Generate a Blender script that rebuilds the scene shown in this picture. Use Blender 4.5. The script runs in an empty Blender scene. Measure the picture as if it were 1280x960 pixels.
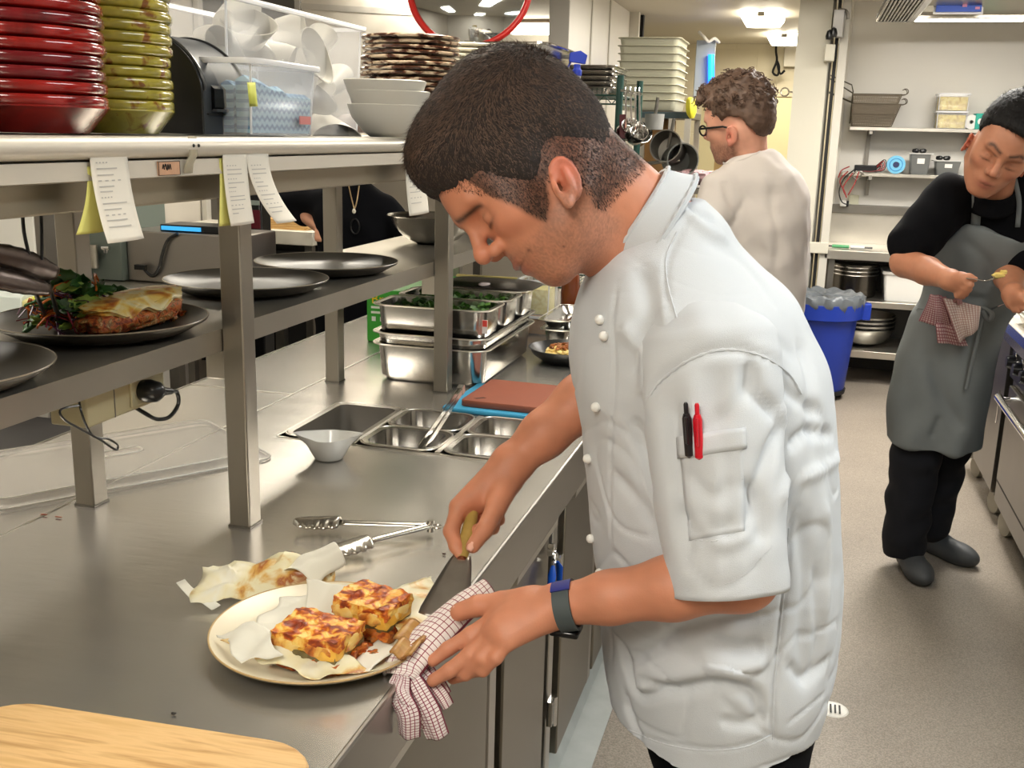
import bpy, bmesh, math, random
import numpy as np
from mathutils import Vector, Matrix
from mathutils.bvhtree import BVHTree
RNG = np.random.default_rng(7)
random.seed(7)
SC = bpy.context.scene
LINK = SC.collection.objects.link
PI = math.pi
def unit(v): v = np.asarray(v, float); return v/np.linalg.norm(v)
# ---------------------------------------------------------------- camera
FPX = 1300.0
_p, _r, _y = .236646, -.0263297, -.269242
CF = np.array([math.sin(_y)*math.cos(_p), math.cos(_y)*math.cos(_p), -math.sin(_p)])
_a = np.cross(CF, [0, 0, 1]); _a /= np.linalg.norm(_a); _d = np.cross(CF, _a)
CR = _a*math.cos(_r) + _d*math.sin(_r)
CD = -_a*math.sin(_r) + _d*math.cos(_r)
CC = np.array([0, 0, 1.55])
def ray(u, v): return CF + CR*(u-640)/FPX + CD*(v-480)/FPX
def Z(u, v, z): k = ray(u, v); return CC + k*((z-CC[2])/k[2])
def Y(u, v, y): k = ray(u, v); return CC + k*(y/k[1])
def X(u, v, x): k = ray(u, v); return CC + k*(x/k[0])
cam = bpy.data.cameras.new('camera'); camo = bpy.data.objects.new('camera', cam); LINK(camo)
cam.sensor_width = 36; cam.lens = FPX/1280*36; cam.clip_start = .02; cam.clip_end = 60
_m = Matrix([[CR[i], -CD[i], -CF[i]] for i in range(3)]).to_4x4(); _m.translation = Vector(CC)
camo.matrix_world = _m; SC.camera = camo
# ---------------------------------------------------------------- materials
def lin(c):
    return tuple(((x/255)/12.92 if x/255 <= .04045 else ((x/255+.055)/1.055)**2.4) for x in c)
MATS = {}
def mat(name, rgb, rough=.5, metal=0., spec=.5, noise=0., nscale=20., bump=0., bscale=80., trans=0., alpha=1., sss=0., coat=0., emit=None, estr=1., stretch=None, sheen=0., ior=1.45, vcol=False, aniso=0.):
    """one principled material; rgb is sRGB 0..255; noise mottles the base colour, bump roughens the surface"""
    if name in MATS: return MATS[name]
    m = bpy.data.materials.new(name); m.use_nodes = True; nt = m.node_tree; b = nt.nodes['Principled BSDF']
    c = lin(rgb)
    b.inputs['Base Color'].default_value = (*c, 1); b.inputs['Roughness'].default_value = rough
    b.inputs['Metallic'].default_value = metal; b.inputs['Specular IOR Level'].default_value = spec
    b.inputs['Transmission Weight'].default_value = trans; b.inputs['Alpha'].default_value = alpha
    b.inputs['Coat Weight'].default_value = coat; b.inputs['Sheen Weight'].default_value = sheen
    b.inputs['IOR'].default_value = ior; b.inputs['Anisotropic'].default_value = aniso
    if sss:
        b.inputs['Subsurface Weight'].default_value = sss; b.inputs['Subsurface Radius'].default_value = (1, .35, .2); b.inputs['Subsurface Scale'].default_value = .006
    if emit is not None:
        b.inputs['Emission Color'].default_value = (*lin(emit), 1); b.inputs['Emission Strength'].default_value = estr
    tc = nt.nodes.new('ShaderNodeTexCoord'); src = tc.outputs['Object']
    if stretch:
        mp = nt.nodes.new('ShaderNodeMapping'); mp.inputs['Scale'].default_value = stretch; nt.links.new(src, mp.inputs[0]); src = mp.outputs[0]
    col = None
    if vcol:
        va = nt.nodes.new('ShaderNodeVertexColor'); va.layer_name = 'tint'; col = va.outputs['Color']; nt.links.new(col, b.inputs['Base Color'])
    if noise:
        n = nt.nodes.new('ShaderNodeTexNoise'); n.inputs['Scale'].default_value = nscale; n.inputs['Detail'].default_value = 4; nt.links.new(src, n.inputs[0])
        mr = nt.nodes.new('ShaderNodeMapRange'); mr.inputs[1].default_value = .22; mr.inputs[2].default_value = .78; mr.inputs[3].default_value = 1-noise; mr.inputs[4].default_value = 1+noise*.6
        nt.links.new(n.outputs[0], mr.inputs[0])
        mx = nt.nodes.new('ShaderNodeVectorMath'); mx.operation = 'SCALE'
        if col: nt.links.new(col, mx.inputs[0])
        else: mx.inputs[0].default_value = c
        nt.links.new(mr.outputs[0], mx.inputs['Scale']); nt.links.new(mx.outputs[0], b.inputs['Base Color'])
        if metal > .5:
            m2 = nt.nodes.new('ShaderNodeMapRange'); m2.inputs[1].default_value = .1; m2.inputs[2].default_value = .9; m2.inputs[3].default_value = rough*.88; m2.inputs[4].default_value = rough*1.12
            nt.links.new(n.outputs[0], m2.inputs[0]); nt.links.new(m2.outputs[0], b.inputs['Roughness'])
    if bump:
        n = nt.nodes.new('ShaderNodeTexNoise'); n.inputs['Scale'].default_value = bscale; n.inputs['Detail'].default_value = 3; nt.links.new(src, n.inputs[0])
        bp = nt.nodes.new('ShaderNodeBump'); bp.inputs['Strength'].default_value = min(1, bump); bp.inputs['Distance'].default_value = .002*max(1, bump); nt.links.new(n.outputs[0], bp.inputs['Height']); nt.links.new(bp.outputs[0], b.inputs['Normal'])
    MATS[name] = m
    return m
def ramp_mat(name, stops, scale=20, rough=.5, detail=6, bump=.5, coat=0., distort=.6, stretch=None, bdist=.003):
    """noise through a colour ramp (food, stone, wood)"""
    if name in MATS: return MATS[name]
    m = mat(name, (128, 128, 128), rough, coat=coat); nt = m.node_tree; b = nt.nodes['Principled BSDF']
    tc = nt.nodes.new('ShaderNodeTexCoord'); src = tc.outputs['Object']
    if stretch:
        mp = nt.nodes.new('ShaderNodeMapping'); mp.inputs['Scale'].default_value = stretch; nt.links.new(src, mp.inputs[0]); src = mp.outputs[0]
    n = nt.nodes.new('ShaderNodeTexNoise'); n.inputs['Scale'].default_value = scale; n.inputs['Detail'].default_value = detail; n.inputs['Distortion'].default_value = distort
    nt.links.new(src, n.inputs[0])
    r = nt.nodes.new('ShaderNodeValToRGB'); el = r.color_ramp.elements
    while len(el) < len(stops): el.new(.5)
    for e, (p, c) in zip(el, stops): e.position = p; e.color = (*lin(c), 1)
    nt.links.new(n.outputs[0], r.inputs[0]); nt.links.new(r.outputs[0], b.inputs['Base Color'])
    bp = nt.nodes.new('ShaderNodeBump'); bp.inputs['Strength'].default_value = bump; bp.inputs['Distance'].default_value = bdist
    nt.links.new(n.outputs[0], bp.inputs['Height']); nt.links.new(bp.outputs[0], b.inputs['Normal'])
    return m
def check_mat(name, base, line, nu, nv, wu=.22, wv=.22, mode='grid', rough=.9, line2=None):
    """woven grid of lines on UV"""
    if name in MATS: return MATS[name]
    m = mat(name, base, rough, bump=.4, bscale=600); nt = m.node_tree; b = nt.nodes['Principled BSDF']
    tc = nt.nodes.new('ShaderNodeTexCoord'); sp = nt.nodes.new('ShaderNodeSeparateXYZ'); nt.links.new(tc.outputs['UV'], sp.inputs[0])
    def band(sock, n, w):
        a = nt.nodes.new('ShaderNodeMath'); a.operation = 'MULTIPLY'; a.inputs[1].default_value = n; nt.links.new(sock, a.inputs[0])
        f = nt.nodes.new('ShaderNodeMath'); f.operation = 'FRACT'; nt.links.new(a.outputs[0], f.inputs[0])
        l = nt.nodes.new('ShaderNodeMath'); l.operation = 'LESS_THAN'; l.inputs[1].default_value = w; nt.links.new(f.outputs[0], l.inputs[0]); return l.outputs[0]
    s1 = band(sp.outputs[0], nu, wu); s2 = band(sp.outputs[1], nv, wv)
    m1 = nt.nodes.new('ShaderNodeMix'); m1.data_type = 'RGBA'; m1.inputs[6].default_value = (*lin(base), 1); m1.inputs[7].default_value = (*lin(line), 1); nt.links.new(s1, m1.inputs[0])
    m2 = nt.nodes.new('ShaderNodeMix'); m2.data_type = 'RGBA'; m2.inputs[7].default_value = (*lin(line2 or line), 1); nt.links.new(s2, m2.inputs[0]); nt.links.new(m1.outputs[2], m2.inputs[6])
    nt.links.new(m2.outputs[2], b.inputs['Base Color'])
    return m
# ---------------------------------------------------------------- objects
def props(o, label=None, cat=None, group=None, kind=None):
    if label: o['label'] = label
    if cat: o['category'] = cat
    if group: o['group'] = group
    if kind: o['kind'] = kind
    return o
def thing(name, label, cat, loc=(0, 0, 0), rz=0., group=None):
    o = bpy.data.objects.new(name, None); LINK(o); o.location = tuple(map(float, loc)); o.rotation_euler = (0, 0, rz); o.empty_display_size = .05
    return props(o, label, cat, group)
def mk(name, geo, m, parent=None, smooth=True, world=False, bevel=0., loc=None, angle=40, seg=2, subsurf=0, solid=0., uv=None, label=None, cat=None, group=None, kind=None, col=None):
    """ONE mesh object from (verts, faces). world=True: verts are in world space and the parent sits elsewhere (unrotated)."""
    V, F = geo[0], geo[1]
    V = np.asarray(V, float).reshape(-1, 3)
    if world and parent is not None:
        p = parent; off = np.zeros(3)
        while p is not None: off += np.array(p.location); p = p.parent
        V = V - off
    if loc is None and parent is None and len(V):
        loc = ((V[:, 0].min()+V[:, 0].max())/2, (V[:, 1].min()+V[:, 1].max())/2, V[:, 2].min())
    if loc is not None: V = V - np.array(loc)
    me = bpy.data.meshes.new(name)
    if isinstance(F, np.ndarray):
        me.vertices.add(len(V)); me.vertices.foreach_set('co', V.astype(np.float32).ravel())
        k = F.shape[1]; me.loops.add(len(F)*k); me.polygons.add(len(F))
        me.polygons.foreach_set('loop_start', np.arange(0, len(F)*k, k, dtype=np.int32)); me.polygons.foreach_set('loop_total', np.full(len(F), k, np.int32))
        me.loops.foreach_set('vertex_index', F.astype(np.int32).ravel()); me.update(calc_edges=True)
    else:
        me.from_pydata([tuple(v) for v in V], [], [tuple(f) for f in F])
    if smooth: me.polygons.foreach_set('use_smooth', [True]*len(me.polygons))
    if smooth and angle and not isinstance(F, np.ndarray): me.set_sharp_from_angle(angle=math.radians(angle))
    ms = m if isinstance(m, (list, tuple)) else [m]
    for x in ms: me.materials.append(x)
    if len(geo) > 2 and geo[2] is not None: me.polygons.foreach_set('material_index', np.asarray(geo[2], np.int32))
    if uv is not None:
        l = me.uv_layers.new(name='UVMap'); vi = np.empty(len(me.loops), np.int32); me.loops.foreach_get('vertex_index', vi)
        l.data.foreach_set('uv', np.asarray(uv, np.float32)[vi].ravel())
    if col is not None:
        a = me.color_attributes.new('tint', 'FLOAT_COLOR', 'POINT'); c = np.ones((len(V), 4), np.float32); c[:, :3] = col; a.data.foreach_set('color', c.ravel())
    o = bpy.data.objects.new(name, me); LINK(o)
    if loc is not None: o.location = tuple(map(float, loc))
    if parent is not None: o.parent = parent
    if solid: md = o.modifiers.new('solid', 'SOLIDIFY'); md.thickness = solid; md.offset = 0
    if bevel: md = o.modifiers.new('bevel', 'BEVEL'); md.width = bevel; md.segments = seg; md.limit_method = 'ANGLE'; md.angle_limit = math.radians(35)
    if subsurf: md = o.modifiers.new('sub', 'SUBSURF'); md.levels = subsurf; md.render_levels = subsurf
    return props(o, label, cat, group, kind)
def dup(root, loc=None, rz=None, label=None, group=None, scale=None):
    r = root.copy(); LINK(r)
    if loc is not None: r.location = tuple(map(float, loc))
    if rz is not None: r.rotation_euler[2] = rz
    if scale is not None: r.scale = scale if not isinstance(scale, (int, float)) else (scale,)*3
    if label: r['label'] = label
    if group: r['group'] = group
    for ch in list(root.children):
        c = ch.copy(); LINK(c); c.parent = r
        for g in list(ch.children):
            d = g.copy(); LINK(d); d.parent = c
    return r
# ---------------------------------------------------------------- geometry makers: each returns (verts, faces)
def join(*gs):
    V, F, MI, n = [], [], [], 0
    for g in gs:
        v = np.asarray(g[0], float).reshape(-1, 3); V.append(v)
        F += [tuple(int(i)+n for i in f) for f in g[1]]; MI += list(g[2]) if len(g) > 2 and g[2] is not None else [0]*len(g[1]); n += len(v)
    return np.vstack(V), F, MI
def setmi(g, i): return g[0], g[1], [i]*len(g[1])
def xf(g, rot=(0, 0, 0), loc=(0, 0, 0), scale=(1, 1, 1)):
    from mathutils import Euler
    R = np.array(Euler(rot).to_matrix()); v = np.asarray(g[0], float)*np.array(scale)
    return (v @ R.T + np.array(loc), *g[1:])
def box(x0, x1, y0, y1, z0, z1):
    v = [(x, y, z) for z in (z0, z1) for y in (y0, y1) for x in (x0, x1)]
    return np.array(v, float), [(0, 2, 3, 1), (4, 5, 7, 6), (0, 1, 5, 4), (2, 6, 7, 3), (0, 4, 6, 2), (1, 3, 7, 5)]
def cbox(c, s): return box(c[0]-s[0]/2, c[0]+s[0]/2, c[1]-s[1]/2, c[1]+s[1]/2, c[2]-s[2]/2, c[2]+s[2]/2)
def _frame(d):
    d = np.asarray(d, float); d = d/(np.linalg.norm(d)+1e-12); a = np.array([0, 0, 1.]) if abs(d[2]) < .9 else np.array([1., 0, 0])
    u = np.cross(a, d); u /= np.linalg.norm(u); return u, np.cross(d, u)
def tube(pts, r, n=10, cap=True, closed=False, flat=None):
    """tube along a polyline; r number or list; parallel-transported frame"""
    P = np.asarray(pts, float); k = len(P); rr = np.full(k, r) if np.isscalar(r) else np.asarray(r, float)
    T = np.gradient(P, axis=0) if not closed else np.roll(P, -1, 0)-np.roll(P, 1, 0)
    T /= np.linalg.norm(T, axis=1)[:, None]+1e-12
    u, w = _frame(T[0]); V = []
    a = np.linspace(0, 2*PI, n, endpoint=False)
    for i in range(k):
        u = u - T[i]*(u@T[i]); u /= np.linalg.norm(u)+1e-12; w = np.cross(T[i], u)
        fx, fy = (1, 1) if flat is None else flat
        V.append(P[i] + rr[i]*(np.cos(a)[:, None]*u*fx + np.sin(a)[:, None]*w*fy))
    V = np.vstack(V); F = []
    for i in range(k if closed else k-1):
        j = (i+1) % k
        F += [(i*n+q, i*n+(q+1) % n, j*n+(q+1) % n, j*n+q) for q in range(n)]
    if cap and not closed: F += [tuple(range(n-1, -1, -1)), tuple((k-1)*n+q for q in range(n))]
    return V, F
def bar(p0, p1, w, h=None): # square bar
    p0 = np.asarray(p0, float); p1 = np.asarray(p1, float); u, v = _frame(p1-p0); h = h or w; V = []
    for p in (p0, p1):
        for s, t in ((-1, -1), (1, -1), (1, 1), (-1, 1)): V.append(p+u*s*w/2+v*t*h/2)
    return np.array(V), [(3, 2, 1, 0), (4, 5, 6, 7), (0, 1, 5, 4), (1, 2, 6, 5), (2, 3, 7, 6), (3, 0, 4, 7)]
def lathe(prof, n=48, c=(0, 0, 0), closed=False):
    """profile [(r,z)...] about z"""
    V, F = [], []; a = np.linspace(0, 2*PI, n, endpoint=False); k = len(prof); ring = []
    for r, z in prof:
        if r < 1e-6: ring.append([len(V)]); V.append((c[0], c[1], c[2]+z))
        else:
            ring.append(list(range(len(V), len(V)+n))); V += [(c[0]+r*math.cos(t), c[1]+r*math.sin(t), c[2]+z) for t in a]
    for i in range(k-1 if not closed else k):
        A, B = ring[i], ring[(i+1) % k]
        for q in range(n):
            p = (q+1) % n
            if len(A) == 1 and len(B) == 1: continue
            if len(A) == 1: F.append((A[0], B[p], B[q]))
            elif len(B) == 1: F.append((A[q], A[p], B[0]))
            else: F.append((A[q], A[p], B[p], B[q]))
    return np.array(V, float), F
def rrect(w, h, r, n=6):
    pts = []
    for cx, cy, a0 in ((w/2-r, h/2-r, 0), (-w/2+r, h/2-r, PI/2), (-w/2+r, -h/2+r, PI), (w/2-r, -h/2+r, 1.5*PI)):
        for i in range(n+1): a = a0+PI/2*i/n; pts.append((cx+r*math.cos(a), cy+r*math.sin(a)))
    return pts
def rings(loops, cap0=True, cap1=True, close=False):
    """loft equal-length closed loops"""
    n = len(loops[0]); V = np.vstack([np.asarray(l, float) for l in loops]); F = []; k = len(loops)
    for i in range(k if close else k-1):
        j = (i+1) % k
        F += [(i*n+q, i*n+(q+1) % n, j*n+(q+1) % n, j*n+q) for q in range(n)]
    if cap0 and not close: F.append(tuple(range(n-1, -1, -1)))
    if cap1 and not close: F.append(tuple((k-1)*n+q for q in range(n)))
    return V, F
def loop3(p2, z): return [(x, y, z) for x, y in p2]
def pan(w, l, depth, rim=.012, t=.0012, r=.03, taper=.006, base_z=0.):
    """gastronorm pan: open at the top, rolled rim; sits on z=0, rim at depth"""
    w0, l0 = w-2*rim, l-2*rim
    o = [(w0-2*taper-.02, l0-2*taper-.02, 0), (w0-2*taper, l0-2*taper, .012), (w0, l0, depth-.004), (w-.002, l-.002, depth-.003), (w, l, depth-.001), (w-.002, l-.002, depth+.001), (w0-2*t, l0-2*t, depth), (w0-2*taper-2*t, l0-2*taper-2*t, .013), (w0-2*taper-.022, l0-2*taper-.022, t)]
    return rings([loop3(rrect(a, b, min(r+(.012 if i in (3, 4, 5) else 0), a/2-.001, b/2-.001)), z) for i, (a, b, z) in enumerate(o)])
def grid(fn, nu, nv):
    """sheet from fn(u,v)->xyz; returns verts, faces, uv"""
    V, UV = [], []
    for j in range(nv+1):
        for i in range(nu+1): V.append(fn(i/nu, j/nv)); UV.append((i/nu, j/nv))
    F = [(j*(nu+1)+i, j*(nu+1)+i+1, (j+1)*(nu+1)+i+1, (j+1)*(nu+1)+i) for j in range(nv) for i in range(nu)]
    return np.array(V, float), F, UV
def spline(pts, n=40):
    P = np.asarray(pts, float); Q = np.vstack([2*P[0]-P[1], P, 2*P[-1]-P[-2]]); out = []
    m = len(P)-1
    for s in np.linspace(0, m, n):
        i = min(int(s), m-1); t = s-i; a, b, c, d = Q[i:i+4]
        out.append(.5*((2*b)+(-a+c)*t+(2*a-5*b+4*c-d)*t*t+(-a+3*b-3*c+d)*t**3))
    return np.array(out)
def vnoise(P, f, seed=0):
    """cheap smooth pseudo-noise on points, about -1..1"""
    g = np.random.default_rng(seed); out = np.zeros(len(P)); 
    for k in range(7):
        d = g.normal(size=3); d /= np.linalg.norm(d); out += np.sin(P@d*f*(.6+.9*g.random())*2*PI + g.random()*6.28)
    return out/3.2
# text as mesh (one object)
def text_geo(s, size, align='CENTER', ext=0.0003):
    cu = bpy.data.curves.new('t', 'FONT'); cu.body = s; cu.size = size; cu.align_x = align; cu.align_y = 'CENTER'; cu.extrude = ext; cu.resolution_u = 2
    o = bpy.data.objects.new('t', cu); me = bpy.data.meshes.new_from_object(o)
    V = np.array([v.co[:] for v in me.vertices]).reshape(-1, 3); F = [tuple(p.vertices) for p in me.polygons]
    bpy.data.meshes.remove(me); bpy.data.objects.remove(o); bpy.data.curves.remove(cu)
    return V, F
# ---------------------------------------------------------------- signed distance sculpting
class SDF:
    def __init__(s, lo, hi, h):
        s.lo = np.array(lo, float); s.h = h; s.n = np.ceil((np.array(hi)-s.lo)/h).astype(int)+1
        s.ax = [(s.lo[i]+h*np.arange(s.n[i])).astype(np.float32) for i in range(3)]
        s.D = np.full(tuple(s.n), .05, np.float32)
    def _blk(s, a, b):
        i0 = np.clip(np.floor((np.asarray(a)-s.lo)/s.h).astype(int), 0, s.n); i1 = np.clip(np.ceil((np.asarray(b)-s.lo)/s.h).astype(int)+1, 0, s.n)
        if np.any(i1 <= i0): return None
        sl = tuple(slice(i0[k], i1[k]) for k in range(3))
        return sl, s.ax[0][sl[0]][:, None, None], s.ax[1][sl[1]][None, :, None], s.ax[2][sl[2]][None, None, :]
    def put(s, sl, d, k, op='add'):
        A = s.D[sl]; d = d.astype(np.float32)
        if op == 'sub': A = -A
        if k > 0:
            hh = np.clip(.5+.5*(A-d)/k, 0, 1); R = A*(1-hh)+d*hh-k*hh*(1-hh)
        else: R = np.minimum(A, d)
        s.D[sl] = -R if op == 'sub' else R
    def cone(s, a, b, r0, r1=None, k=.01, flat=None, op='add'):
        r1 = r0 if r1 is None else r1; a = np.asarray(a, float); b = np.asarray(b, float); m = max(r0, r1)*(1.0 if flat is None else max(1, flat[1]))+k+3*s.h+.012
        q = s._blk(np.minimum(a, b)-m, np.maximum(a, b)+m)
        if q is None: return
        sl, x, y, z = q; v = b-a; L = float(v@v)+1e-12
        t = np.clip(((x-a[0])*v[0]+(y-a[1])*v[1]+(z-a[2])*v[2])/L, 0, 1)
        dx = x-a[0]-t*v[0]; dy = y-a[1]-t*v[1]; dz = z-a[2]-t*v[2]
        sc = 1.
        if flat is not None:
            nrm, f = np.asarray(flat[0], float), flat[1]; nrm = nrm/np.linalg.norm(nrm); c = (dx*nrm[0]+dy*nrm[1]+dz*nrm[2])*(1/f-1)
            dx = dx+c*nrm[0]; dy = dy+c*nrm[1]; dz = dz+c*nrm[2]; sc = min(1, f)
        s.put(sl, (np.sqrt(dx*dx+dy*dy+dz*dz)-(r0+(r1-r0)*t))*sc, k, op)
    def chain(s, pts, rs, k=.006, flat=None):
        for i in range(len(pts)-1): s.cone(pts[i], pts[i+1], rs[i], rs[i+1], k, flat)
    def ell(s, c, r, axes=None, k=.01, op='add'):
        c = np.asarray(c, float); r = np.asarray(r, float); m = r.max()+k+3*s.h+.012
        q = s._blk(c-m, c+m)
        if q is None: return
        sl, x, y, z = q; A = np.eye(3) if axes is None else np.asarray(axes, float)
        dx, dy, dz = x-c[0], y-c[1], z-c[2]; e = 0; g = 0
        for i in range(3):
            w = dx*A[i][0]+dy*A[i][1]+dz*A[i][2]; e = e+(w/r[i])**2; g = g+(w/r[i]**2)**2
        k0 = np.sqrt(e); k1 = np.sqrt(g)+1e-9
        d = k0*(k0-1)/k1; d = np.where(k0 < .2, -(1-k0)*r.min(), d)
        s.put(sl, np.clip(d, -.1, .1), k, op)
    def stack(s, rows, k=.02, cut=None):
        """rows (z, cx, cy, a, b[, yaw, p]) lofted super-ellipse sections"""
        R = np.array([list(r)+[0.]*(7-len(r)) for r in rows], float); R = R[np.argsort(R[:, 0])]; R[R[:, 6] == 0, 6] = 2.3
        zz = s.ax[2]; i0 = np.searchsorted(zz, R[0, 0]-.05); i1 = np.searchsorted(zz, R[-1, 0]+.05)
        z = zz[i0:i1]
        S = spline(R, 200); 
        g = [np.interp(z, S[:, 0], S[:, j]).astype(np.float32)[None, None, :] for j in range(1, 7)]
        x = s.ax[0][:, None, None]; y = s.ax[1][None, :, None]; cx, cy, a, b, yw, p = g
        dx = x-cx; dy = y-cy; X_ = dx*np.cos(yw)+dy*np.sin(yw); Y_ = -dx*np.sin(yw)+dy*np.cos(yw)
        rho = (np.abs(X_/a)**p+np.abs(Y_/b)**p)**(1/p); d = (rho-1)*np.minimum(a, b)
        Zg = z[None, None, :]; d = np.maximum(d, np.maximum(Zg-R[-1, 0], R[0, 0]-Zg))
        if cut is not None: d = np.maximum(d, cut(x, y, Zg))
        s.put((slice(None), slice(None), slice(i0, i1)), d, k)
    def mesh(s, smooth=1):
        D = s.D; I = D < 0
        # force outside at the border
        D[0], D[-1], D[:, 0], D[:, -1], D[:, :, 0], D[:, :, -1] = [np.maximum(q, s.h*.5) for q in (D[0], D[-1], D[:, 0], D[:, -1], D[:, :, 0], D[:, :, -1])]
        I = D < 0
        c = np.zeros(tuple(s.n-1), np.uint8); n = s.n-1
        for dx in (0, 1):
            for dy in (0, 1):
                for dz in (0, 1): c += I[dx:dx+n[0], dy:dy+n[1], dz:dz+n[2]]
        act = (c > 0) & (c < 8); idx = np.argwhere(act); vid = np.full(tuple(n), -1, np.int32); vid[act] = np.arange(len(idx))
        acc = np.zeros((len(idx), 3)); cnt = np.zeros(len(idx))
        cor = [(0, 0, 0), (1, 0, 0), (0, 1, 0), (1, 1, 0), (0, 0, 1), (1, 0, 1), (0, 1, 1), (1, 1, 1)]
        vals = [D[idx[:, 0]+a, idx[:, 1]+b, idx[:, 2]+d] for a, b, d in cor]
        for e0, e1 in ((0, 1), (2, 3), (4, 5), (6, 7), (0, 2), (1, 3), (4, 6), (5, 7), (0, 4), (1, 5), (2, 6), (3, 7)):
            v0, v1 = vals[e0], vals[e1]; mk_ = (v0 < 0) != (v1 < 0); t = np.where(mk_, v0/(v0-v1+1e-20), 0)[:, None]
            p = np.array(cor[e0])*(1-t)+np.array(cor[e1])*t; acc[mk_] += p[mk_]; cnt[mk_] += 1
        V = s.lo+(idx+acc/np.maximum(cnt, 1)[:, None])*s.h
        Fs = []
        for ax in range(3):
            a = [slice(None)]*3; b = [slice(None)]*3; a[ax] = slice(0, -1); b[ax] = slice(1, None)
            d = I[tuple(a)] != I[tuple(b)]
            e = np.argwhere(d); o1, o2 = [(1, 2), (2, 0), (0, 1)][ax]
            ok = (e[:, o1] > 0) & (e[:, o2] > 0) & (e[:, o1] < n[o1]) & (e[:, o2] < n[o2]); e = e[ok]
            def w(da, db):
                q = e.copy(); q[:, o1] -= da; q[:, o2] -= db; return vid[q[:, 0], q[:, 1], q[:, 2]]
            f = np.stack([w(1, 1), w(0, 1), w(0, 0), w(1, 0)], 1); ins = I[e[:, 0], e[:, 1], e[:, 2]]
            f[~ins] = f[~ins][:, ::-1]; Fs.append(f)
        F = np.vstack(Fs)
        for _ in range(smooth): V = lap(V, F, .5)
        return V, F
def lap(V, F, w=.5):
    acc = np.zeros_like(V); cnt = np.zeros(len(V)); k = F.shape[1]
    for i in range(k):
        a, b = F[:, i], F[:, (i+1) % k]
        for j in range(3): acc[:, j] += np.bincount(a, V[b, j], len(V))+np.bincount(b, V[a, j], len(V))
        cnt += np.bincount(a, minlength=len(V))+np.bincount(b, minlength=len(V))
    return V*(1-w)+w*acc/np.maximum(cnt, 1)[:, None]
def normals(V, F):
    n = np.cross(V[F[:, 2]]-V[F[:, 0]], V[F[:, 3 % F.shape[1]]]-V[F[:, 1]]); N = np.zeros_like(V)
    for i in range(F.shape[1]):
        for j in range(3): N[:, j] += np.bincount(F[:, i], n[:, j], len(V))
    return N/(np.linalg.norm(N, axis=1)[:, None]+1e-12)
def hits(V, F, poly, n=30):
    """points where the lines of sight through a pixel polyline meet the mesh"""
    bv = BVHTree.FromPolygons([tuple(v) for v in V], [tuple(int(q) for q in f) for f in F]) if not isinstance(V, BVHTree) else V
    out = []
    for u, v in spline(poly, n):
        k = Vector(ray(u, v)).normalized(); h = bv.ray_cast(Vector(CC), k)
        if h[0] is not None: out.append(np.array(h[0]))
    return np.array(out)
def carve(V, F, strokes, bv=None):
    """press (depth>0) or raise (depth<0) soft creases into a mesh along traced strokes (pixels, width, depth)"""
    bv = bv or BVHTree.FromPolygons([tuple(v) for v in V], [tuple(int(q) for q in f) for f in F]); N = normals(V, F); disp = np.zeros(len(V))
    for poly, w, dep in strokes:
        L = sum(math.dist(poly[i], poly[i+1]) for i in range(len(poly)-1)); m = max(4, int(L/4))
        P = hits(bv, None, poly, m)
        if len(P) == 0: continue
        lo = P.min(0)-3*w; hi = P.max(0)+3*w; sel = np.where(np.all((V > lo) & (V < hi), axis=1))[0]
        if len(sel) == 0: continue
        q = V[sel]; best = np.full(len(sel), 9.); ti = np.zeros(len(sel))
        for j, p in enumerate(P):
            d = ((q-p)**2).sum(1); b = d < best; best[b] = d[b]; ti[b] = j/max(1, len(P)-1)
        fade = np.clip(np.minimum(ti, 1-ti)*6+.25, 0, 1)
        disp[sel] -= dep*np.exp(-best/(w*w))*fade
    return V+N*disp[:, None]
# ================================================================ SETTING
STEEL = mat('brushed_steel', (186, 182, 175), .32, metal=1, noise=.05, nscale=30, stretch=(1, .08, 1))
STEEL_TOP = mat('bench_steel', (208, 204, 197), .25, metal=.86, noise=.05, nscale=5, stretch=(1, 4, 1), bump=.10, bscale=18)
STEEL_D = mat('dull_steel', (128, 124, 117), .42, metal=1, noise=.12, nscale=6)
STEEL_L = mat('pale_steel', (205, 200, 190), .34, metal=1, noise=.06, nscale=8)
PANS = mat('pan_steel', (190, 188, 184), .20, metal=1, noise=.12, nscale=14)
CHROME = mat('chrome', (225, 225, 225), .08, metal=1)
WHITE_W = mat('white_panel', (226, 222, 214), .38, noise=.03, nscale=1.5)
CREAM_W = mat('cream_paint', (222, 212, 182), .6, noise=.05, nscale=2, bump=.15, bscale=40)
GREY_W = mat('grey_panel', (196, 190, 180), .5, noise=.05, nscale=2)
DGREY = mat('dark_grey_panel', (86, 82, 76), .5, noise=.08, nscale=3)
BLACKP = mat('black_gap', (12, 12, 13), .6)
BLACK = mat('black_gloss_plastic', (20, 21, 23), .3)
CEIL = mat('ceiling_paint', (212, 206, 192), .55)
JAMB = mat('grey_green_jamb', (200, 196, 182), .5)
RUB = mat('black_rubber', (22, 22, 23), .7)
WHITE_PL = mat('white_plastic', (232, 230, 224), .35)
def struct(name, g, m, **k): return mk(name, g, m, kind='structure', **k)
FLOOR = mat('floor_vinyl', (148, 138, 126), .42, noise=.10, nscale=3, bump=.35, bscale=160)
_nt = FLOOR.node_tree; _b = _nt.nodes['Principled BSDF']; _lk = _b.inputs['Base Color'].links[0].from_socket
_tc = _nt.nodes.new('ShaderNodeTexCoord'); _n = _nt.nodes.new('ShaderNodeTexNoise'); _n.inputs['Scale'].default_value = 260; _nt.links.new(_tc.outputs['Object'], _n.inputs[0])
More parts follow.
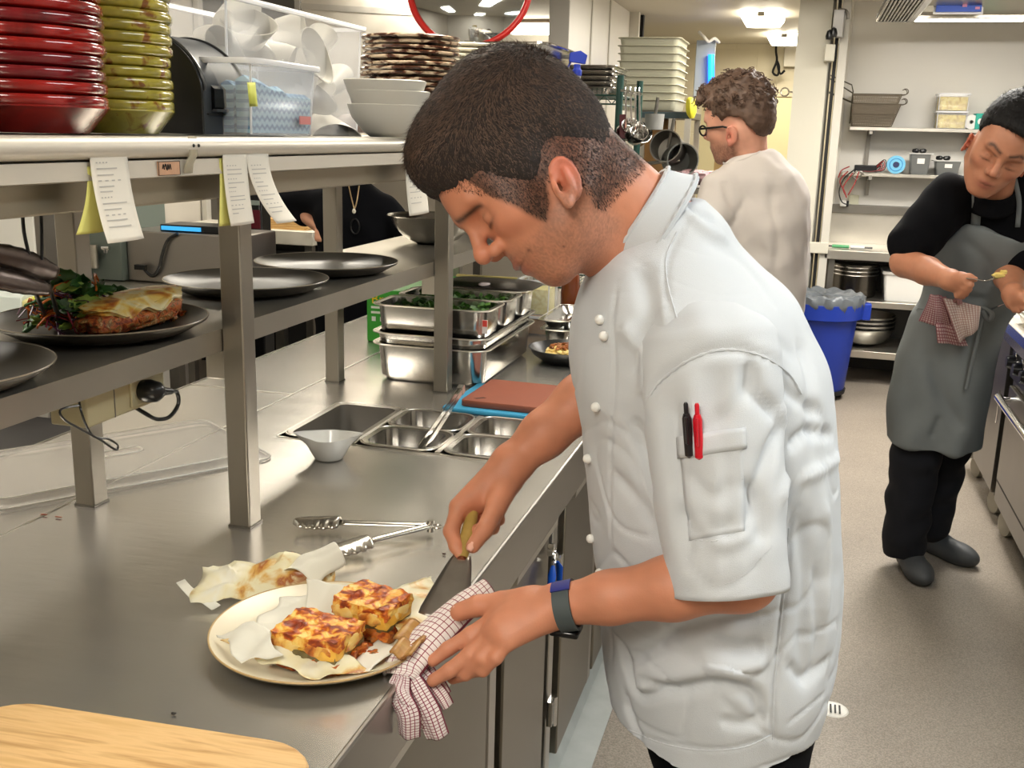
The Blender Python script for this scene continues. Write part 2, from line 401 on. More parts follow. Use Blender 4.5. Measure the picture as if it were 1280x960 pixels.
_mr = _nt.nodes.new('ShaderNodeMapRange'); _mr.inputs[1].default_value = .35; _mr.inputs[2].default_value = .65; _mr.inputs[3].default_value = .72; _mr.inputs[4].default_value = 1.22; _nt.links.new(_n.outputs[0], _mr.inputs[0])
_mx = _nt.nodes.new('ShaderNodeVectorMath'); _mx.operation = 'SCALE'; _nt.links.new(_lk, _mx.inputs[0]); _nt.links.new(_mr.outputs[0], _mx.inputs['Scale']); _nt.links.new(_mx.outputs[0], _b.inputs['Base Color'])
struct('floor', box(-4.6, 2.6, -2.2, 11.0, -.06, 0), FLOOR, smooth=False)
struct('ceiling', box(-4.6, 2.6, -2.2, 11.0, 2.45, 2.52), CEIL, smooth=False)
struct('wall_left', box(-3.30, -3.20, -2.2, 11.0, 0, 2.45), GREY_W, smooth=False)
struct('wall_front', box(-4.6, 2.6, -2.3, -2.2, 0, 2.45), WHITE_W, smooth=False)
struct('wall_right', box(2.4, 2.5, -2.2, 11.0, 0, 2.45), WHITE_W, smooth=False)
# painted block wall at the end of the corridor
blk = mat('cream_blockwork', (216, 206, 178), .6, noise=.05, nscale=2)
_nt = blk.node_tree; _b = _nt.nodes['Principled BSDF']; _tc = _nt.nodes.new('ShaderNodeTexCoord'); _mp = _nt.nodes.new('ShaderNodeMapping'); _mp.inputs['Rotation'].default_value = (PI/2, 0, 0)
_br = _nt.nodes.new('ShaderNodeTexBrick'); _br.inputs['Scale'].default_value = 1; _br.inputs['Brick Width'].default_value = .40; _br.inputs['Row Height'].default_value = .20; _br.inputs['Mortar Size'].default_value = .006; _br.inputs['Mortar Smooth'].default_value = .6
_nt.links.new(_tc.outputs['Object'], _mp.inputs[0]); _nt.links.new(_mp.outputs[0], _br.inputs[0]); _bp = _nt.nodes.new('ShaderNodeBump'); _bp.inputs['Strength'].default_value = .5; _bp.inputs['Distance'].default_value = .006; _bp.invert = True; _nt.links.new(_br.outputs['Fac'], _bp.inputs['Height']); _nt.links.new(_bp.outputs[0], _b.inputs['Normal'])
struct('wall_back', box(-3.2, 2.4, 10.8, 10.9, 0, 2.45), blk, smooth=False)
# white wall of the cooking side, its sliding cold-room door frame and the black gap
xw0 = Y(1054, 150, 7.6)[0]
struct('wall_right_back', box(xw0, 2.4, 7.6, 7.75, 0, 2.45), WHITE_W, smooth=False)
struct('trim_1', box(xw0-.035, xw0, 7.575, 7.77, 0, 2.45), mat('white_trim', (214, 210, 200), .4), bevel=.004)
dj = thing('door_1', 'grey-green cold room door frame beside the white wall', 'door frame', (.05, 7.05, 0)); dj['kind'] = 'structure'
mk('frame_panel', rings([[(-.155, 7.0, z), (.042, 7.0, z), (.065, 7.12, z), (-.14, 7.12, z)] for z in (0, 2.45)]), JAMB, dj, world=True, smooth=False)
mk('rubber_gap', box(.072, .092, 7.02, 7.10, 0, 2.45), BLACKP, dj, world=True)
mk('outer_frame', box(.098, .150, 7.0, 7.12, 0, 2.45), mat('pale_jamb', (196, 192, 182), .45), dj, world=True, bevel=.004)
for zz in (.885, 1.03):
    b = mk('hinge_plate', box(-.06 if zz < 1 else -.16, .15 if zz < 1 else .03, 6.972, 6.998, zz-.035, zz+.035), JAMB, dj, world=True, bevel=.004)
    mk('hinge_bolt', xf(lathe([(0, -.01), (.014, -.01), (.014, .006), (0, .010)], 16), (PI/2, 0, 0), (-.03 if zz < 1 else -.12, 6.965, zz)), CHROME, b, world=True)
# partition block with its shiny side on the left of the corridor
struct('wall_partition', box(-1.52, -1.40, 6.1, 8.1, 0, 2.45), WHITE_W, bevel=.004)
struct('trim_2', box(-1.405, -1.33, 8.1, 8.16, 0, 2.45), mat('white_trim', (214, 210, 200), .4))
struct('trim_3', box(Y(790, 50, 8.3)[0], Y(803, 50, 8.3)[0], 8.3, 8.36, 1.0, 2.45), BLACKP)
for i, x in enumerate((6.7, 7.3)): struct('trim_%d' % (4+i), box(-1.399, -1.392, x, x+.03, 0, 2.45), mat('white_trim', (214, 210, 200), .4))
# hatch area behind the pass, far left
struct('trim_6', box(-3.2, -1.52, 9.0, 9.1, 0, 2.45), WHITE_W, smooth=False)
struct('trim_7', box(-3.19, -3.16, X(240, 30, -3.2)[1], X(246, 30, -3.2)[1], 0, 2.45), mat('pale_edge', (190, 186, 178), .4))
struct('trim_8', box(-3.19, -3.05, X(246, 30, -3.2)[1], X(330, 30, -3.2)[1]+.2, 0, 2.45), DGREY, smooth=False)
# cream door in the far wall
dr = thing('door_2', 'cream door in the far wall behind the man in cream', 'door', (-.33, 10.78, 0)); dr['kind'] = 'structure'
mk('door_leaf', box(-.60, -.22, 10.76, 10.795, 0, 1.96), mat('cream_door', (226, 214, 168), .5), dr, world=True, bevel=.004)
mk('door_frame', join(box(-.22, -.17, 10.74, 10.79, 0, 2.01), box(-.65, -.60, 10.74, 10.79, 0, 2.01), box(-.65, -.17, 10.74, 10.79, 1.96, 2.01))[:2], mat('door_trim', (205, 194, 160), .5), dr, world=True, smooth=False)
mk('notice', box(-.44, -.36, 10.73, 10.75, 1.28, 1.37), WHITE_PL, dr, world=True)
mk('keypad', box(-.44, -.33, 10.72, 10.755, 1.10, 1.24), BLACK, dr, world=True, bevel=.004)
dr3 = thing('door_3', 'narrow cream door strips left of the man in cream', 'door', (-.9, 9.6, 0)); dr3['kind'] = 'structure'
for a, b, c in ((873, 893, (222, 210, 165)), (893, 906, (176, 146, 96)), (906, 925, (226, 218, 190))):
    mk('door_strip', box(Y(a, 200, 9.7)[0], Y(b, 200, 9.7)[0], 9.7, 9.76, 0, 1.86), mat('strip%d' % a, c, .5), dr3, world=True)
# blue lit panel
bl = thing('wall_light', 'blue glowing tube on a grey backing panel at the corridor wall', 'light', Y(885, 120, 8.8)*np.array([1, 1, 0]) + np.array([0, 0, 1.85]))
mk('backing_panel', box(Y(869, 80, 8.82)[0], Y(893, 80, 8.82)[0], 8.82, 8.86, Y(880, 122, 8.8)[2], Y(880, 50, 8.8)[2]), mat('grey_blue_panel', (150, 158, 162), .25), bl, world=True, bevel=.004)
mk('blue_tube', tube([Y(889, 112, 8.78), Y(889, 68, 8.78)], .026, 14), mat('blue_glow', (30, 120, 255), .3, emit=(20, 120, 255), estr=2.2), bl, world=True)
mk('cable', tube(spline([Y(874, 40, 8.8), Y(880, 46, 8.75), Y(886, 52, 8.75), Y(893, 48, 8.75), Y(899, 53, 8.8)], 16), .012, 8), WHITE_PL, bl, world=True)

# corridor lamps: shallow bulkhead diffusers under the ceiling
DIFF = mat('lamp_diffuser', (255, 250, 238), .4, emit=(255, 244, 220), estr=9)
def bulkhead(x, y, w, l, lab):
    t = thing('ceiling_light', lab, 'light', (x, y, 2.45), group='lights on the ceiling')
    g = rings([loop3(rrect(a, b, .03), z) for a, b, z in ((w, l, -.012), (w, l, -.035), (w*.82, l*.9, -.075), (w*.6, l*.8, -.080))])
    mk('diffuser', g, DIFF, t); mk('lamp_base', cbox((0, 0, -.007), (w*.95, l*.95, .013)), mat('lamp_base_grey', (150, 144, 132), .5), t)
    for s in (-1, 1): mk('clip', cbox((0, s*(l/2+.004), -.03), (.05, .012, .03)), mat('lamp_base_grey', (150, 144, 132), .5), t)
    L = bpy.data.lights.new('lamp', 'AREA'); L.energy = 14; L.shape = 'RECTANGLE'; L.size = w; L.size_y = l; L.color = (1, .93, .80)
    o = bpy.data.objects.new('lamp', L); LINK(o); o.parent = t; o.location = (0, 0, -.09)
bulkhead(-.44, 8.25, .30, .5, 'nearer of the two lit ceiling lights in the corridor')
bulkhead(-.32, 9.85, .29, .5, 'farther of the two lit ceiling lights in the corridor')
def troffer(x, y, w, l, e, col=(1, .96, .9), lab='fluorescent ceiling light above the benches, out of view, placed to light the kitchen'):
    t = thing('ceiling_light', lab, 'light', (x, y, 2.45), group='lights on the ceiling')
    mk('diffuser', cbox((0, 0, -.02), (w, l, .03)), DIFF, t, bevel=.005); mk('housing', join(*[cbox(c, s) for c, s in (((-w/2-.012, 0, -.02), (.02, l+.05, .04)), ((w/2+.012, 0, -.02), (.02, l+.05, .04)), ((0, l/2+.012, -.02), (w, .02, .04)), ((0, -l/2-.012, -.02), (w, .02, .04)))])[:2], WHITE_PL, t)
    L = bpy.data.lights.new('lamp', 'AREA'); L.energy = e; L.shape = 'RECTANGLE'; L.size = w; L.size_y = l; L.color = col
    o = bpy.data.objects.new('lamp', L); LINK(o); o.parent = t; o.location = (0, 0, -.05)
for i, a in enumerate([(-.45, -.7, .6, 1.2, 13, (1, .98, .96)), (.85, 1.4, .35, 1.2, 10, (.62, .81, 1)), (-.75, 2.6, .35, 1.2, 5, (1, .98, .96)), (-2.1, 1.2, .35, 1.2, 12, (1, .97, .94)), (.45, 4.7, .35, 1.2, 28, (1, .98, .96)), (-2.3, 4.6, .35, 1.2, 7, (1, .96, .9)), (1.0, 5.75, .8, .5, 26, (1, .98, .95)), (-.15, 5.7, .35, 1.0, 6, (1, .97, .93))]): troffer(*a)  # the wide one before the hood is added to brighten the right-hand wall
# fluorescent batten seen far left of the partition
bt = thing('batten_light', 'bright fluorescent batten seen above the chef\'s head', 'light', (-2.19, 8.6, 2.34)); 
mk('diffuser', box(Y(640, 37, 8.6)[0], Y(692, 37, 8.6)[0], 8.55, 8.65, Y(660, 43, 8.6)[2], Y(660, 31, 8.6)[2]), DIFF, bt, world=True, bevel=.01)
mk('batten_body', box(Y(640, 37, 8.6)[0], Y(692, 37, 8.6)[0], 8.55, 8.65, Y(660, 29, 8.6)[2], Y(660, 24, 8.6)[2]), mat('batten_grey', (130, 118, 108), .6), bt, world=True)  # plain grey-brown strip above the diffuser

# electrical bits on the far wall
sb = thing('switch_box', 'white electrical box high on the far corridor wall', 'electrical box', (-.2, 10.78, 2.2))
mk('cover', box(Y(980, 70, 10.74)[0], Y(1018, 70, 10.74)[0], 10.70, 10.795, Y(1000, 84, 10.74)[2], Y(1000, 57, 10.74)[2]), mat('pale_box', (205, 198, 178), .4), sb, world=True, bevel=.008)
mk('conduit', tube([Y(1009, 84, 10.77), Y(1003, 200, 10.77), Y(998, 330, 10.77)], .022, 8), mat('conduit_grey', (176, 168, 148), .5), sb, world=True)
props(mk('cable_loop', tube(spline([(Y(970, 60, 10.6)[0], 10.6, 2.449)]+[Y(*p, 10.6) for p in ((970, 64), (971, 76), (966, 90), (972, 94), (974, 84), (971, 76), (975, 92), (981, 88))], 30), .012, 6), BLACK), 'black cable looped and hanging under the corridor light', 'cable')
pl = thing('pipe_box', 'grey pipework and valve box at the top of the cold room frame', 'pipework', Y(1040, 60, 6.97))
mk('upper_box', rings([loop3([(Y(1042, 20, 6.95)[0], 6.90), (Y(1055, 20, 6.95)[0], 6.90), (Y(1057, 20, 6.95)[0], 6.98), (Y(1042, 20, 6.95)[0], 6.98)], z) for z in (Y(1045, 47, 6.95)[2], Y(1045, 13, 6.95)[2])]), mat('lilac_grey', (180, 178, 176), .4), pl, world=True, bevel=.004)
mk('lower_box', box(Y(1031, 60, 6.95)[0], Y(1044, 60, 6.95)[0], 6.90, 6.985, Y(1037, 77, 6.95)[2], Y(1037, 56, 6.95)[2]), JAMB, pl, world=True, bevel=.006)
for u, v in ((1037, 43), (1042, 40)): mk('valve', xf(lathe([(0, -.03), (.02, -.03), (.024, -.01), (.016, .02), (0, .03)], 12), (0, 0, 0), Y(u, v, 6.9)), BLACK, pl, world=True)
mk('pipe', tube(spline([Y(1048, 12, 6.93), Y(1058, 14, 6.93), Y(1060, 24, 6.93)], 8), .010, 8), STEEL_D, pl, world=True)
pk_ = thing('long_hook', 'thin metal hook rod with a round eye beside the cold room frame', 'hook', Y(1000, 116, 7.06))
mk('eye', tube([Y(981, 115, 7.06)+np.array([.025*math.cos(a), 0, .025*math.sin(a)]) for a in np.linspace(0, 2*PI, 20, endpoint=False)], .005, 6, closed=True), STEEL_L, pk_, world=True); mk('rod', tube([Y(986, 115, 7.06), Y(1024, 115, 7.06)], .006, 6), STEEL_L, pk_, world=True)
vb = thing('wall_valve', 'chrome tap valves on the left of the cold room frame', 'valve', Y(1004, 235, 7.4))
for u, v in ((1006, 228), (1003, 255)): mk('valve_body', xf(lathe([(0, -.03), (.028, -.03), (.034, 0), (.028, .03), (0, .035)], 16), (PI/2, 0, 0), Y(u, v, 7.3)), CHROME if v < 240 else WHITE_PL, vb, world=True)
mk('valve_cap', box(Y(997, 246, 7.3)[0], Y(1008, 246, 7.3)[0], 7.26, 7.34, Y(1000, 249, 7.3)[2], Y(1000, 244, 7.3)[2]), BLACK, vb, world=True)

# ---------------------------------------------------------------- extraction hood over the cooking side
hd_ = thing('extraction_hood', 'steel extraction hood with slotted filter at the top right', 'hood', (1.2, 6.4, 2.28))
mk('hood_body', join(box(.46, 2.3, 5.2, 5.26, 2.28, 2.449), box(.40, 2.3, 7.0, 7.06, 2.28, 2.44), box(2.24, 2.3, 5.26, 7.0, 2.28, 2.449))[:2], STEEL_L, hd_, world=True, bevel=.004)
mk('filter_frame', rings([[(.30, 7.02, 2.28), (.50, 7.02, 2.28), (.50, 5.2, 2.285), (.30, 5.2, 2.285)], [(.30, 7.02, 2.30), (.50, 7.02, 2.30), (.50, 5.2, 2.305), (.30, 5.2, 2.305)]]), mat('filter_dark', (92, 88, 84), .5), hd_, world=True, smooth=False)
mk('filter_slats', join(*[box(.305+.019*i, .315+.019*i, 5.2, 7.02, 2.266, 2.281) for i in range(10)])[:2], STEEL_L, hd_, world=True, smooth=False)
mk('hood_lip', join(box(.30, 2.3, 7.01, 7.05, 2.262, 2.30), box(.485, .52, 5.2, 7.02, 2.262, 2.30))[:2], CHROME, hd_, world=True, bevel=.003)
mk('inner_panel', rings([[(.52, 7.0, 2.30), (2.24, 7.0, 2.30), (2.24, 6.6, 2.44), (.52, 6.6, 2.44)], [(.52, 7.02, 2.31), (2.24, 7.02, 2.31), (2.24, 6.62, 2.449), (.52, 6.62, 2.449)]]), STEEL_L, hd_, world=True, smooth=False)
sg = thing('blue_sign', 'blue sign with pink tags fixed on the extraction hood', 'sign', Y(1200, 8, 6.98))
a_, b_ = Y(1171, 0, 6.9), Y(1226, 15, 6.9)
mk('sign_board', box(a_[0], b_[0], 6.88, 6.90, b_[2], 2.448), mat('sign_blue', (20, 80, 200), .4), sg, world=True)
mk('sign_border', join(box(a_[0]-.012, b_[0]+.012, 6.901, 6.906, b_[2]-.012, 2.448))[:2], WHITE_PL, sg, world=True)
for u, v in ((1206, 7), (1222, 10), (1217, 2)): p = Y(u, v, 6.87); mk('pink_tag', cbox(p, (.025, .004, .014)), mat('tag_pink', (220, 150, 190), .5), sg, world=True)
sg2 = thing('hood_label', 'pale label plate beside the blue sign on the hood', 'label', Y(1158, 8, 6.95)); mk('plate', box(Y(1149, 5, 6.9)[0], Y(1167, 5, 6.9)[0], 6.88, 6.90, Y(1158, 15, 6.9)[2], 2.44), mat('label_pale', (214, 208, 190), .5), sg2, world=True)

# ---------------------------------------------------------------- benches
# front prep bench: top with a cut-out for the pan well
WX0, WX1, WY0, WY1 = -1.058, -.475, 1.945, 2.247
top = join(box(-1.2, -.43, .0, WY0, .862, .90), box(-1.2, -.43, WY1, 4.3, .862, .90), box(-1.2, WX0, WY0, WY1, .862, .90), box(WX1, -.43, WY0, WY1, .862, .90))
bench = thing('prep_bench', 'long stainless steel bench in front of the chef with refrigerated doors below', 'bench', (-.8, 2.2, 0))
bm_ = mk('worktop', top[:2], STEEL_TOP, bench, world=True, smooth=False)
mk('front_edge', join(box(-.452, -.428, 0, 4.3, .800, .8995), tube([(-.4295, 0, .8965), (-.4295, 4.3, .8965)], .0042, 8))[:2], STEEL, bench, world=True)
mk('seam_strip', join(box(-1.2025, -1.1985, 0, 4.3, .9, .9012))[:2], STEEL_L, bench, world=True, smooth=False)
mk('well_rim', join(box(WX0-.004, WX0, WY0, WY1, .893, .9015), box(WX1, WX1+.004, WY0, WY1, .893, .9015), box(WX0, WX1, WY1, WY1+.004, .893, .9015), box(WX0, WX1, WY0-.004, WY0, .893, .9015))[:2], STEEL_L, bench, world=True, smooth=False)
mk('well_liner', join(box(WX0-.003, WX0, WY0, WY1, .66, .895), box(WX1, WX1+.003, WY0, WY1, .66, .895), box(WX0, WX1, WY1, WY1+.003, .66, .895), box(WX0, WX1, WY0-.003, WY0, .66, .895), box(WX0, WX1, WY0, WY1, .657, .66))[:2], STEEL_D, bench, world=True, smooth=False)
mk('cabinet', join(box(-1.18, -.49, 0, WY0-.02, .10, .862), box(-1.18, -.49, WY1+.02, 4.28, .10, .862), box(-1.18, -.49, WY0-.02, WY1+.02, .10, .655))[:2], mat('cabinet_steel', (112, 108, 100), .4, metal=1, noise=.1, nscale=4), bench, world=True, smooth=False)
DOORM = mat('door_steel', (140, 134, 122), .34, metal=1, noise=.12, nscale=3, stretch=(1, 1, .4))
for (a, b) in ((.10, .80), (.84, 1.555), (1.655, 1.985), (2.14, 2.50), (2.56, 3.2), (3.26, 3.9)):
    d = mk('door', box(-.492, -.458, a, b, .125, .775), DOORM, bench, world=True, bevel=.004)
    mk('handle_lip', rings([[(-.458, a+.01, .775), (-.438, a+.01, .782), (-.440, a+.01, .765), (-.458, a+.01, .758)], [(-.458, b-.01, .775), (-.438, b-.01, .782), (-.440, b-.01, .765), (-.458, b-.01, .758)]]), STEEL_L, d, world=True)
    mk('door_seal', box(-.497, -.491, a-.008, b+.008, .118, .782), RUB, d, world=True)
for y in (1.60, 2.06, 2.53): mk('stile', box(-.49, -.462, y-.022, y+.022, .11, .79), STEEL, bench, world=True, bevel=.003)
mk('plinth', box(-1.15, -.56, 0, 4.25, 0, .10), BLACKP, bench, world=True)
for y in (.4, 1.62, 2.6, 3.5): mk('foot', lathe([(0, 0), (.022, 0), (.022, .02), (.016, .03), (.016, .11)], 16, (-.52, y, 0)), STEEL, bench, world=True)
for z_ in (.64, .30): 
    h = mk('hinge', join(box(-.458, -.446, 2.02, 2.055, z_-.03, z_+.03), tube([(-.445, 2.04, z_-.035), (-.445, 2.04, z_+.035)], .006, 10))[:2], CHROME, bench, world=True)
# lock with two blue-tagged keys
lk = thing('key_bunch', 'keys with blue plastic tags hanging from the lock of the bench door', 'keys', (-.44, 2.03, .62))
pq = X(689, 694, -.445)
mk('lock', xf(lathe([(0, 0), (.014, 0), (.014, .012), (0, .014)], 16), (0, PI/2, 0), pq+np.array([-.006, 0, .012])), CHROME, lk, world=True)
mk('key_ring', tube([pq+np.array([.008, .014*math.cos(a), -.004+.014*math.sin(a)]) for a in np.linspace(0, 2*PI, 18, endpoint=False)], .0018, 6, closed=True), CHROME, lk, world=True)
for dy, dx in ((-.030, 0), (.018, .004)):
    k = mk('key_tag', tube([pq+np.array([.008+dx, dy*.5, -.016]), pq+np.array([.010+dx, dy, -.030]), pq+np.array([.010+dx, dy*1.3, -.065])], [.004, .0085, .007], 10, flat=(1, .5)), mat('tag_blue', (20, 90, 205), .35), lk, world=True)
mk('key', bar(pq+np.array([.006, 0, -.012]), pq+np.array([.008, .004, -.052]), .003, .009), CHROME, lk, world=True)
# coving at the foot of the bench and the floor
struct('trim_9', rings([[(-.56, y, 0), (-.50, y, .05), (-.475, y, .012), (-.40, y, .0035), (-.40, y, 0)] for y in (-.5, 4.3)]), mat('coving_pale', (170, 176, 174), .45, noise=.15, nscale=12))
# rear bench strip
rb = thing('rear_bench', 'narrow steel bench joined behind the front bench under the pass', 'bench', (-1.35, 2.2, 0))
mk('worktop', box(-1.49, -1.2028, 0, 3.95, .862, .8995), STEEL_TOP, rb, world=True, smooth=False)
mk('cross_seam', box(-1.49, -1.203, 2.284, 2.289, .899, .9010), STEEL_L, rb, world=True, smooth=False)
mk('back_edge', box(-1.492, -1.488, 0, 3.95, .85, .901), STEEL, rb, world=True)
mk('underframe', join(box(-1.46, -1.42, .1, .14, 0, .862), box(-1.46, -1.42, 2.0, 2.04, 0, .862), box(-1.46, -1.42, 3.8, 3.84, 0, .862), box(-1.46, -1.22, .1, 3.84, .2, .22))[:2], STEEL_D, rb, world=True)
mk('back_panel', box(-1.21, -1.20, 0, 3.95, .24, .862), DGREY, rb, world=True)

# ---------------------------------------------------------------- the pass: posts, middle shelf, top shelf with docket rail
ps = thing('pass_shelf', 'two-tier stainless steel pass shelf on square posts over the bench', 'shelf', (-1.0, 2.2, .9))
PST = mat('post_steel', (158, 152, 141), .32, metal=.8, noise=.08, nscale=10, stretch=(1, 1, .15))
for y in (.48, 1.465, 2.455, 3.44):
    for x in (-.862, -1.163):
        p = mk('post', box(x-.019, x+.019, y-.019, y+.019, .9005, 1.50), PST, ps, world=True, bevel=.0025)
        mk('post_foot', box(x-.0205, x+.0205, y-.0205, y+.0205, .9003, .904), STEEL_D, p, world=True)
        if x > -1 and y > 1: mk('bracket', box(x-.055, x-.019, y-.012, y+.012, 1.150, 1.198), STEEL_L, p, world=True, bevel=.002)
mk('middle_shelf', join(box(-1.19, -.884, .1, 4.2, 1.2335, 1.235), box(-.886, -.8815, .1, 4.2, 1.199, 1.2352), box(-1.19, -1.186, .1, 4.2, 1.199, 1.2352), box(-1.18, -.886, .1, 4.2, 1.199, 1.201))[:2], mat('shelf_steel', (176, 170, 158), .30, metal=.75, noise=.08, nscale=7), ps, world=True, smooth=False)
RAIL = mat('rail_aluminium', (208, 201, 188), .42, metal=.35, noise=.04, nscale=5, stretch=(1, .2, 1))
a = np.linspace(-PI/2, PI/2, 10)
prof = [(-.83, 1.531), (-.806, 1.5345)]+[(-.806+.0135*math.cos(q), 1.521-.0135*math.sin(q)) for q in a]+[(-.815, 1.5065), (-.83, 1.508)]
mk('top_shelf', join(box(-1.235, -.825, .1, 4.2, 1.520, 1.5335), box(-1.24, -1.232, .1, 4.2, 1.48, 1.540))[:2], STEEL_L, ps, world=True, smooth=False)
mk('rolled_front_edge', rings([[(x, y, z) for x, z in prof] for y in (.1, 4.2)]), RAIL, ps, world=True, angle=60)
mk('docket_rail', rings([[(-.822, y, 1.506), (-.802, y, 1.505), (-.801, y, 1.484), (-.808, y, 1.482), (-.822, y, 1.488)] for y in (.1, 4.2)]), RAIL, ps, world=True, smooth=False)
mk('under_beam', join(box(-.882, -.842, .1, 4.2, 1.444, 1.520), box(-1.183, -1.143, .1, 4.2, 1.444, 1.520))[:2], mat('beam_steel', (156, 147, 130), .40, metal=.7, noise=.06, nscale=6), ps, world=True, bevel=.003)
# ================================================================ THINGS ON THE TOP SHELF (z = 1.535)
TS = 1.5355
def plate_prof(r, h, t=.004, foot=.6):
    return [(0, t+.001), (r*foot, t+.001), (r*.80, h*.55+t), (r*.97, h+.001), (r, h-.0015), (r*.985, h-.006), (r*.82, h*.45), (r*(foot+.03), .001), (r*foot, 0), (0, 0)]
REDP = ramp_mat('red_glaze', [(.3, (120, 20, 18)), (.55, (158, 28, 24)), (.75, (96, 16, 18))], 14, .16, bump=.1, coat=.4)
MAROON = ramp_mat('maroon_glaze', [(.3, (88, 14, 20)), (.6, (124, 20, 28)), (.8, (70, 12, 16))], 14, .16, bump=.1, coat=.4)
YELP = ramp_mat('mustard_glaze', [(.3, (142, 132, 44)), (.58, (176, 162, 58)), (.66, (128, 78, 28))], 30, .2, bump=.1, coat=.4)
def rim_plate(m, r, h, name, lab, cat, loc, grp, prof=None):
    g = lathe(prof or [(0, .004), (r*.62, .004), (r*.82, h*.42), (r*.955, h*.98), (r*.985, h), (r, h-.003), (r*.998, h-.010), (r*.975, h-.013), (r*.80, h*.18), (r*.66, 0), (0, 0)], 56)
    t = mk(name, g, m, loc=(0, 0, 0), label=lab, cat=cat, group=grp); t.location = tuple(loc); return t
def stack(cx, cy, r, n, pitch, mats, base_h, lab_fn, grp, jit=.003, base=None):
    first = {}
    z = TS
    for i in range(n):
        m = mats[i % len(mats)] if not callable(mats) else mats(i)
        bottom = i == 0
        key = m.name
        x, y = cx+random.uniform(-jit, jit)*(i > 0), cy+random.uniform(-jit, jit)*(i > 0)
        if bottom and base: rim_plate(base, r*1.01, base_h, 'serving_bowl', lab_fn(i), 'bowl', (x, y, z), grp, [(0, .004), (r*.7, .005), (r*.97, base_h-.001), (r, base_h), (r*1.01, base_h-.003), (r*.78, .002), (r*.76, 0), (0, 0)]); z += base_h-.010
        else:
            if key not in first: first[key] = rim_plate(m, r, .021, 'serving_plate', lab_fn(i), 'plate', (x, y, z), grp)
            else: dup(first[key], (x, y, z), random.uniform(0, 6), lab_fn(i), grp)
            z += pitch
rc = X(25, 166, -.965)
stack(rc[0], rc[1], .108, 15, .0158, lambda i: YELP if i == 10 else (MAROON if i in (3, 4, 7, 12, 13) else REDP), .034, lambda i: {0: 'red bowl at the bottom of the tall red plate stack', 10: 'mustard plate sandwiched high in the tall red plate stack'}.get(i, 'dark red glazed plate in the tall stack left of the mustard plates'), 'plates in the tall red stack', base=REDP)
stack(-.985, 1.325, .098, 16, .0150, lambda i: YELP, .034, lambda i: 'mustard bowl at the bottom of the mustard plate stack' if i == 0 else 'mustard glazed plate in the stack beside the black printer', 'plates in the mustard stack', base=YELP)
stack(-.93, .83, .10, 7, .0158, lambda i: MAROON, .034, lambda i: 'mustard bowl under the red plates at the left picture edge' if i == 0 else 'red plate in the short stack cut by the left picture edge', 'plates in the stack at the picture edge', base=YELP)
# receipt printer
pr = thing('receipt_printer', 'black docket printer with rounded top between the mustard plates and clear tubs', 'printer', (-1.02, 1.57, TS))
PB = mat('printer_black', (30, 32, 36), .38); PG = mat('printer_grey', (52, 56, 62), .42)
def arch(x0, x1, z0, z1, k=1.0, n=22):
    pts = [(x1, z0), (x1, z0+(z1-z0)*.42)]
    for i in range(1, n+1):
        a = PI/2*i/n; pts.append((x1-(x1-x0)*.62*(1-math.cos(a))**.9*k, z0+(z1-z0)*(.42+.58*math.sin(a))))
    pts += [(x0, z1-.004), (x0, z0)]; return pts
pa = arch(-1.12, -.932, TS, 1.695)
mk('side_panel', rings([[(x, 1.500, z) for x, z in pa], [(x, 1.506, z) for x, z in pa]]), mat('printer_side', (12, 13, 16), .3), pr, world=True, bevel=.0015)
pb = [(x-.002, z-.003 if z > 1.6 else z) for x, z in pa]
mk('body', rings([[(x, 1.5065, z) for x, z in pb], [(x, 1.638, z) for x, z in pb]]), PG, pr, world=True, angle=25)
mk('side_panel', rings([[(x, 1.6385, z) for x, z in pa], [(x, 1.644, z) for x, z in pa]]), PB, pr, world=True, bevel=.0015)
mk('arch_trim', tube([(x+.0008, 1.509, z+.0008) for x, z in pa[1:-1]], .003, 6), mat('trim_gloss', (70, 72, 78), .2), pr, world=True)
mk('paper_slot', rings([[(-.934, y, 1.612), (-.928, y, 1.607), (-.928, y, 1.578), (-.934, y, 1.573)] for y in (1.530, 1.628)]), mat('slot_black', (6, 6, 7), .25), pr, world=True)
mk('slot_lip', box(-.934, -.924, 1.53, 1.628, 1.571, 1.5755), mat('trim_gloss', (70, 72, 78), .2), pr, world=True)
sw = mk('power_switch', box(-.934, -.9285, 1.612, 1.622, 1.553, 1.566), BLACKP, pr, world=True); mk('switch_mark', box(-.929, -.9278, 1.6155, 1.6185, 1.557, 1.561), WHITE_PL, sw, world=True)
mk('port_cover', box(-.934, -.9305, 1.515, 1.63, 1.5665, 1.568), BLACKP, pr, world=True)
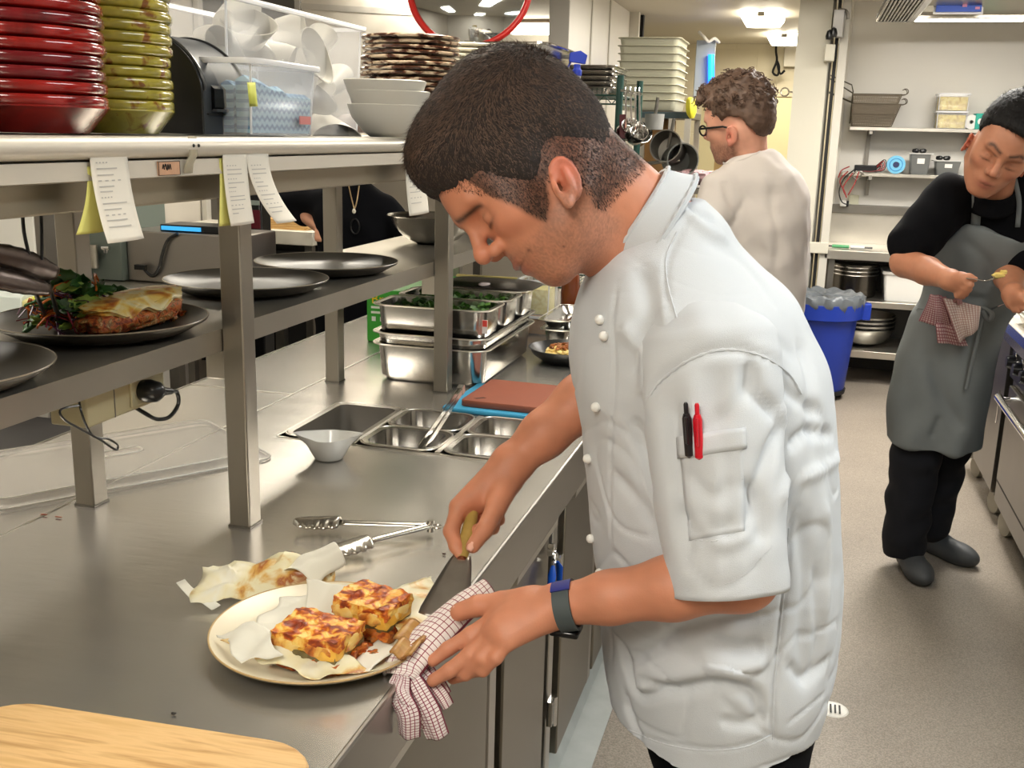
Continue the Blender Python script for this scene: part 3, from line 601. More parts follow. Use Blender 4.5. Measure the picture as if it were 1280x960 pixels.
# clear tubs: thin translucent walls
CLR = mat('clear_plastic', (236, 236, 238), .18, alpha=.20, spec=.4); CLR2 = mat('frosted_plastic', (226, 228, 232), .22, alpha=.28)
CLRE = mat('clear_rim', (242, 242, 244), .15, alpha=.75)
def tub(name, lab, x0, x1, y0, y1, z0, h, m=CLR, taper=.012, rim=.008, cat='container', rz=0):
    t = thing(name, lab, cat, ((x0+x1)/2, (y0+y1)/2, z0)); w, l = x1-x0, y1-y0; r = .018
    L = [loop3(rrect(w-2*taper, l-2*taper, r), 0), loop3(rrect(w-.004, l-.004, r), h-.004)]
    sh = rings(L, True, False); mk('tub_wall', sh, m, t, solid=.0018)
    mk('rim', rings([loop3(rrect(w+a, l+a, r+a/2), z) for a, z in ((-.006, h-.006), (rim*2, h-.006), (rim*2+.002, h-.001), (rim*2, h+.003), (-.004, h+.003))], False, False, True), CLRE, t)
    for sx in (-1, 1):
        for sy in (-1, 1): mk('corner_rib', tube([(sx*(w/2-taper-.004), sy*(l/2-taper-.004), .002), (sx*(w/2-.007), sy*(l/2-.007), h)], .0022, 6), CLRE, t)
    return t
x1b, y0b, y1b = -1.0, X(290, 172, -1.0)[1], X(457, 172, -1.0)[1]
big = tub('storage_tub', 'large clear plastic tub full of white sauce jugs on the top shelf', -1.20, x1b, y0b, y1b, TS, 1.77-TS, taper=.012)
# white melamine jugs tumbled in the tub
MEL = mat('white_melamine', (206, 203, 194), .32)
def jug():
    t = mk('sauce_jug', (lambda g: (g[0]*np.array([1.25, .8, 1]), g[1]))(lathe([(0, .0), (.022, 0), (.027, .012), (.036, .04), (.040, .062), (.0385, .062), (.034, .04), (.024, .012), (0, .004)], 28)), MEL, loc=(0, 0, 0), label='x', cat='jug')
    V = np.array([v.co[:] for v in t.data.vertices]); s = np.clip(V[:, 0]/.05, 0, 1)*np.clip(V[:, 2]/.062, 0, 1)
    for v, k in zip(t.data.vertices, s): v.co.x += .022*k**2; v.co.z += .008*k**2
    return t
j0 = jug(); n = 0
for (yy, zz, xx, rx, ry, rz) in [(y0b+.05, .03, -1.07, 1.5, .2, .4), (y0b+.13, .035, -1.06, 1.9, .5, 1.2), (y0b+.21, .03, -1.07, 1.2, -.3, 2.), (y0b+.30, .035, -1.06, .8, .9, 2.5), (y0b+.40, .03, -1.065, 1.7, .3, .2), (y0b+.50, .035, -1.07, 2.2, 0, 1.),
    (y0b+.07, .10, -1.06, .9, .6, 2.8), (y0b+.16, .105, -1.07, 2.4, .1, .5), (y0b+.26, .10, -1.06, 1.5, .8, 1.7), (y0b+.36, .105, -1.06, .5, 1.0, 2.2), (y0b+.46, .10, -1.07, 1.9, .4, .9), (y0b+.53, .10, -1.07, 1.1, .4, 3.),
    (y0b+.08, .165, -1.07, 1.9, .7, 1.4), (y0b+.18, .17, -1.06, .9, .3, .1), (y0b+.28, .165, -1.06, 2.1, .5, 2.2), (y0b+.39, .165, -1.07, 1.4, 1.1, 1.0), (y0b+.49, .17, -1.06, .7, .2, 2.5),
    (y0b+.12, .205, -1.08, 1.2, .4, 2.9), (y0b+.23, .21, -1.08, 2.4, .2, .7), (y0b+.33, .205, -1.09, 1.6, .6, 1.9)]:
    o = j0 if n == 0 else dup(j0); n += 1
    o.location = (xx-.03*(n % 2), yy, TS+zz); o.rotation_euler = (rx, ry, rz); o['label'] = 'white sauce jug tumbled inside the large clear tub'; o['group'] = 'white jugs in the large clear tub'
sm = tub('storage_tub', 'small clear plastic tub of blue zigzag cloths beside the printer', -1.0, -.872, X(318, 170, -.872)[1], X(400, 170, -.872)[1], TS, .118, CLR2, .010)
zig = mat('blue_zigzag', (70, 150, 200), .8); nt = zig.node_tree; b = nt.nodes['Principled BSDF']
tc = nt.nodes.new('ShaderNodeTexCoord'); sp = nt.nodes.new('ShaderNodeSeparateXYZ'); nt.links.new(tc.outputs['Object'], sp.inputs[0])
def math_(nt, op, a, b_=None, v=None):
    n = nt.nodes.new('ShaderNodeMath'); n.operation = op
    for i, q in enumerate((a, b_)):
        if q is None: continue
        if isinstance(q, (int, float)): n.inputs[i].default_value = q
        else: nt.links.new(q, n.inputs[i])
    return n.outputs[0]
pp_ = math_(nt, 'PINGPONG', math_(nt, 'MULTIPLY', sp.outputs[1], 1.0), .0085)
zz_ = math_(nt, 'ADD', math_(nt, 'MULTIPLY', pp_, .75), sp.outputs[2])
st = math_(nt, 'LESS_THAN', math_(nt, 'FRACT', math_(nt, 'MULTIPLY', zz_, 72.)), .42)
mx = nt.nodes.new('ShaderNodeMix'); mx.data_type = 'RGBA'; nt.links.new(st, mx.inputs[0]); mx.inputs[6].default_value = (*lin((160, 205, 228)), 1); mx.inputs[7].default_value = (*lin((30, 110, 165)), 1); nt.links.new(mx.outputs[2], b.inputs['Base Color'])
hw = (X(400, 170, -.872)[1]-X(318, 170, -.872)[1])/2-.012
yc0, yc1 = sm.location[1]-.115, sm.location[1]+.115
for i, (dx, top_) in enumerate(((0, .082), (-.03, .075), (-.06, .085))):
    ys = np.linspace(-hw, hw, 16); tp = [top_*(1.0+.16*math.cos((y+hw)*20)*(y < -.02)) - .010*(y > .02) for y in ys]
    L = [[(-.002+dx, y, .004), (.022+dx, y, .004), (.024+dx, y, t*.9), (.012+dx, y, t), (-.002+dx, y, t*.92)] for y, t in zip(ys, tp)]
    o = mk('cleaning_cloth', rings(L), zig, loc=(0, 0, 0), label='folded blue zigzag cleaning cloth inside the small clear tub', cat='cloth', group='blue zigzag cloths in the small clear tub'); o.location = (sm.location[0]+.028, sm.location[1], TS)
mk('tub_sticker', box(-.8725, -.8700, X(374, 140, -.872)[1], X(387, 140, -.872)[1], TS+.020, TS+.034), mat('sticker_pink', (205, 130, 128), .5), sm, world=True)
fl = props(mk('paper_ticket', grid(lambda u, v: np.array(X(309+10*u+3*v, 103+30*v, -.868+.006*math.sin(3*v))), 3, 6)[:2], mat('ticket_yellow', (206, 210, 90), .6), solid=.0006), 'yellow-green slip stuck between the printer and the small tub', 'paper')
# square white bowls
def sq_bowl(s=.082, h=.062):
    k = lambda a: [((abs(math.cos(t))**.6)*math.copysign(1, math.cos(t))*a, (abs(math.sin(t))**.6)*math.copysign(1, math.sin(t))*a) for t in np.linspace(0, 2*PI, 48, endpoint=False)]
    return rings([loop3(k(a), z) for a, z in ((s*.45, 0), (s*.62, .010), (s*.90, h*.62), (s, h), (s*.975, h+.0015), (s*.95, h), (s*.86, h*.62), (s*.58, .014), (s*.40, .006))])
bo = None; bc = Y(486, 170, 2.02)
for i, (dz, dx, dy) in enumerate(((0, 0, 0), (.026, .004, -.006), (.046, -.002, -.012))):
    l = ['white square bowl at the bottom of the three beside the large tub', 'white square bowl in the middle of the three beside the large tub', 'white square bowl on top of the three beside the large tub'][i]
    if bo is None: bo = mk('square_bowl', sq_bowl(), MEL, loc=(0, 0, 0), label=l, cat='bowl', group='square bowls on the top shelf'); o = bo
    else: o = dup(bo, label=l)
    o.location = (bc[0]+dx, bc[1]+dy, TS+dz); o.rotation_euler = (0, 0, .35)
# stacks of brown-edged plates over pale ones
BRN = ramp_mat('brown_glaze_edge', [(.30, (40, 20, 14)), (.47, (96, 58, 40)), (.56, (200, 178, 150)), (.75, (225, 205, 178))], 30, .2, bump=.1, coat=.3, stretch=(1, 1, 3))
PALE = mat('pale_china', (222, 216, 196), .22, coat=.3)
cx, cy, _ = Y(513, 100, 2.56); z = TS; fp = None
for i in range(7):
    l = 'pale china plate in the low part of the plate stack behind the bowls'
    o = mk('dinner_plate', lathe(plate_prof(.118, .016), 56), PALE, loc=(0, 0, 0), label=l, cat='plate', group='pale plates under the brown plates') if fp is None else dup(fp, label=l); fp = fp or o
    o.location = (cx+random.uniform(-.003, .003), cy+random.uniform(-.003, .003), z); z += .0125
fp = None
for i in range(12):
    l = 'brown and cream glazed plate in the stack behind the square bowls' if i < 11 else 'topmost brown and cream glazed plate behind the square bowls'
    o = mk('rustic_plate', lathe([(r*(1+.0), zz) for r, zz in plate_prof(.124, .015)], 56), BRN, loc=(0, 0, 0), label=l, cat='plate', group='brown rustic plates on the top shelf') if fp is None else dup(fp, label=l); fp = fp or o
    o.location = (cx+random.uniform(-.005, .005), cy+random.uniform(-.005, .005), z); o.rotation_euler = (random.uniform(-.01, .01), random.uniform(-.01, .01), random.uniform(0, 6)); z += .0125
fp = None; cx, cy, _ = Y(586, 100, 2.92); z = TS
for i in range(17):
    l = 'white china plate in the stack half hidden by the chef\'s hair'
    o = mk('dinner_plate', lathe(plate_prof(.118, .018), 48), PALE, loc=(0, 0, 0), label=l, cat='plate', group='white plates behind the chef\'s head') if fp is None else dup(fp, label=l); fp = fp or o
    o.location = (cx, cy, z); z += .0145
# deep steel pan and spray bottle at the far end of the shelf
dp_ = thing('steel_pan', 'deep steel pan turned up on the top shelf behind the chef\'s head', 'pan', (-.98, 3.62, TS)); mk('pan_body', pan(.26, .42, .30), PANS, dp_); mk('pan_bead', tube(loop3(rrect(.262, .422, .04), .30), .004, 6, closed=True), CHROME, dp_)
sp_ = thing('spray_bottle', 'spray bottle with blue trigger head beyond the chef\'s head', 'bottle', (Y(721, 95, 3.72)[0], 3.72, TS)); 
mk('bottle_body', lathe([(0, 0), (.038, 0), (.040, .01), (.040, .15), (.030, .19), (.014, .205), (.014, .22), (0, .22)], 24), mat('bottle_white', (225, 228, 230), .3, alpha=.85), sp_)
BLU = mat('trigger_blue', (34, 58, 170), .35); th_ = mk('trigger_head', join(lathe([(0, .215), (.017, .215), (.017, .235), (.012, .24), (.012, .255), (0, .255)], 16), xf(rings([[(x, y, z) for x, z in ((-.03, .262), (.028, .255), (.034, .285), (.01, .300), (-.028, .292))] for y in (-.010, .010)]), (0, 0, .3)))[:2], BLU, sp_, bevel=.002)
mk('trigger', tube([(-.024, .0, .262), (-.034, -.006, .24), (-.03, -.008, .222)], [.004, .0035, .003], 8), BLU, th_); mk('nozzle', xf(lathe([(0, 0), (.007, 0), (.007, .012), (0, .012)], 12), (0, -PI/2, 0), (-.03, 0, .279)), WHITE_PL, th_)

# ================================================================ DOCKETS AND RAIL DETAILS
PAPER = mat('docket_paper', (226, 220, 208), .75); PYEL = mat('docket_yellow', (214, 210, 120), .75)
INK = mat('docket_print', (182, 178, 172), .8)
def docket(px, w, ztop, zbot, curl, lab, m=PAPER, xoff=.0, lines=12, skew=0., grp='paper dockets on the rail'):
    """hangs from the rail: y0..y1 from pixel columns at the rail"""
    y0, y1 = X(px[0], 206, -.798)[1], X(px[1], 206, -.798)[1]
    t = thing('paper_docket', lab, 'docket', (-.797, (y0+y1)/2, zbot), group=grp)
    def f(u, v): return np.array([-.7985+xoff+curl*(v**2)+.004*math.sin(PI*u)*v, y0+(y1-y0)*u+skew*v*v, ztop+(zbot-ztop)*v])
    mk('sheet', grid(f, 8, 20)[:2], m, t, world=True, solid=.0004)
    if lines:
        ls = []
        for k in range(lines):
            v = .14+.74*k/lines+.01*random.random(); a = .12; b = a+random.uniform(.2, .68)
            n = 8
            P = [f(a+(b-a)*i/n, v)+np.array([.0009, 0, 0]) for i in range(n+1)]; Q = [f(a+(b-a)*i/n, v+.014)+np.array([.0009, 0, 0]) for i in range(n+1)]
            for i in range(0, n, 1 if k % 3 else 2): ls.append((np.array([P[i], P[i+1], Q[i+1], Q[i]]), [(0, 1, 2, 3)]))
        mk('print_lines', join(*ls)[:2], INK, t, world=True, smooth=False)
    return t
docket((113, 160), 0, 1.520, X(130, 303, -.79)[2], .020, 'wide white docket with a yellow copy behind, leftmost on the rail', skew=-.004)
docket((112, 150), 0, 1.500, X(110, 293, -.80)[2], -.006, 'yellow copy curling out behind the leftmost white docket', PYEL, -.003, 0, skew=-.020)
docket((279, 309), 0, 1.510, X(295, 282, -.79)[2], .008, 'narrow white docket hanging in front of the near post', skew=.002)
docket((277, 300), 0, 1.505, X(295, 282, -.79)[2], -.002, 'yellow copy behind the docket in front of the near post', PYEL, -.003, 0, skew=-.004)
docket((309, 336), 0, 1.510, X(350, 277, -.79)[2], .022, 'narrow white docket curling away right of the near post', skew=.045)
docket((507, 532), 0, 1.500, X(525, 268, -.79)[2], .006, 'white docket hanging beside the chef\'s forehead', skew=.008, lines=8)
# sticky label and tape on the rail
lb = thing('rail_label', 'small orange and white label stuck on the docket rail', 'label', X(212, 215, -.80)); ya, yb = X(198, 215, -.80)[1], X(225, 215, -.80)[1]
mk('label_face', box(-.8015, -.7995, ya, yb, 1.4855, 1.5035), mat('label_orange', (205, 160, 128), .6, noise=.15, nscale=60), lb, world=True)
mk('label_border', join(box(-.7996, -.7992, ya, yb, 1.5025, 1.5035), box(-.7996, -.7992, ya, yb, 1.4855, 1.4862), box(-.7996, -.7992, ya, ya+.001, 1.4855, 1.5035), box(-.7996, -.7992, yb-.001, yb, 1.4855, 1.5035))[:2], BLACK, lb, world=True)
sc_ = [tube(spline([(-.7990, ya+.008+.005*i, 1.494+.003*math.sin(i*2)), (-.7988, ya+.010+.005*i, 1.500), (-.7990, ya+.012+.005*i, 1.493)], 6), .0006, 5) for i in range(4)]
mk('label_writing', join(*sc_)[:2], BLACK, lb, world=True)
tp = thing('adhesive_tape', 'clear brownish tape stuck over the shelf edge beside the label', 'tape', X(238, 200, -.795)); y_ = X(236, 200, -.793)[1]
mk('tape_strip', grid(lambda u, v: np.array([[-.80, -.7945, -.7915, -.797, -.7985][int(v*4)] if v < 1 else -.7985, y_+.020*u+.010*(1-v)**2*1.5-.004, 1.5355+(1.487-1.5355)*v]), 3, 4)[:2], mat('tape_clear', (190, 180, 155), .2, alpha=.6), tp, world=True, solid=.0004)
for q in (0, .012): mk('rivet', xf(lathe([(0, 0), (.0025, 0), (.0018, .0015), (0, .002)], 10), (0, PI/2, 0), (-.7925, y_+.012+q, 1.523)), BLACK, tp, world=True)
# black heat-lamp fittings peeping under the rail
for i, (u, v, l) in enumerate(((180, 236, 'black round lamp fitting under the shelf by the leftmost docket'), (503, 214, 'black lamp fitting under the shelf near the far docket'))):
    c = X(u, v, -.905); t = thing('lamp_fitting', l, 'lamp', c+np.array([0, 0, -.015]))
    mk('fitting_body', xf(lathe([(0, -.018), (.022, -.016), (.026, 0), (.022, .016), (0, .018)], 24), (0, PI/2, 0), c+np.array([0, 0, .004])), BLACK, t, world=True)
    mk('fitting_arm', bar(c+np.array([-.005, .02, .035]), c+np.array([.004, .016, -.004]), .005, .009), STEEL_L, t, world=True)
    mk('hanger', bar(c+np.array([0, 0, .01]), c+np.array([0, 0, .16]) if i == 9 else (c[0], c[1], 1.519), .010), BLACK, t, world=True)
# ================================================================ MIDDLE SHELF (z = 1.2352)
MS = 1.2356
BPL = mat('black_stoneware', (62, 58, 52), .34, noise=.12, nscale=14, spec=.5); 
def coupe(cx, cy, r, lab, h=.026):
    t = thing('black_plate', lab, 'plate', (cx, cy, MS), group='black plates on the pass')
    mk('plate_body', lathe([(0, .0065), (r*.55, .007), (r*.80, .011), (r*.94, h*.80), (r*.992, h), (r, h-.0015), (r*.985, h-.005), (r*.80, .005), (r*.62, .0), (0, 0)], 72), BPL, t)
    mk('rim_glaze', tube([(r*.996*math.cos(a), r*.996*math.sin(a), h-.0002) for a in np.linspace(0, 2*PI, 72, endpoint=False)], .0010, 6, closed=True), mat('worn_rim', (150, 138, 118), .3), t)
    return t
P1c = (-1.026, 1.345); coupe(*P1c, .158, 'black plate with salad and a slice of lasagne, on the pass')
P2c = (-1.01, .985); coupe(*P2c, .150, 'black plate with dark red meat at the left picture edge')
coupe(-1.045, 1.815, .158, 'empty black plate on the pass beside the near post')
coupe(-1.03, 2.140, .160, 'empty black plate on the pass behind another empty one')
# food on plate 1
def blob(c, r, m, nm, seed, amp=.25, f=30, flat=None, rot=0., lab=None, cat=None, n=40):
    u, v = np.meshgrid(np.linspace(0, 2*PI, n, endpoint=False), np.linspace(0, PI, n//2)); P = np.stack([np.cos(u)*np.sin(v), np.sin(u)*np.sin(v), np.cos(v)], -1).reshape(-1, 3)
    d = 1+amp*vnoise(P, f/30., seed)+amp*.5*vnoise(P, f/12., seed+1); P = P*d[:, None]; P = np.sign(P)*np.abs(P)**.8*np.array(r); cz, sz = math.cos(rot), math.sin(rot); P = np.stack([P[:, 0]*cz-P[:, 1]*sz, P[:, 0]*sz+P[:, 1]*cz, P[:, 2]], 1)
    m_ = n//2; F = [(j*n+i, j*n+(i+1) % n, (j+1)*n+(i+1) % n, (j+1)*n+i) for j in range(m_-1) for i in range(n)]
    return P+np.array(c), [f[::-1] for f in F]
CHEESE = ramp_mat('browned_cheese', [(.32, (236, 214, 150)), (.50, (232, 190, 100)), (.60, (196, 112, 42)), (.70, (130, 58, 22))], 34, .38, bump=.8, coat=.2)
CHEESE_P = ramp_mat('pale_cheese', [(.34, (240, 226, 180)), (.50, (236, 200, 104)), (.60, (214, 140, 50)), (.70, (170, 84, 36))], 34, .38, bump=.6, coat=.2)
MEATS = ramp_mat('tomato_mince', [(.34, (92, 52, 28)), (.43, (168, 70, 34)), (.50, (206, 118, 58)), (.58, (122, 92, 50)), (.66, (228, 178, 118)), (.74, (180, 60, 36))], 95, .5, bump=1, coat=.05)
ls_ = thing('lasagne_slice', 'slice of lasagne with melted cheese on the black plate', 'food', (P1c[0]+.038, P1c[1]+.022, MS+.008), .0)
V, F = blob((0, 0, .020), (.042, .092, .022), None, '', 3, .10, 30, n=60); V[:, 2] = np.maximum(V[:, 2], .001); V[:, 2] += .006*np.clip(V[:, 1]/.08, -1, 1)
V = V+.0016*vnoise(V, 110, 5)[:, None]; V[:, 2] = np.maximum(V[:, 2], .001)
mk('meat_filling', (V, F), MEATS, ls_)
V, F = blob((-.004, .004, .040), (.044, .092, .011), None, '', 8, .14, 30, n=60); V[:, 2] += .006*np.clip(V[:, 1]/.08, -1, 1); V[:, 2] += -.014*np.clip((V[:, 0]-.022)/.02, 0, 1)*(.5+.5*np.sin(V[:, 1]*95)); mk('melted_cheese', (V, F), CHEESE_P, ls_)
ls_.rotation_euler = (0, 0, -.12)
crumbs = thing('mince_crumbs', 'loose crumbs of tomato mince beside the lasagne', 'food', (P1c[0]+.055, P1c[1]+.085, MS+.009)); crumbs['kind'] = 'stuff'
mk('crumb_pile', join(*[blob((RNG.normal()*.012, RNG.normal()*.028, .003+.006*RNG.random()), (.004, .005, .004), None, '', i, .3, n=10) for i in range(46)])[:2], MEATS, crumbs)
# salad: shredded carrot, cabbage and leaves
sd = thing('salad', 'heap of shredded carrot, purple cabbage and green leaves on the black plate', 'salad', (P1c[0]-.035, P1c[1]-.005, MS+.008))
def shreds(n, L, r, m, nm, spread, hgt, seed, flat=None):
    g = np.random.default_rng(seed); gs = []
    for i in range(n):
        a = g.random()*6.28; q = math.sqrt(g.random()); c = np.array([math.cos(a)*q*spread[0], math.sin(a)*q*spread[1], 0]); c[2] = .006+g.random()*hgt*(1-q*.85); d = g.normal(size=3)*np.array([1, 1, .45]); d /= np.linalg.norm(d); b = g.normal(size=3)*.012
        P = spline([c-d*L/2, c+b+np.array([0, 0, .006]), c+d*L/2], 7); P[:, 2] = np.maximum(P[:, 2], .002); gs.append(tube(P, r*(.7+.5*g.random()), 5, flat=flat))
    return mk(nm, join(*gs)[:2], m, sd)
def leaves(n, s, m, nm, spread, hgt, seed):
    g = np.random.default_rng(seed); gs = []
    for i in range(n):
        a = g.random()*6.28; q = math.sqrt(g.random()); c = np.array([math.cos(a)*q*spread[0], math.sin(a)*q*spread[1], .010+g.random()*hgt*(1-q*.7)]); d, e = _frame(g.normal(size=3)+np.array([0, 0, 1.2])); k = s*(.6+.7*g.random()); ph = g.random()*6
        def f(u, v): t = v*2-1; w = k*.42*math.sin(PI*min(1, v*.96+.03))**.8*(1+.28*math.sin(v*19+ph)); p = c+d*k*t+e*w*(u-.5)*2+np.cross(d, e)*(.18*k*((u-.5)**2*4)+.12*k*math.sin(v*5+ph)); p[2] = max(p[2], .002); return p
        gs.append(grid(f, 4, 8)[:2])
    return mk(nm, join(*gs)[:2], m, sd, solid=.0005)
shreds(55, .055, .0016, mat('carrot', (214, 110, 34), .45), 'carrot_shreds', (.055, .075), .092, 1)
shreds(60, .05, .0019, mat('purple_cabbage', (72, 24, 52), .4), 'cabbage_shreds', (.055, .080), .09, 2, (1, .5))
leaves(60, .022, mat('leaf_green', (46, 88, 28), .5, noise=.3, nscale=60), 'green_leaves', (.060, .085), .098, 3)
leaves(20, .018, mat('leaf_pale', (140, 164, 70), .5, noise=.3, nscale=60), 'pale_leaves', (.055, .08), .07, 4)
shreds(16, .045, .0012, mat('radicchio', (130, 40, 56), .4), 'radicchio_shreds', (.06, .08), .075, 5)
mt_ = mk('meat_slice', blob((P2c[0]+.035, P2c[1]+.01, MS+.026), (.035, .045, .018), None, '', 31, .15, n=36), ramp_mat('dark_meat', [(.3, (70, 14, 24)), (.6, (120, 34, 44)), (.8, (150, 70, 70))], 40, .35, coat=.3)); props(mt_, 'piece of dark red meat on the plate at the left picture edge', 'food')
# mixing bowl on the shelf
bw = Z(520, 312, MS); mb = mk('mixing_bowl', lathe([(0, .004), (.040, .004), (.075, .018), (.105, .048), (.118, .078), (.128, .082), (.1295, .080), (.120, .075), (.107, .046), (.077, .015), (.042, .0), (0, 0)], 64), PANS, loc=(0, 0, 0)); mb.location = (-1.03, 2.83, MS); props(mb, 'steel mixing bowl on the pass shelf beyond the black plates', 'bowl')
ck = thing('black_bowl', 'black bowl with pale rim on the pass shelf behind the chef\'s nose', 'bowl', (-1.0, 3.25, MS)); mk('bowl_body', lathe([(0, .005), (.05, .006), (.10, .05), (.11, .052), (.09, .03), (.05, 0), (0, 0)], 40), BPL, ck)
# tongs hung on wires at the left edge
tg = thing('hanging_tongs', 'big scalloped steel tongs hanging on black wires at the left edge', 'tongs', (-.98, 1.0, 1.38))
TD = mat('dark_steel', (110, 100, 96), .32, metal=1, noise=.2, nscale=20)
def scoop(p0, p1, w, up, n=22):
    p0, p1 = np.array(p0, float), np.array(p1, float); d = unit(p1-p0); s = unit(np.cross(d, up)); 
    def f(u, v): k = math.sin(PI*min(1, .12+.80*v))**.6; ww = w*k*(1+.10*abs(math.sin(v*22))); a = (u-.5)*PI*.95; return p0+(p1-p0)*v+s*ww*math.sin(a)+np.array(up)*(-ww*.55*math.cos(a))
    return grid(f, 10, n)[:2]
a0, a1 = X(-40, 312, -.93), X(70, 342, -.93)
mk('upper_jaw', scoop(a0, a1, .018, (-.9, .2, .3)), TD, tg, world=True, solid=.0016)
mk('lower_jaw', scoop(X(-40, 340, -.915), X(62, 362, -.915), .013, (-.9, .2, -.3)), TD, tg, world=True, solid=.0016)
mk('arm', tube([X(-40, 318, -.93), X(-160, 300, -.93)], .006, 8), TD, tg, world=True); mk('arm', tube([X(-40, 352, -.925), X(-160, 345, -.925)], .006, 8), TD, tg, world=True)
for P in ([(28, 262), (30, 290), (36, 318)], [(51, 262), (52, 290), (52, 325)]): mk('hanging_wire', tube(spline([X(P[0][0], P[0][1]-18, -.895)]+[X(*p, -.92) for p in P], 10), .0022, 8), BLACK, tg, world=True)
for P in ([(40, 352), (47, 372), (58, 398)], [(60, 352), (66, 372), (74, 398)]): mk('black_rod', tube([X(*P[0], -.93), X(*P[1], -.95), Z(P[2][0], P[2][1], 1.262)], .0028, 8), BLACK, tg, world=True)
# power point box under the shelf with plug and lead
pw = thing('power_outlet', 'cream double power point hanging under the pass shelf', 'power outlet', (-.95, 1.25, 1.13))
ya, yb = X(107, 500, -.925)[1], X(205, 490, -.925)[1]
CRM = mat('cream_plastic', (206, 196, 158), .45, noise=.06, nscale=20)
mk('outlet_box', box(-.985, -.925, ya, yb, 1.140, 1.1985), CRM, pw, world=True, bevel=.003); mk('face_plate', box(-.926, -.921, (ya+yb)/2+.005, yb-.004, 1.146, 1.194), mat('cream_face', (216, 208, 172), .4), pw, world=True, bevel=.002)
mk('seam', box(-.9255, -.9242, (ya+yb)/2-.030, (ya+yb)/2-.0285, 1.141, 1.198), STEEL_D, pw, world=True); mk('knockout', xf(lathe([(0, 0), (.0035, 0), (0, .001)], 10), (0, PI/2, 0), (-.925, ya+.025, 1.186)), BLACK, pw, world=True)
plg = thing('power_plug', 'black plug and looped lead pushed into the cream power point', 'plug', (-.91, 1.3, 1.15)); pc_ = X(190, 489, -.905)
mk('plug_body', xf(lathe([(0, -.016), (.0155, -.016), (.0175, -.004), (.015, .010), (.008, .018), (0, .020)], 24), (0, PI/2, 0), pc_), BLACK, plg, world=True)
mk('strain_relief', tube([pc_+np.array([.008, .004, 0]), pc_+np.array([.012, .03, -.006])], [.008, .005], 10), BLACK, plg, world=True)
mk('lead', tube(spline([pc_+np.array([.012, .028, -.006]), X(221, 490, -.895), X(223, 505, -.895), X(212, 521, -.895), X(196, 524, -.90), X(182, 517, -.915), (-.94, X(175, 505, -.93)[1], 1.139)], 26), .0032, 8), BLACK, plg, world=True)
props(mk('cable_loop', tube(spline([X(*p, -.885) for p in ((98, 507), (76, 512), (80, 524), (100, 536), (124, 549), (144, 562), (147, 557), (136, 549), (118, 546), (108, 532), (101, 512))]+[(-.90, X(99, 507, -.9)[1], 1.198)], 50), .0016, 6), BLACK), 'thin black cable loop dangling left of the power point', 'cable')
# ================================================================ ON THE FRONT BENCH (z = .90)
CT = .9012
# oval board at the bottom edge
BAM = ramp_mat('bamboo', [(.3, (204, 164, 108)), (.5, (218, 180, 126)), (.7, (182, 140, 88))], 7, .45, detail=5, bump=.1, stretch=(1.2, 14, 14), distort=.3)
cb = thing('cutting_board', 'light bamboo cutting board at the bottom left picture corner', 'board', (-.62, .70, CT), .06)
mk('board', rings([loop3(rrect(.40-e, .33-e, .06), z) for e, z in ((.004, 0), (0, .003), (0, .014), (.004, .017))]), BAM, cb)
cb.location = (-.625, .710, CT)
# plate under the moussaka
PC = np.array([-.558, 1.125, CT])
dp = thing('dinner_plate', 'cream stoneware plate on the bench edge holding two squares of moussaka', 'plate', PC)
mk('plate_body', lathe([(0, .006), (.085, .006), (.115, .012), (.139, .021), (.1415, .020), (.139, .017), (.112, .006), (.075, 0), (0, 0)], 80), mat('cream_stoneware', (222, 212, 186), .28, noise=.05, nscale=12), dp)
mk('plate_rim', tube([(.1405*math.cos(a), .1405*math.sin(a), .0205) for a in np.linspace(0, 2*PI, 80, endpoint=False)], .0013, 6, closed=True), mat('rim_tan', (186, 156, 108), .4), dp)
WAXP = mat('greaseproof_paper', (224, 221, 208), .45, trans=.0, sss=.0, spec=.4)
WAXS = ramp_mat('stained_greaseproof', [(.34, (226, 222, 204)), (.53, (222, 212, 172)), (.60, (206, 162, 88)), (.66, (158, 86, 40)), (.71, (220, 204, 160))], 20, .38, bump=.3, detail=5)
def crumple(corners, seed, amp, m, nm, nu=34, nv=24, lift=None, z0=CT+.001, par=None, lab=None, cat='paper', minz=None, grp=None):
    q = [np.array(p, float) for p in corners]; g = np.random.default_rng(seed)
    def f(u, v):
        p = (q[0]*(1-u)+q[1]*u)*(1-v)+(q[3]*(1-u)+q[2]*u)*v; P = np.array([[p[0], p[1], 0]])
        w = abs(vnoise(P, 9, seed)[0])*.6+abs(vnoise(P, 22, seed+1)[0])*.4; e = vnoise(P, 16, seed+2)[0]*.006
        z = p[2]+amp*w+(lift(u, v) if lift else 0); return np.array([p[0]+e, p[1]+e*.7, max(z, (minz(p[0]+e, p[1]+e*.7) if minz else z0))])
    G = grid(f, nu, nv); return mk(nm, G[:2], m, par, world=par is not None, solid=.0005, label=lab, cat=cat if par is None else None)
def platez(x, y):
    r = math.hypot(x-PC[0], y-PC[1]); return CT+(float(np.interp(r, [0, .085, .115, .139, .1415, .145], [.0075, .0075, .0135, .0225, .0225, .0225])) if r < .15 else .001)
def pz(u, v, z): p = Z(u, v, z); return (p[0], p[1], p[2])
crumple([pz(300, 800, .915), pz(352, 748, .918), pz(440, 742, .918), pz(400, 812, .915)], 5, .006, WAXP, 'greaseproof_paper', minz=platez, lab='clean flat greaseproof paper lining the left of the cream plate')
crumple([pz(276, 808, .922), pz(345, 797, .938), pz(474, 846, .913), pz(384, 854, .916)], 11, .012, WAXS, 'greaseproof_paper', minz=platez, lab='stained greaseproof paper folded along the front of the cream plate', lift=lambda u, v: .008*math.sin(PI*u)*(1-v))
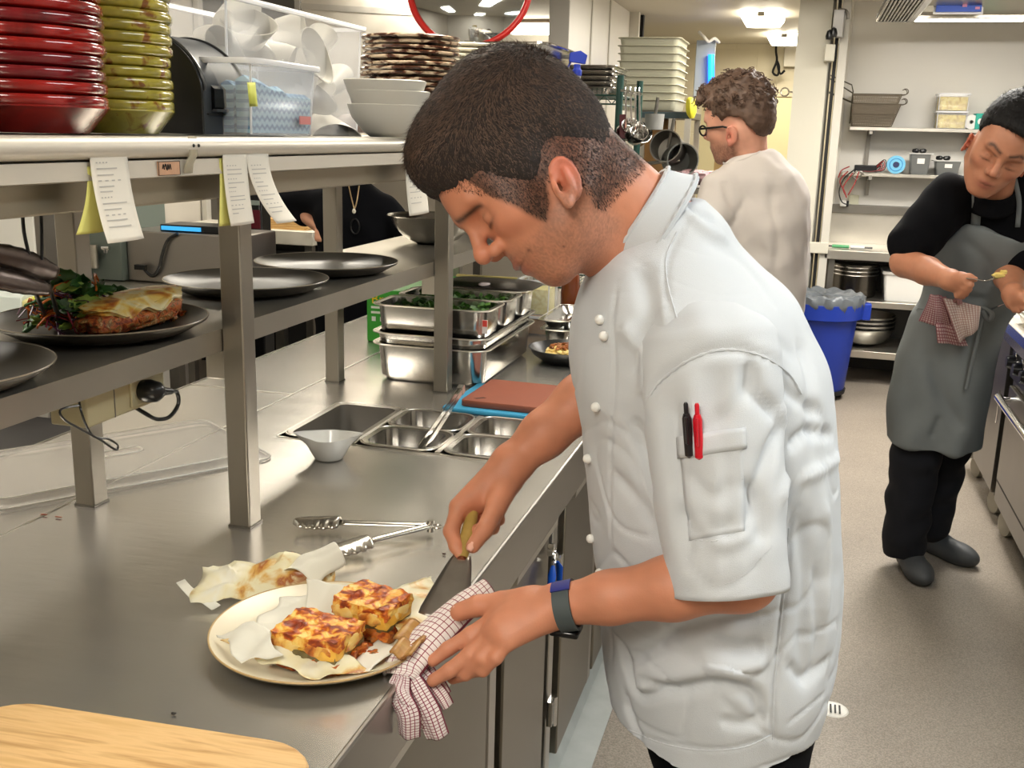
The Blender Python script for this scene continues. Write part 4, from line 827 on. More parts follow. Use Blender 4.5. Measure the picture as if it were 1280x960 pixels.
crumple([pz(272, 796, .924), pz(326, 784, .942), pz(352, 822, .938), pz(300, 832, .922)], 17, .010, WAXP, 'greaseproof_paper', 20, 16, minz=platez, lab='white crinkled paper corner at the front left of the cream plate')
crumple([pz(382, 726, .955), pz(440, 732, .955), pz(420, 775, .918), pz(378, 770, .918)], 23, .006, WAXP, 'greaseproof_paper', 20, 16, minz=platez, lab='white paper flap standing behind the moussaka on the plate')
crumple([pz(476, 745, .935), pz(542, 722, .93), pz(548, 772, .925), pz(500, 812, .92)], 29, .006, WAXS, 'greaseproof_paper', 22, 20, minz=platez, lab='stained paper between the moussaka and the metal turner')
crumple([pz(420, 842, .915), pz(478, 802, .916), pz(500, 808, .92), pz(460, 842, .92)], 31, .004, WAXP, 'greaseproof_paper', 16, 8, minz=platez, lab='thin folded paper edge at the front right of the cream plate')
# crumpled used paper lying behind the plate
G = None
cp_ = thing('used_paper', 'stained crumpled greaseproof paper lying on the bench behind the plate', 'paper', (-.72, 1.30, CT))
crumple([pz(246, 760, .903), pz(248, 712, .935), pz(424, 698, .930), pz(402, 742, .906)], 41, .020, WAXS, 'stained_sheet', 46, 22, par=cp_, lift=lambda u, v: .012*math.sin(PI*v)*math.sin(PI*u))
crumple([pz(348, 716, .930), pz(412, 690, .948), pz(432, 708, .935), pz(388, 742, .908)], 43, .012, WAXP, 'clean_sheet_end', 22, 16, par=cp_, lift=lambda u, v: .014*math.sin(PI*v))
crumple([pz(222, 730, .925), pz(229, 726, .928), pz(276, 758, .905), pz(262, 764, .902)], 47, .003, WAXP, 'paper_tail', 14, 4, par=cp_)
# moussaka squares
M_TOP = ramp_mat('moussaka_crust', [(.34, (240, 206, 116)), (.44, (232, 168, 66)), (.50, (206, 110, 34)), (.58, (150, 58, 20)), (.72, (90, 32, 14))], 62, .45, bump=1., coat=.08, bdist=.004)
M_SIDE = ramp_mat('moussaka_side', [(.34, (104, 40, 16)), (.45, (168, 74, 24)), (.56, (206, 120, 42)), (.68, (100, 78, 48))], 60, .42, bump=.9, coat=.12, stretch=(1, 1, 2.2), bdist=.003)
AUB = ramp_mat('aubergine', [(.3, (84, 74, 44)), (.6, (118, 104, 66)), (.8, (70, 44, 26))], 40, .35, bump=.6, coat=.3)
POT = ramp_mat('potato_yellow', [(.3, (222, 160, 50)), (.6, (232, 182, 76)), (.8, (196, 112, 36))], 30, .35, bump=.5, coat=.3)
def square(c, w, l, h, rot, lab, seed):
    t = thing('moussaka_piece', lab, 'food', c, rot)
    def slab(w, l, z0, z1, sd, amp=.0035, n=30, zt=.0):
        L = []
        for k, (e, z) in enumerate(((.004, z0), (0, z0+.003), (0, z1-.003), (.004, z1))):
            L.append([(x, y, z) for x, y in rrect(w-2*e, l-2*e, .010, 5)])
        # densify by subdividing edges
        V, F = rings(L, True, False); return V, F
    def block(w, l, z0, z1, sd, amp, nz=8, n=26, top=True, f=45):
        per = []
        for i in range(4*n):
            s = i/n; k = int(s); q = s-k; per.append([(-1+2*q, -1), (1, -1+2*q), (1-2*q, 1), (-1, 1-2*q)][k])
        per = np.array(per); per = per*(1-.06*(np.abs(per[:, 0])*np.abs(per[:, 1]))**4)[:, None]; L = []
        for j in range(nz+1): z = z0+(z1-z0)*j/nz; L.append(np.c_[per[:, 0]*w/2, per[:, 1]*l/2, np.full(len(per), z)])
        if top:
            for s in np.linspace(.96, .02, 16): L.append(np.c_[per[:, 0]*w/2*s, per[:, 1]*l/2*s, np.full(len(per), z1)])
        V, F = rings(L, False, top); d = np.stack([vnoise(V, f, sd+i) for i in range(3)], 1)*amp+np.stack([vnoise(V, f*2.7, sd+9+i) for i in range(3)], 1)*amp*.5
        V = V+d; V[:, 2] = np.maximum(V[:, 2], .0008); return V, F
    mk('meat_layer', block(w*1.04, l*1.04, .0, h*.36, seed, .0028, f=30), M_SIDE, t)
    mk('aubergine_layer', block(w*.97, l*.97, h*.30, h*.56, seed+3, .0022, f=26), AUB, t)
    mk('potato_layer', block(w*1.0, l*1.0, h*.50, h*.78, seed+5, .0022, f=24), POT, t)
    V, F = block(w*1.02, l*1.02, h*.70, h, seed+7, .0014, f=46); cr = vnoise(V, 14, seed+8); V[:, 2] += .0026*cr*(V[:, 2] > h*.8)
    mk('browned_crust', (V, F), M_TOP, t)
    for k in range(2):
        a, b = ((-.30+.5*k)*w, -l*.50); g = blob((a, b, h*.66), (w*.20, .0025, h*.17), None, '', seed+20+k, .22, n=20); mk('cheese_drip', g, CHEESE, t)
    for k in range(1):
        g = blob((w*.50, .05*l, h*.70), (.0025, l*.26, h*.16), None, '', seed+30+k, .22, n=20); mk('cheese_drip', g, CHEESE, t)
    return t
m1 = Z(412, 812, .915); square((m1[0]-.006, m1[1]-.016, .9100), .094, .070, .046, -.10, 'square of moussaka at the front of the cream plate', 100)
m2_ = Z(470, 775, .915); square((m2_[0]+.002, m2_[1]-.014, .9095), .085, .066, .048, -.22, 'square of moussaka at the back of the plate beside the turner', 140)
sc2 = thing('sauce_scraps', 'scraps of sauce and vegetable around the moussaka', 'food', (PC[0]+.06, PC[1]-.02, .9105)); sc2['kind'] = 'stuff'
mk('scraps', join(*[blob((RNG.normal()*.020, RNG.normal()*.030, .003+.005*RNG.random()), (.008, .007, .004), None, '', i+60, .3, n=12) for i in range(26)])[:2], M_SIDE, sc2)
for (u, v, s) in ((520, 792, .028), (508, 812, .020)):
    p = Z(u, v, .93); t = props(mk('aubergine_slice', (lambda g: (g[0]+p, g[1]))(grid(lambda a, b: np.array([(a-.5)*2*s*.7, (b-.5)*2*s, .003*math.sin(a*9)+.004*(a-.5)**2*4]), 10, 10)[:2]), ramp_mat('grilled_aubergine', [(.3, (196, 160, 96)), (.55, (168, 120, 62)), (.7, (110, 66, 34))], 40, .4, bump=.6), solid=.003), 'limp grilled %s slice at the right rim of the cream plate' % ('aubergine' if s > .025 else 'small aubergine'), 'food')
# turner (metal spatula) in the right hand
tu = thing('metal_turner', 'steel turner with a wooden handle in the chef\'s far hand', 'turner', Y(578, 695, 1.275))
fa, fb = Y(578, 694, 1.275), Y(552, 775, 1.19); wq = unit(np.cross(unit(fb-fa), [0, .8, 1.]));
fb[2] = max(fb[2], .922); s0 = X(0, 0, 1)
def bl_(u, v): w = .012+(.034-.012)*min(1, v*1.15)**.8; return fa+(fb-fa)*v+wq*w*(u-.5)*2*(-1)
mk('blade', grid(bl_, 6, 14)[:2], mat('turner_steel', (165, 160, 154), .36, metal=1, noise=.2, nscale=30), tu, world=True, solid=.0014)
hh = unit(Y(592, 640, 1.335)-Y(579, 694, 1.275)); mk('handle', tube([fa-hh*.004, fa+hh*.02, fa+hh*.045, fa+hh*.072], [.0085, .0100, .0100, .008], 12, flat=(1, .7)), ramp_mat('olive_wood', [(.3, (150, 122, 58)), (.6, (176, 148, 78)), (.8, (110, 82, 40))], 30, .45, stretch=(1, 1, .3)), tu, world=True)
mk('ferrule', tube([fa-hh*.008, fa+hh*.002], [.006, .0085], 12, flat=(1, .7)), mat('ferrule_copper', (140, 84, 60), .4, metal=1), tu, world=True)
# checked tea towel held over the plate rim
TOW = check_mat('checked_towel', (232, 222, 218), (142, 62, 78), 7, 24, .13, .14)
tw = thing('tea_towel', 'white tea towel with thin maroon checks held over the plate rim by the chef', 'tea towel', (-.40, 1.10, .82))
def cloth_tube(path, widths, thick, m, nm, par, folds=5, amp=.004, seed=1, up=(0, 0, 1), n=60, k=28, lay=None):
    P = spline(path, n); W = np.interp(np.linspace(0, 1, n), np.linspace(0, 1, len(widths)), widths); T = np.gradient(P, axis=0); T /= np.linalg.norm(T, axis=1)[:, None]; V, UV = [], []
    for i in range(n):
        s = np.cross(T[i], up); s /= np.linalg.norm(s)+1e-9; u_ = np.cross(s, T[i])
        for j in range(k+1):
            a = -1+2*j/k; f = amp*math.sin(a*folds*PI+seed+i*.06)*(.5+.5*i/n); V.append(P[i]+s*W[i]*a*.98+u_*(thick*math.sqrt(max(0, 1-a*a))+f)); UV.append((j/k, i/n))
    F = [(i*(k+1)+j, i*(k+1)+j+1, (i+1)*(k+1)+j+1, (i+1)*(k+1)+j) for i in range(n-1) for j in range(k)]
    return mk(nm, (np.array(V), F), m, par, world=True, solid=.003, uv=UV)
cloth_tube([Y(612, 738, 1.215), Y(585, 757, 1.19), Y(556, 782, 1.16), Y(528, 808, 1.125), Y(506, 834, 1.09), Y(500, 850, 1.075)], [.014, .024, .027, .028, .027, .020], .016, TOW, 'draped_fold', tw, 1.0, .0015, 1)
# under part
TOW2 = check_mat('checked_towel_under', (228, 216, 214), (136, 56, 76), 6, 26, .20, .20)
for i, (a, b, c, d, w) in enumerate([((503, 842, 1.075), (500, 868, 1.06), (510, 892, 1.055), (512, 918, 1.06), .013), ((508, 838, 1.085), (520, 862, 1.075), (535, 890, 1.07), (547, 919, 1.075), .014), ((520, 836, 1.10), (535, 855, 1.095), (548, 872, 1.09), (556, 884, 1.09), .012), ((500, 846, 1.07), (496, 862, 1.06), (504, 880, 1.055), (525, 905, 1.07), .010), ((530, 832, 1.115), (540, 850, 1.11), (550, 862, 1.105), (557, 872, 1.10), .011)]):
    cloth_tube([Y(*a), Y(*b), Y(*c), Y(*d)], [w*.8, w*1.1, w*1.15, w], w*.55, TOW2, 'hanging_fold', tw, 1.4, .0018, i, up=(0, -1, .2), n=30, k=16)
# open tongs behind the plate
TNG = mat('tongs_steel', (190, 186, 178), .22, metal=1, noise=.1, nscale=30)
to = thing('kitchen_tongs', 'steel scalloped tongs lying open on the bench behind the used paper', 'tongs', (-.62, 1.50, CT))
h_ = Z(538, 660, CT+.012); t1 = Z(368, 655, CT+.012); t2 = Z(408, 694, CT+.012)
for tip, s in ((t1, 1), (t2, -1)):
    d = unit(tip-h_); L = np.linalg.norm(tip-h_); sd_ = unit(np.cross([0, 0, 1], d)); j = h_+d*(L-.075)
    def arm(u, v, j=j, sd_=sd_): w = .0100-.001*v; p = h_+(j-h_)*v; a = (u-.5)*2; return p+sd_*w*a+np.array([0, 0, .004+.004*(1-a*a)*1.2])
    A = mk('arm', grid(arm, 6, 14)[:2], TNG, to, world=True, solid=.0012)
    def head(u, v, j=j, d=d, sd_=sd_): a = (u-.5)*2; w = (.008+.0155*math.sin(PI*min(1, v*.62+.22))*min(1, 6*(1.02-v)))*(1+.24*abs(math.sin(v*16))*abs(a)); p = j+d*.075*v; return p+sd_*w*a+np.array([0, 0, .003+.012*(1-a*a)*(1-.4*v)])
    mk('scalloped_head', grid(head, 12, 26)[:2], TNG, to, world=True, solid=.0012)
mk('hinge_pin', tube([h_+np.array([0, 0, -.006]), h_+np.array([0, 0, .014])], .006, 10), TNG, to, world=True); mk('pull_ring', tube([h_+np.array([.012+.008*math.cos(a), .008*math.sin(a)*1, .004]) for a in np.linspace(0, 2*PI, 16, endpoint=False)], .0014, 6, closed=True), TNG, to, world=True)
# white sauce bowl with two spouts
sbp = Z(403, 578, CT); V, F = lathe([(0, .003), (.024, .004), (.036, .028), (.043, .046), (.046, .047), (.039, .028), (.029, .002), (.026, 0), (0, 0)], 60)
k_ = np.clip(np.abs(V[:, 0])/.04-.45, 0, 1)*np.clip(V[:, 2]/.046, 0, 1)**2; V[:, 0] *= 1+.75*k_; V[:, 1] *= 1-.5*k_; V[:, 2] += .008*k_
o = mk('sauce_bowl', (V, F), mat('white_porcelain', (236, 234, 228), .2, coat=.4), loc=(0, 0, 0)); o.location = (sbp[0], sbp[1]+.03, CT); o.rotation_euler = (0, 0, .3); props(o, 'small white porcelain sauce bowl with two pouring lips on the bench', 'bowl')
# big clear tray lid
LID = mat('lid_polycarbonate', (224, 218, 208), .12, alpha=.22, spec=.6); LIDE = mat('lid_edge', (236, 230, 218), .2, alpha=.55)
ld = thing('storage_cover', 'large clear plastic tray cover lying on the bench around the near posts', 'lid', (0, 0, CT))
A_, B_ = np.array([-.982, 1.795]), np.array([-1.249, 1.408]); e1 = unit(np.append(B_-A_, 0))[:2]; e2 = np.array([e1[1], -e1[0]]); e2 = e2 if e2[0] < 0 else -e2
cc = (A_+B_)/2+e2*.165+e1*.03; ang = math.atan2(e1[1], e1[0]); ld.location = (cc[0], cc[1], CT); ld.rotation_euler = (0, 0, ang)
mk('cover_panel', rings([loop3(rrect(a, b, r), z) for a, b, r, z in ((.530, .325, .03, .001), (.530, .325, .03, .004), (.505, .300, .03, .005), (.495, .290, .03, .016), (.46, .255, .03, .017))], False, True), LID, ld, solid=.0014)
mk('cover_rim', join(tube(loop3(rrect(.530, .325, .03), .003), .0018, 6, closed=True), tube(loop3(rrect(.497, .292, .03), .0165), .0014, 6, closed=True))[:2], LIDE, ld)
mk('cover_grip', tube(loop3(rrect(.11, .035, .012), .0185), .0022, 6, closed=True), LIDE, ld)
# pans sunk in the well
def gn(w, l, d, lab, x, y, zr, name='gastro_pan', rz=0, grp='steel pans', m=PANS, food=None, r=.028):
    t = thing(name, lab, 'pan', (x, y, zr-d), rz, grp); mk('pan_body', pan(w, l, d, r=r), m, t)
    mk('pan_lip', tube(loop3(rrect(w, l, r+.006), d), .0022, 6, closed=True), STEEL_L, t)
    if food: mk(*food(w, l, d), t)
    return t
WZ = .905
gn(.170, .295, .20, 'deep empty steel pan at the left end of the bench well', -.967, 2.096, WZ, r=.022, m=mat('pan_inner_steel', (176, 172, 165), .45, metal=1, noise=.1, nscale=12))
yel = mat('oil_yellow', (196, 180, 96), .25)
def liq(c, f=.55): return lambda w, l, d: ('contents', rings([loop3(rrect(w-.045, l-.045, .02), z) for z in (.004, d*f)]), mat('contents_%d%d%d' % c, c, .35, noise=.2, nscale=40))
gn(.176, .150, .10, 'shallow steel pan in the back of the well beside the deep pan', -.788, 2.172, WZ, r=.03); gn(.176, .150, .10, 'shallow steel pan in the front of the well beside the deep pan', -.788, 2.018, WZ, r=.03, food=liq((150, 140, 110), .35))
gn(.176, .150, .10, 'steel pan of yellow oil in the back right of the well', -.598, 2.172, WZ, r=.03, food=liq((186, 168, 84), .4)); gn(.176, .150, .10, 'steel pan in the front right of the well near the chef', -.598, 2.018, WZ, r=.03, food=liq((176, 164, 120), .4))
mk('well_divider', join(box(-.881, -.877, WY0, WY1, .88, .9045), box(-.699, -.687, WY0, WY1, .88, .9045), box(-.877, -.5, 2.0935, 2.0965, .88, .903))[:2], STEEL_L, bench, world=True)
# tongs leaning in the well
tl_ = thing('kitchen_tongs', 'long steel tongs leaning diagonally out of the pan well', 'tongs', (-.78, 2.05, .90)); e0, e1_ = Z(528, 560, .905), Y(577, 486, 2.20)
for s in (-.012, .012):
    p = np.array([s, 0, 0]); mk('arm', bar(e0+p*.6, e1_+p*.4, .0022, .013), TNG, tl_, world=True)
mk('end_cap', bar(e1_-unit(e1_-e0)*.012, e1_+unit(e1_-e0)*.004, .014, .018), TNG, tl_, world=True)
# brown board on a blue one
for nm, c, rgb, lab, z, s in (('chopping_board', (-.595, 2.395), (58, 150, 190), 'thin blue chopping board under the brown one behind the well', CT, (.40, .27, .010)), ('chopping_board', (-.575, 2.40), (132, 72, 52), 'reddish brown chopping board lying on the blue one behind the well', CT+.0105, (.36, .235, .016))):
    t = thing(nm, lab, 'board', (*c, z), -.03); mk('board', rings([loop3(rrect(s[0]-e, s[1]-e, .012), q) for e, q in ((.003, 0), (0, .002), (0, s[2]-.002), (.003, s[2]))]), mat('board_%d' % rgb[0], rgb, .5, noise=.06, nscale=30), t)
    if rgb[0] > 100: mk('burnt_mark', join(rings([loop3([(-.155, -.092), (-.146, -.096), (-.128, -.078), (-.137, -.074)], q) for q in (s[2]-.0005, s[2]+.0005)]))[:2], mat('mark_dark', (60, 24, 14), .6), t, smooth=False)
# pan stack in the middle
SX, SY = -.921, 2.755
gn(.325, .530, .100, 'deep long steel pan at the bottom of the stack behind the well', SX, SY, CT+.1005, r=.04)
gn(.325, .530, .060, 'shallow long steel pan nested on the deep one in the stack', SX, SY, CT+.131, r=.04)
HERB = ramp_mat('herb_green', [(.3, (24, 44, 14)), (.5, (50, 92, 26)), (.7, (96, 134, 50))], 60, .5, bump=1)
def herbs(seed, col=HERB, n=230):
    def f(w, l, d):
        g = np.random.default_rng(seed); gs = [rings([loop3(rrect(w-.05, l-.05, .02), z) for z in (.02, d*.62)])]
        for i in range(n):
            c = np.array([(g.random()-.5)*(w-.06), (g.random()-.5)*(l-.06), d*.62+g.random()*d*.36]); a, b = _frame(g.normal(size=3)+np.array([0, 0, 1.])); k = .008+.010*g.random()
            gs.append(grid(lambda u, v: c+a*k*(v*2-1)+b*k*.5*math.sin(PI*min(1, v+.02))*(u-.5)*2*(1+.4*math.sin(v*14)), 2, 4)[:2])
        return ('herbs', join(*gs)[:2], col)
    return f
for i, (yy, lab, fd) in enumerate(((2.585, 'short steel pan of parsley at the front of the upper row', herbs(1)), (2.765, 'short steel pan of green herbs in the middle of the upper row', herbs(2)), (2.945, 'short steel pan with a lid piece at the back of the upper row', None))):
    gn(.325, .176, .100, lab, SX+.002, yy, CT+.2045, r=.03, food=fd)
mk_l = thing('tray_cover', 'dull steel lid lying on the farthest short pan', 'lid', (SX+.03, 2.97, CT+.206)); mk('cover_plate', rings([loop3(rrect(a, b, .03), z) for a, b, z in ((.29, .17, 0), (.29, .17, .003), (.24, .12, .012))]), mat('lid_dark', (88, 84, 82), .35, metal=1), mk_l)
props(mk('garlic_clove', blob((SX+.03, 2.90, CT+.2155), (.018, .008, .006), None, '', 77, .1, rot=.6, n=20), mat('garlic_white', (226, 208, 204), .4)), 'pinkish white garlic piece on the steel pan rim', 'food')
tg_ = thing('pan_label', 'small white and red sticker on the corner of the parsley pan', 'label', Y(612, 404, 2.51)); mk('sticker', box(SX+.150, SX+.164, 2.494, 2.4955, CT+.150, CT+.185), mat('sticker_white', (224, 218, 214), .5), tg_, world=True); mk('red_print', box(SX+.151, SX+.163, 2.4930, 2.4942, CT+.168, CT+.184), mat('sticker_red', (206, 70, 60), .5), tg_, world=True)
# green carton behind the stack
gc = thing('green_carton', 'green carton with yellow lettering behind the steel pan stack', 'carton', (-1.16, 3.02, CT)); gm = mat('carton_green', (56, 158, 46), .5)
cA = Z(460, 424, CT); 
mk('carton_box', box(-1.30, -1.135, 2.98, 3.38, CT, CT+.165), gm, gc, world=True, bevel=.002)
tg1 = text_geo('Br', .045, 'LEFT'); mk('carton_lettering', xf(tg1, (PI/2, 0, 0), (-1.285, 2.9788, CT+.135)), mat('letter_yellow', (236, 206, 40), .5), gc, world=True, smooth=False)
LW = mat('letter_white', (235, 240, 225), .5)
for zz, segs in ((.106, ((0, .03), (.036, .055), (.061, .09))), (.090, ((0, .045), (.05, .085)))):
    mk('carton_print_line', join(*[box(-1.285+a, -1.285+b, 2.978, 2.9796, CT+zz, CT+zz+.007) for a, b in segs])[:2], LW, gc, world=True, smooth=False)
for k in range(3): mk('carton_print_mark', box(-1.283+.028*k, -1.270+.028*k, 2.978, 2.9796, CT+.066, CT+.080), LW, gc, world=True, smooth=False)
# black pan of pasta by the chef's arm
bp_ = Z(703, 452, CT); bt_ = thing('black_serving_pan', 'black shallow pan of noodles with nuts beside the chef\'s arm', 'pan', (bp_[0]+.015, 2.93, CT)); r = .115
mk('pan_body', lathe([(0, .006), (.07, .007), (.10, .026), (r, .043), (r+.003, .042), (.104, .022), (.074, 0), (0, 0)], 60), mat('black_iron', (34, 34, 34), .32, noise=.1, nscale=20), bt_)
fm = [ramp_mat('noodle_pale', [(.3, (226, 196, 116)), (.6, (238, 216, 150)), (.8, (200, 150, 70))], 60, .4), ramp_mat('nut_brown', [(.3, (90, 44, 20)), (.6, (160, 92, 40)), (.8, (206, 150, 84))], 70, .4)]
gl_ = [blob((0, 0, .020), (.070, .070, .016), None, '', 201, .1, n=40)]
for i in range(90): a, q = RNG.random()*6.28, math.sqrt(RNG.random())*.062; gl_.append(blob((math.cos(a)*q, math.sin(a)*q, .034+.012*(1-q/.07)*RNG.random()), (.008, .005, .004), None, '', i, .2, rot=RNG.random()*3, n=10))
mk('noodles', join(*gl_)[:2], fm[0], bt_); gl_ = []
for i in range(46): a, q = RNG.random()*6.28, math.sqrt(RNG.random())*.05; gl_.append(blob((math.cos(a)*q-.005, math.sin(a)*q, .042+.010*(1-q/.05)), (.008, .005, .004), None, '', i+99, .2, rot=RNG.random()*3, n=10))
mk('toasted_nuts', join(*gl_)[:2], fm[1], bt_)
# further pans and tubs near the chef's chest
gn(.10, .325, .062, 'narrow long steel pan just beyond the pan stack', -.715, 3.23, CT+.0625, r=.02); gn(.10, .325, .025, 'narrow steel tray resting on the narrow pan beyond the stack', -.725, 3.24, CT+.090, r=.02)
gn(.22, .26, .06, 'steel pan under the oil tub beside the chef\'s chest', -.575, 3.42, CT+.0605, r=.03)
def tubfood(name, lab, c, s, h, fm_, fh, m=CLR): 
    t = tub(name, lab, c[0]-s[0]/2, c[0]+s[0]/2, c[1]-s[1]/2, c[1]+s[1]/2, c[2], h, m, .006, .004)
    mk('contents', rings([loop3(rrect(s[0]-.022, s[1]-.022, .015), z) for z in (.004, fh)]), fm_, t); return t
CHZ = ramp_mat('grated_cheese', [(.3, (196, 178, 70)), (.5, (226, 212, 120)), (.7, (238, 230, 160))], 70, .5, bump=1)
tubfood('food_tub', 'clear tub of pink ham under the tub of grated cheese', (-.84, 3.345, CT), (.115, .13), .062, ramp_mat('ham_pink', [(.3, (206, 150, 90)), (.6, (222, 178, 130)), (.8, (196, 120, 70))], 40, .5), .048)
tubfood('food_tub', 'clear tub of grated yellow cheese below the chef\'s chin', (-.84, 3.345, CT+.066), (.115, .13), .115, CHZ, .085)
tubfood('oil_tub', 'clear tub half full of yellow oil beside the chef\'s chest', (-.655, 3.62, CT), (.13, .13), .18, mat('oil_gold', (214, 200, 60), .2), .08)
props(mk('brown_bottle', lathe([(0, 0), (.035, 0), (.036, .10), (.030, .16), (.012, .20), (.012, .24), (0, .24)], 24, (-.79, 3.62, CT)), mat('amber_glass', (110, 50, 18), .12, coat=.5)), 'dark amber bottle between the cheese tub and the oil tub', 'bottle')
props(mk('pale_board', box(-1.15, -.90, 3.40, 3.42, CT, CT+.17), mat('board_cream', (226, 206, 132), .5), bevel=.004), 'cream board standing behind the steel pans', 'board')
# scraps on the steel
for i, (u, v, c, l) in enumerate(((55, 644, (150, 84, 60), 'tiny orange scrap on the bench below the clear lid'), (73, 647, (150, 84, 60), 'thin orange shred on the bench left of the near rear post'), (555, 693, (60, 34, 26), 'tiny dark crumb on the bench left of the turner'), (217, 893, (40, 36, 30), 'tiny black speck on the bench near the bamboo board'))):
    p = Z(u, v, CT); props(mk('food_scrap', blob((p[0], p[1], CT+.0012), (.007 if i < 2 else .003, .0018, .0012), None, '', i, .2, n=12), mat('scrap%d' % i, c, .6)), l, 'scrap')
# ================================================================ COOKING SIDE: back bench, shelves, bin, range
BX0 = Y(1031, 311, 7.0)[0]
bbn = thing('back_bench', 'steel bench with a splashback against the white wall at the right', 'bench', (1.2, 7.3, 0))
mk('bench_top', box(BX0, 2.3, 7.0, 7.58, .815, .875), STEEL_L, bbn, world=True, bevel=.004)
mk('splashback', join(box(BX0, 2.3, 7.56, 7.595, .876, 1.075))[:2], STEEL_L, bbn, world=True); mk('splashback_edge', box(BX0-.01, 2.3, 7.535, 7.598, 1.076, 1.135), STEEL_D, bbn, world=True, bevel=.004)
mk('shelf', box(BX0+.01, 2.3, 7.02, 7.58, .515, .555), STEEL_L, bbn, world=True, bevel=.003); mk('shelf', box(BX0+.02, 2.3, 7.0, 7.58, .185, .232), STEEL_L, bbn, world=True, bevel=.003)
for x in (BX0+.05, 1.3, 2.2):
    for y in (7.05, 7.52): mk('leg', box(x-.02, x+.02, y-.02, y+.02, 0, .815), STEEL_D, bbn, world=True, bevel=.003)
mk('back_panel', box(BX0, 2.3, 7.575, 7.59, 0, .80), mat('recess_shade', (44, 42, 40), .6), bbn, world=True)  # dark panel stands in for the shade under the bench
# knives etc. on the bench
for u0, u1, v, c, nm, l in ((1040, 1061, 307, (60, 150, 90), 'green_knife', 'green-handled knife lying on the back bench'), (1063, 1080, 308, (230, 230, 226), 'white_marker', 'white-handled tool with black tip lying on the back bench')):
    a, b = Z(u0, v, .888), Z(u1, v+.5, .888); t = thing(nm.split('_')[1] if 0 else ('kitchen_knife' if 'knife' in nm else 'marker_pen'), l, 'utensil', (a+b)/2-np.array([0, 0, .012]))
    a[1] = b[1] = 7.12; a[2] = b[2] = .888; mk('handle', tube([a, b], .011, 8), mat(nm, c, .4), t, world=True); mk('tip', tube([b, b+np.array([.05, 0, 0])] if 'white' in nm else [a, a+np.array([-.04, 0, 0])], .006, 8), BLACK, t, world=True)
# wall shelves
def bracket(x, z0, z1, y0=7.33): return join(bar((x, 7.585, z0), (x, 7.585, z1), .025), bar((x, 7.585, z1-.02), (x, y0, z1-.005), .02, .03))[:2]
ush = thing('wall_shelf', 'upper steel wall shelf with the wire fry baskets', 'shelf', (1.0, 7.45, 1.61)); xu = Y(1062, 163, 7.32)[0]; zu = Y(1100, 159, 7.32)[2]
mk('shelf_plate', box(xu, 2.3, 7.32, 7.598, zu-.022, zu), STEEL_L, ush, world=True, bevel=.002)
for u in (1085, 1212): x = Y(u, 180, 7.58)[0]; mk('bracket', bracket(x, 1.40, zu-.024), STEEL_D, ush, world=True)
lsh = thing('wall_shelf', 'lower steel wall shelf with the blue tape roll and small tubs', 'shelf', (1.0, 7.45, 1.33)); xl = Y(1053, 213, 7.34)[0]; zl = Y(1100, 217, 7.34)[2]
mk('shelf_plate', box(xl, 2.3, 7.34, 7.598, zl-.02, zl), STEEL_L, lsh, world=True, bevel=.002); mk('bracket', bracket(Y(1085, 225, 7.58)[0], 1.20, zl-.022), STEEL_D, lsh, world=True)
WIRE = mat('basket_wire', (120, 112, 100), .4, metal=1)
MESHM = mat('basket_mesh', (128, 118, 104), .5, metal=.6); nt = MESHM.node_tree; b = nt.nodes['Principled BSDF']; tc = nt.nodes.new('ShaderNodeTexCoord'); sp = nt.nodes.new('ShaderNodeSeparateXYZ'); nt.links.new(tc.outputs['Object'], sp.inputs[0])
fr_ = lambda s: math_(nt, 'LESS_THAN', math_(nt, 'FRACT', math_(nt, 'MULTIPLY', s, 130.)), .42)
nt.links.new(math_(nt, 'MAXIMUM', fr_(math_(nt, 'ADD', sp.outputs[0], sp.outputs[1])), fr_(sp.outputs[2])), b.inputs['Alpha'])
def basket(z0, lab, hshift):
    t = thing('fry_basket', lab, 'fry basket', (0, 0, z0), group='fry baskets on the upper shelf'); xa, xb = Y(1066, 120, 7.4)[0], Y(1127, 120, 7.4)[0]; w = xb-xa; cx = (xa+xb)/2; t.location = (cx, 7.46, z0); h = .145
    top = loop3([(-w/2, -.10), (w/2, -.10), (w/2, .10), (-w/2, .10)], h); bot = loop3([(-w/2+.015, -.075), (w/2-.045, -.075), (w/2-.045, .075), (-w/2+.015, .075)], .004)
    mk('wire_mesh', rings([bot, top], True, False), MESHM, t, smooth=False)
    mk('frame_wire', join(tube(top, .0035, 6, closed=True), tube(bot, .003, 6, closed=True), *[tube([bot[i], top[i]], .003, 6) for i in range(4)], tube(loop3([(-w/2+.008, -.088), (w/2-.02, -.088), (w/2-.02, .088), (-w/2+.008, .088)], h*.55), .0025, 6, closed=True))[:2], WIRE, t)
    for y in (-.05, .05): mk('hook', tube([(w/2, y, h)]+[(w/2+.022+.018*math.cos(a), y, h+.020+.018*math.sin(a)) for a in np.linspace(-PI/2, PI*.75, 8)], .003, 6), WIRE, t)
    mk('handle', join(tube([(-w/2, -.02, .02), (-w/2, -.02, h+.02), (-w/2-.012, -.02, h+.06+hshift), (-w/2-.24, -.03, h+.155+hshift)], .0045, 8), tube([(-w/2, .02, .02), (-w/2, .02, h+.01), (-w/2-.24, .0, h+.150+hshift)], .0045, 8))[:2], mat('handle_dark', (92, 88, 78), .4, metal=1), t)
    mk('handle_grip', tube([(-w/2-.20, -.028, h+.138+hshift), (-w/2-.26, -.02, h+.165+hshift)], .009, 8), mat('grip_green', (96, 132, 106), .5), t)
basket(zu+.001, 'lower wire fry basket of the nested pair on the upper shelf', -.045); basket(zu+.062, 'upper wire fry basket of the nested pair on the upper shelf', .0)
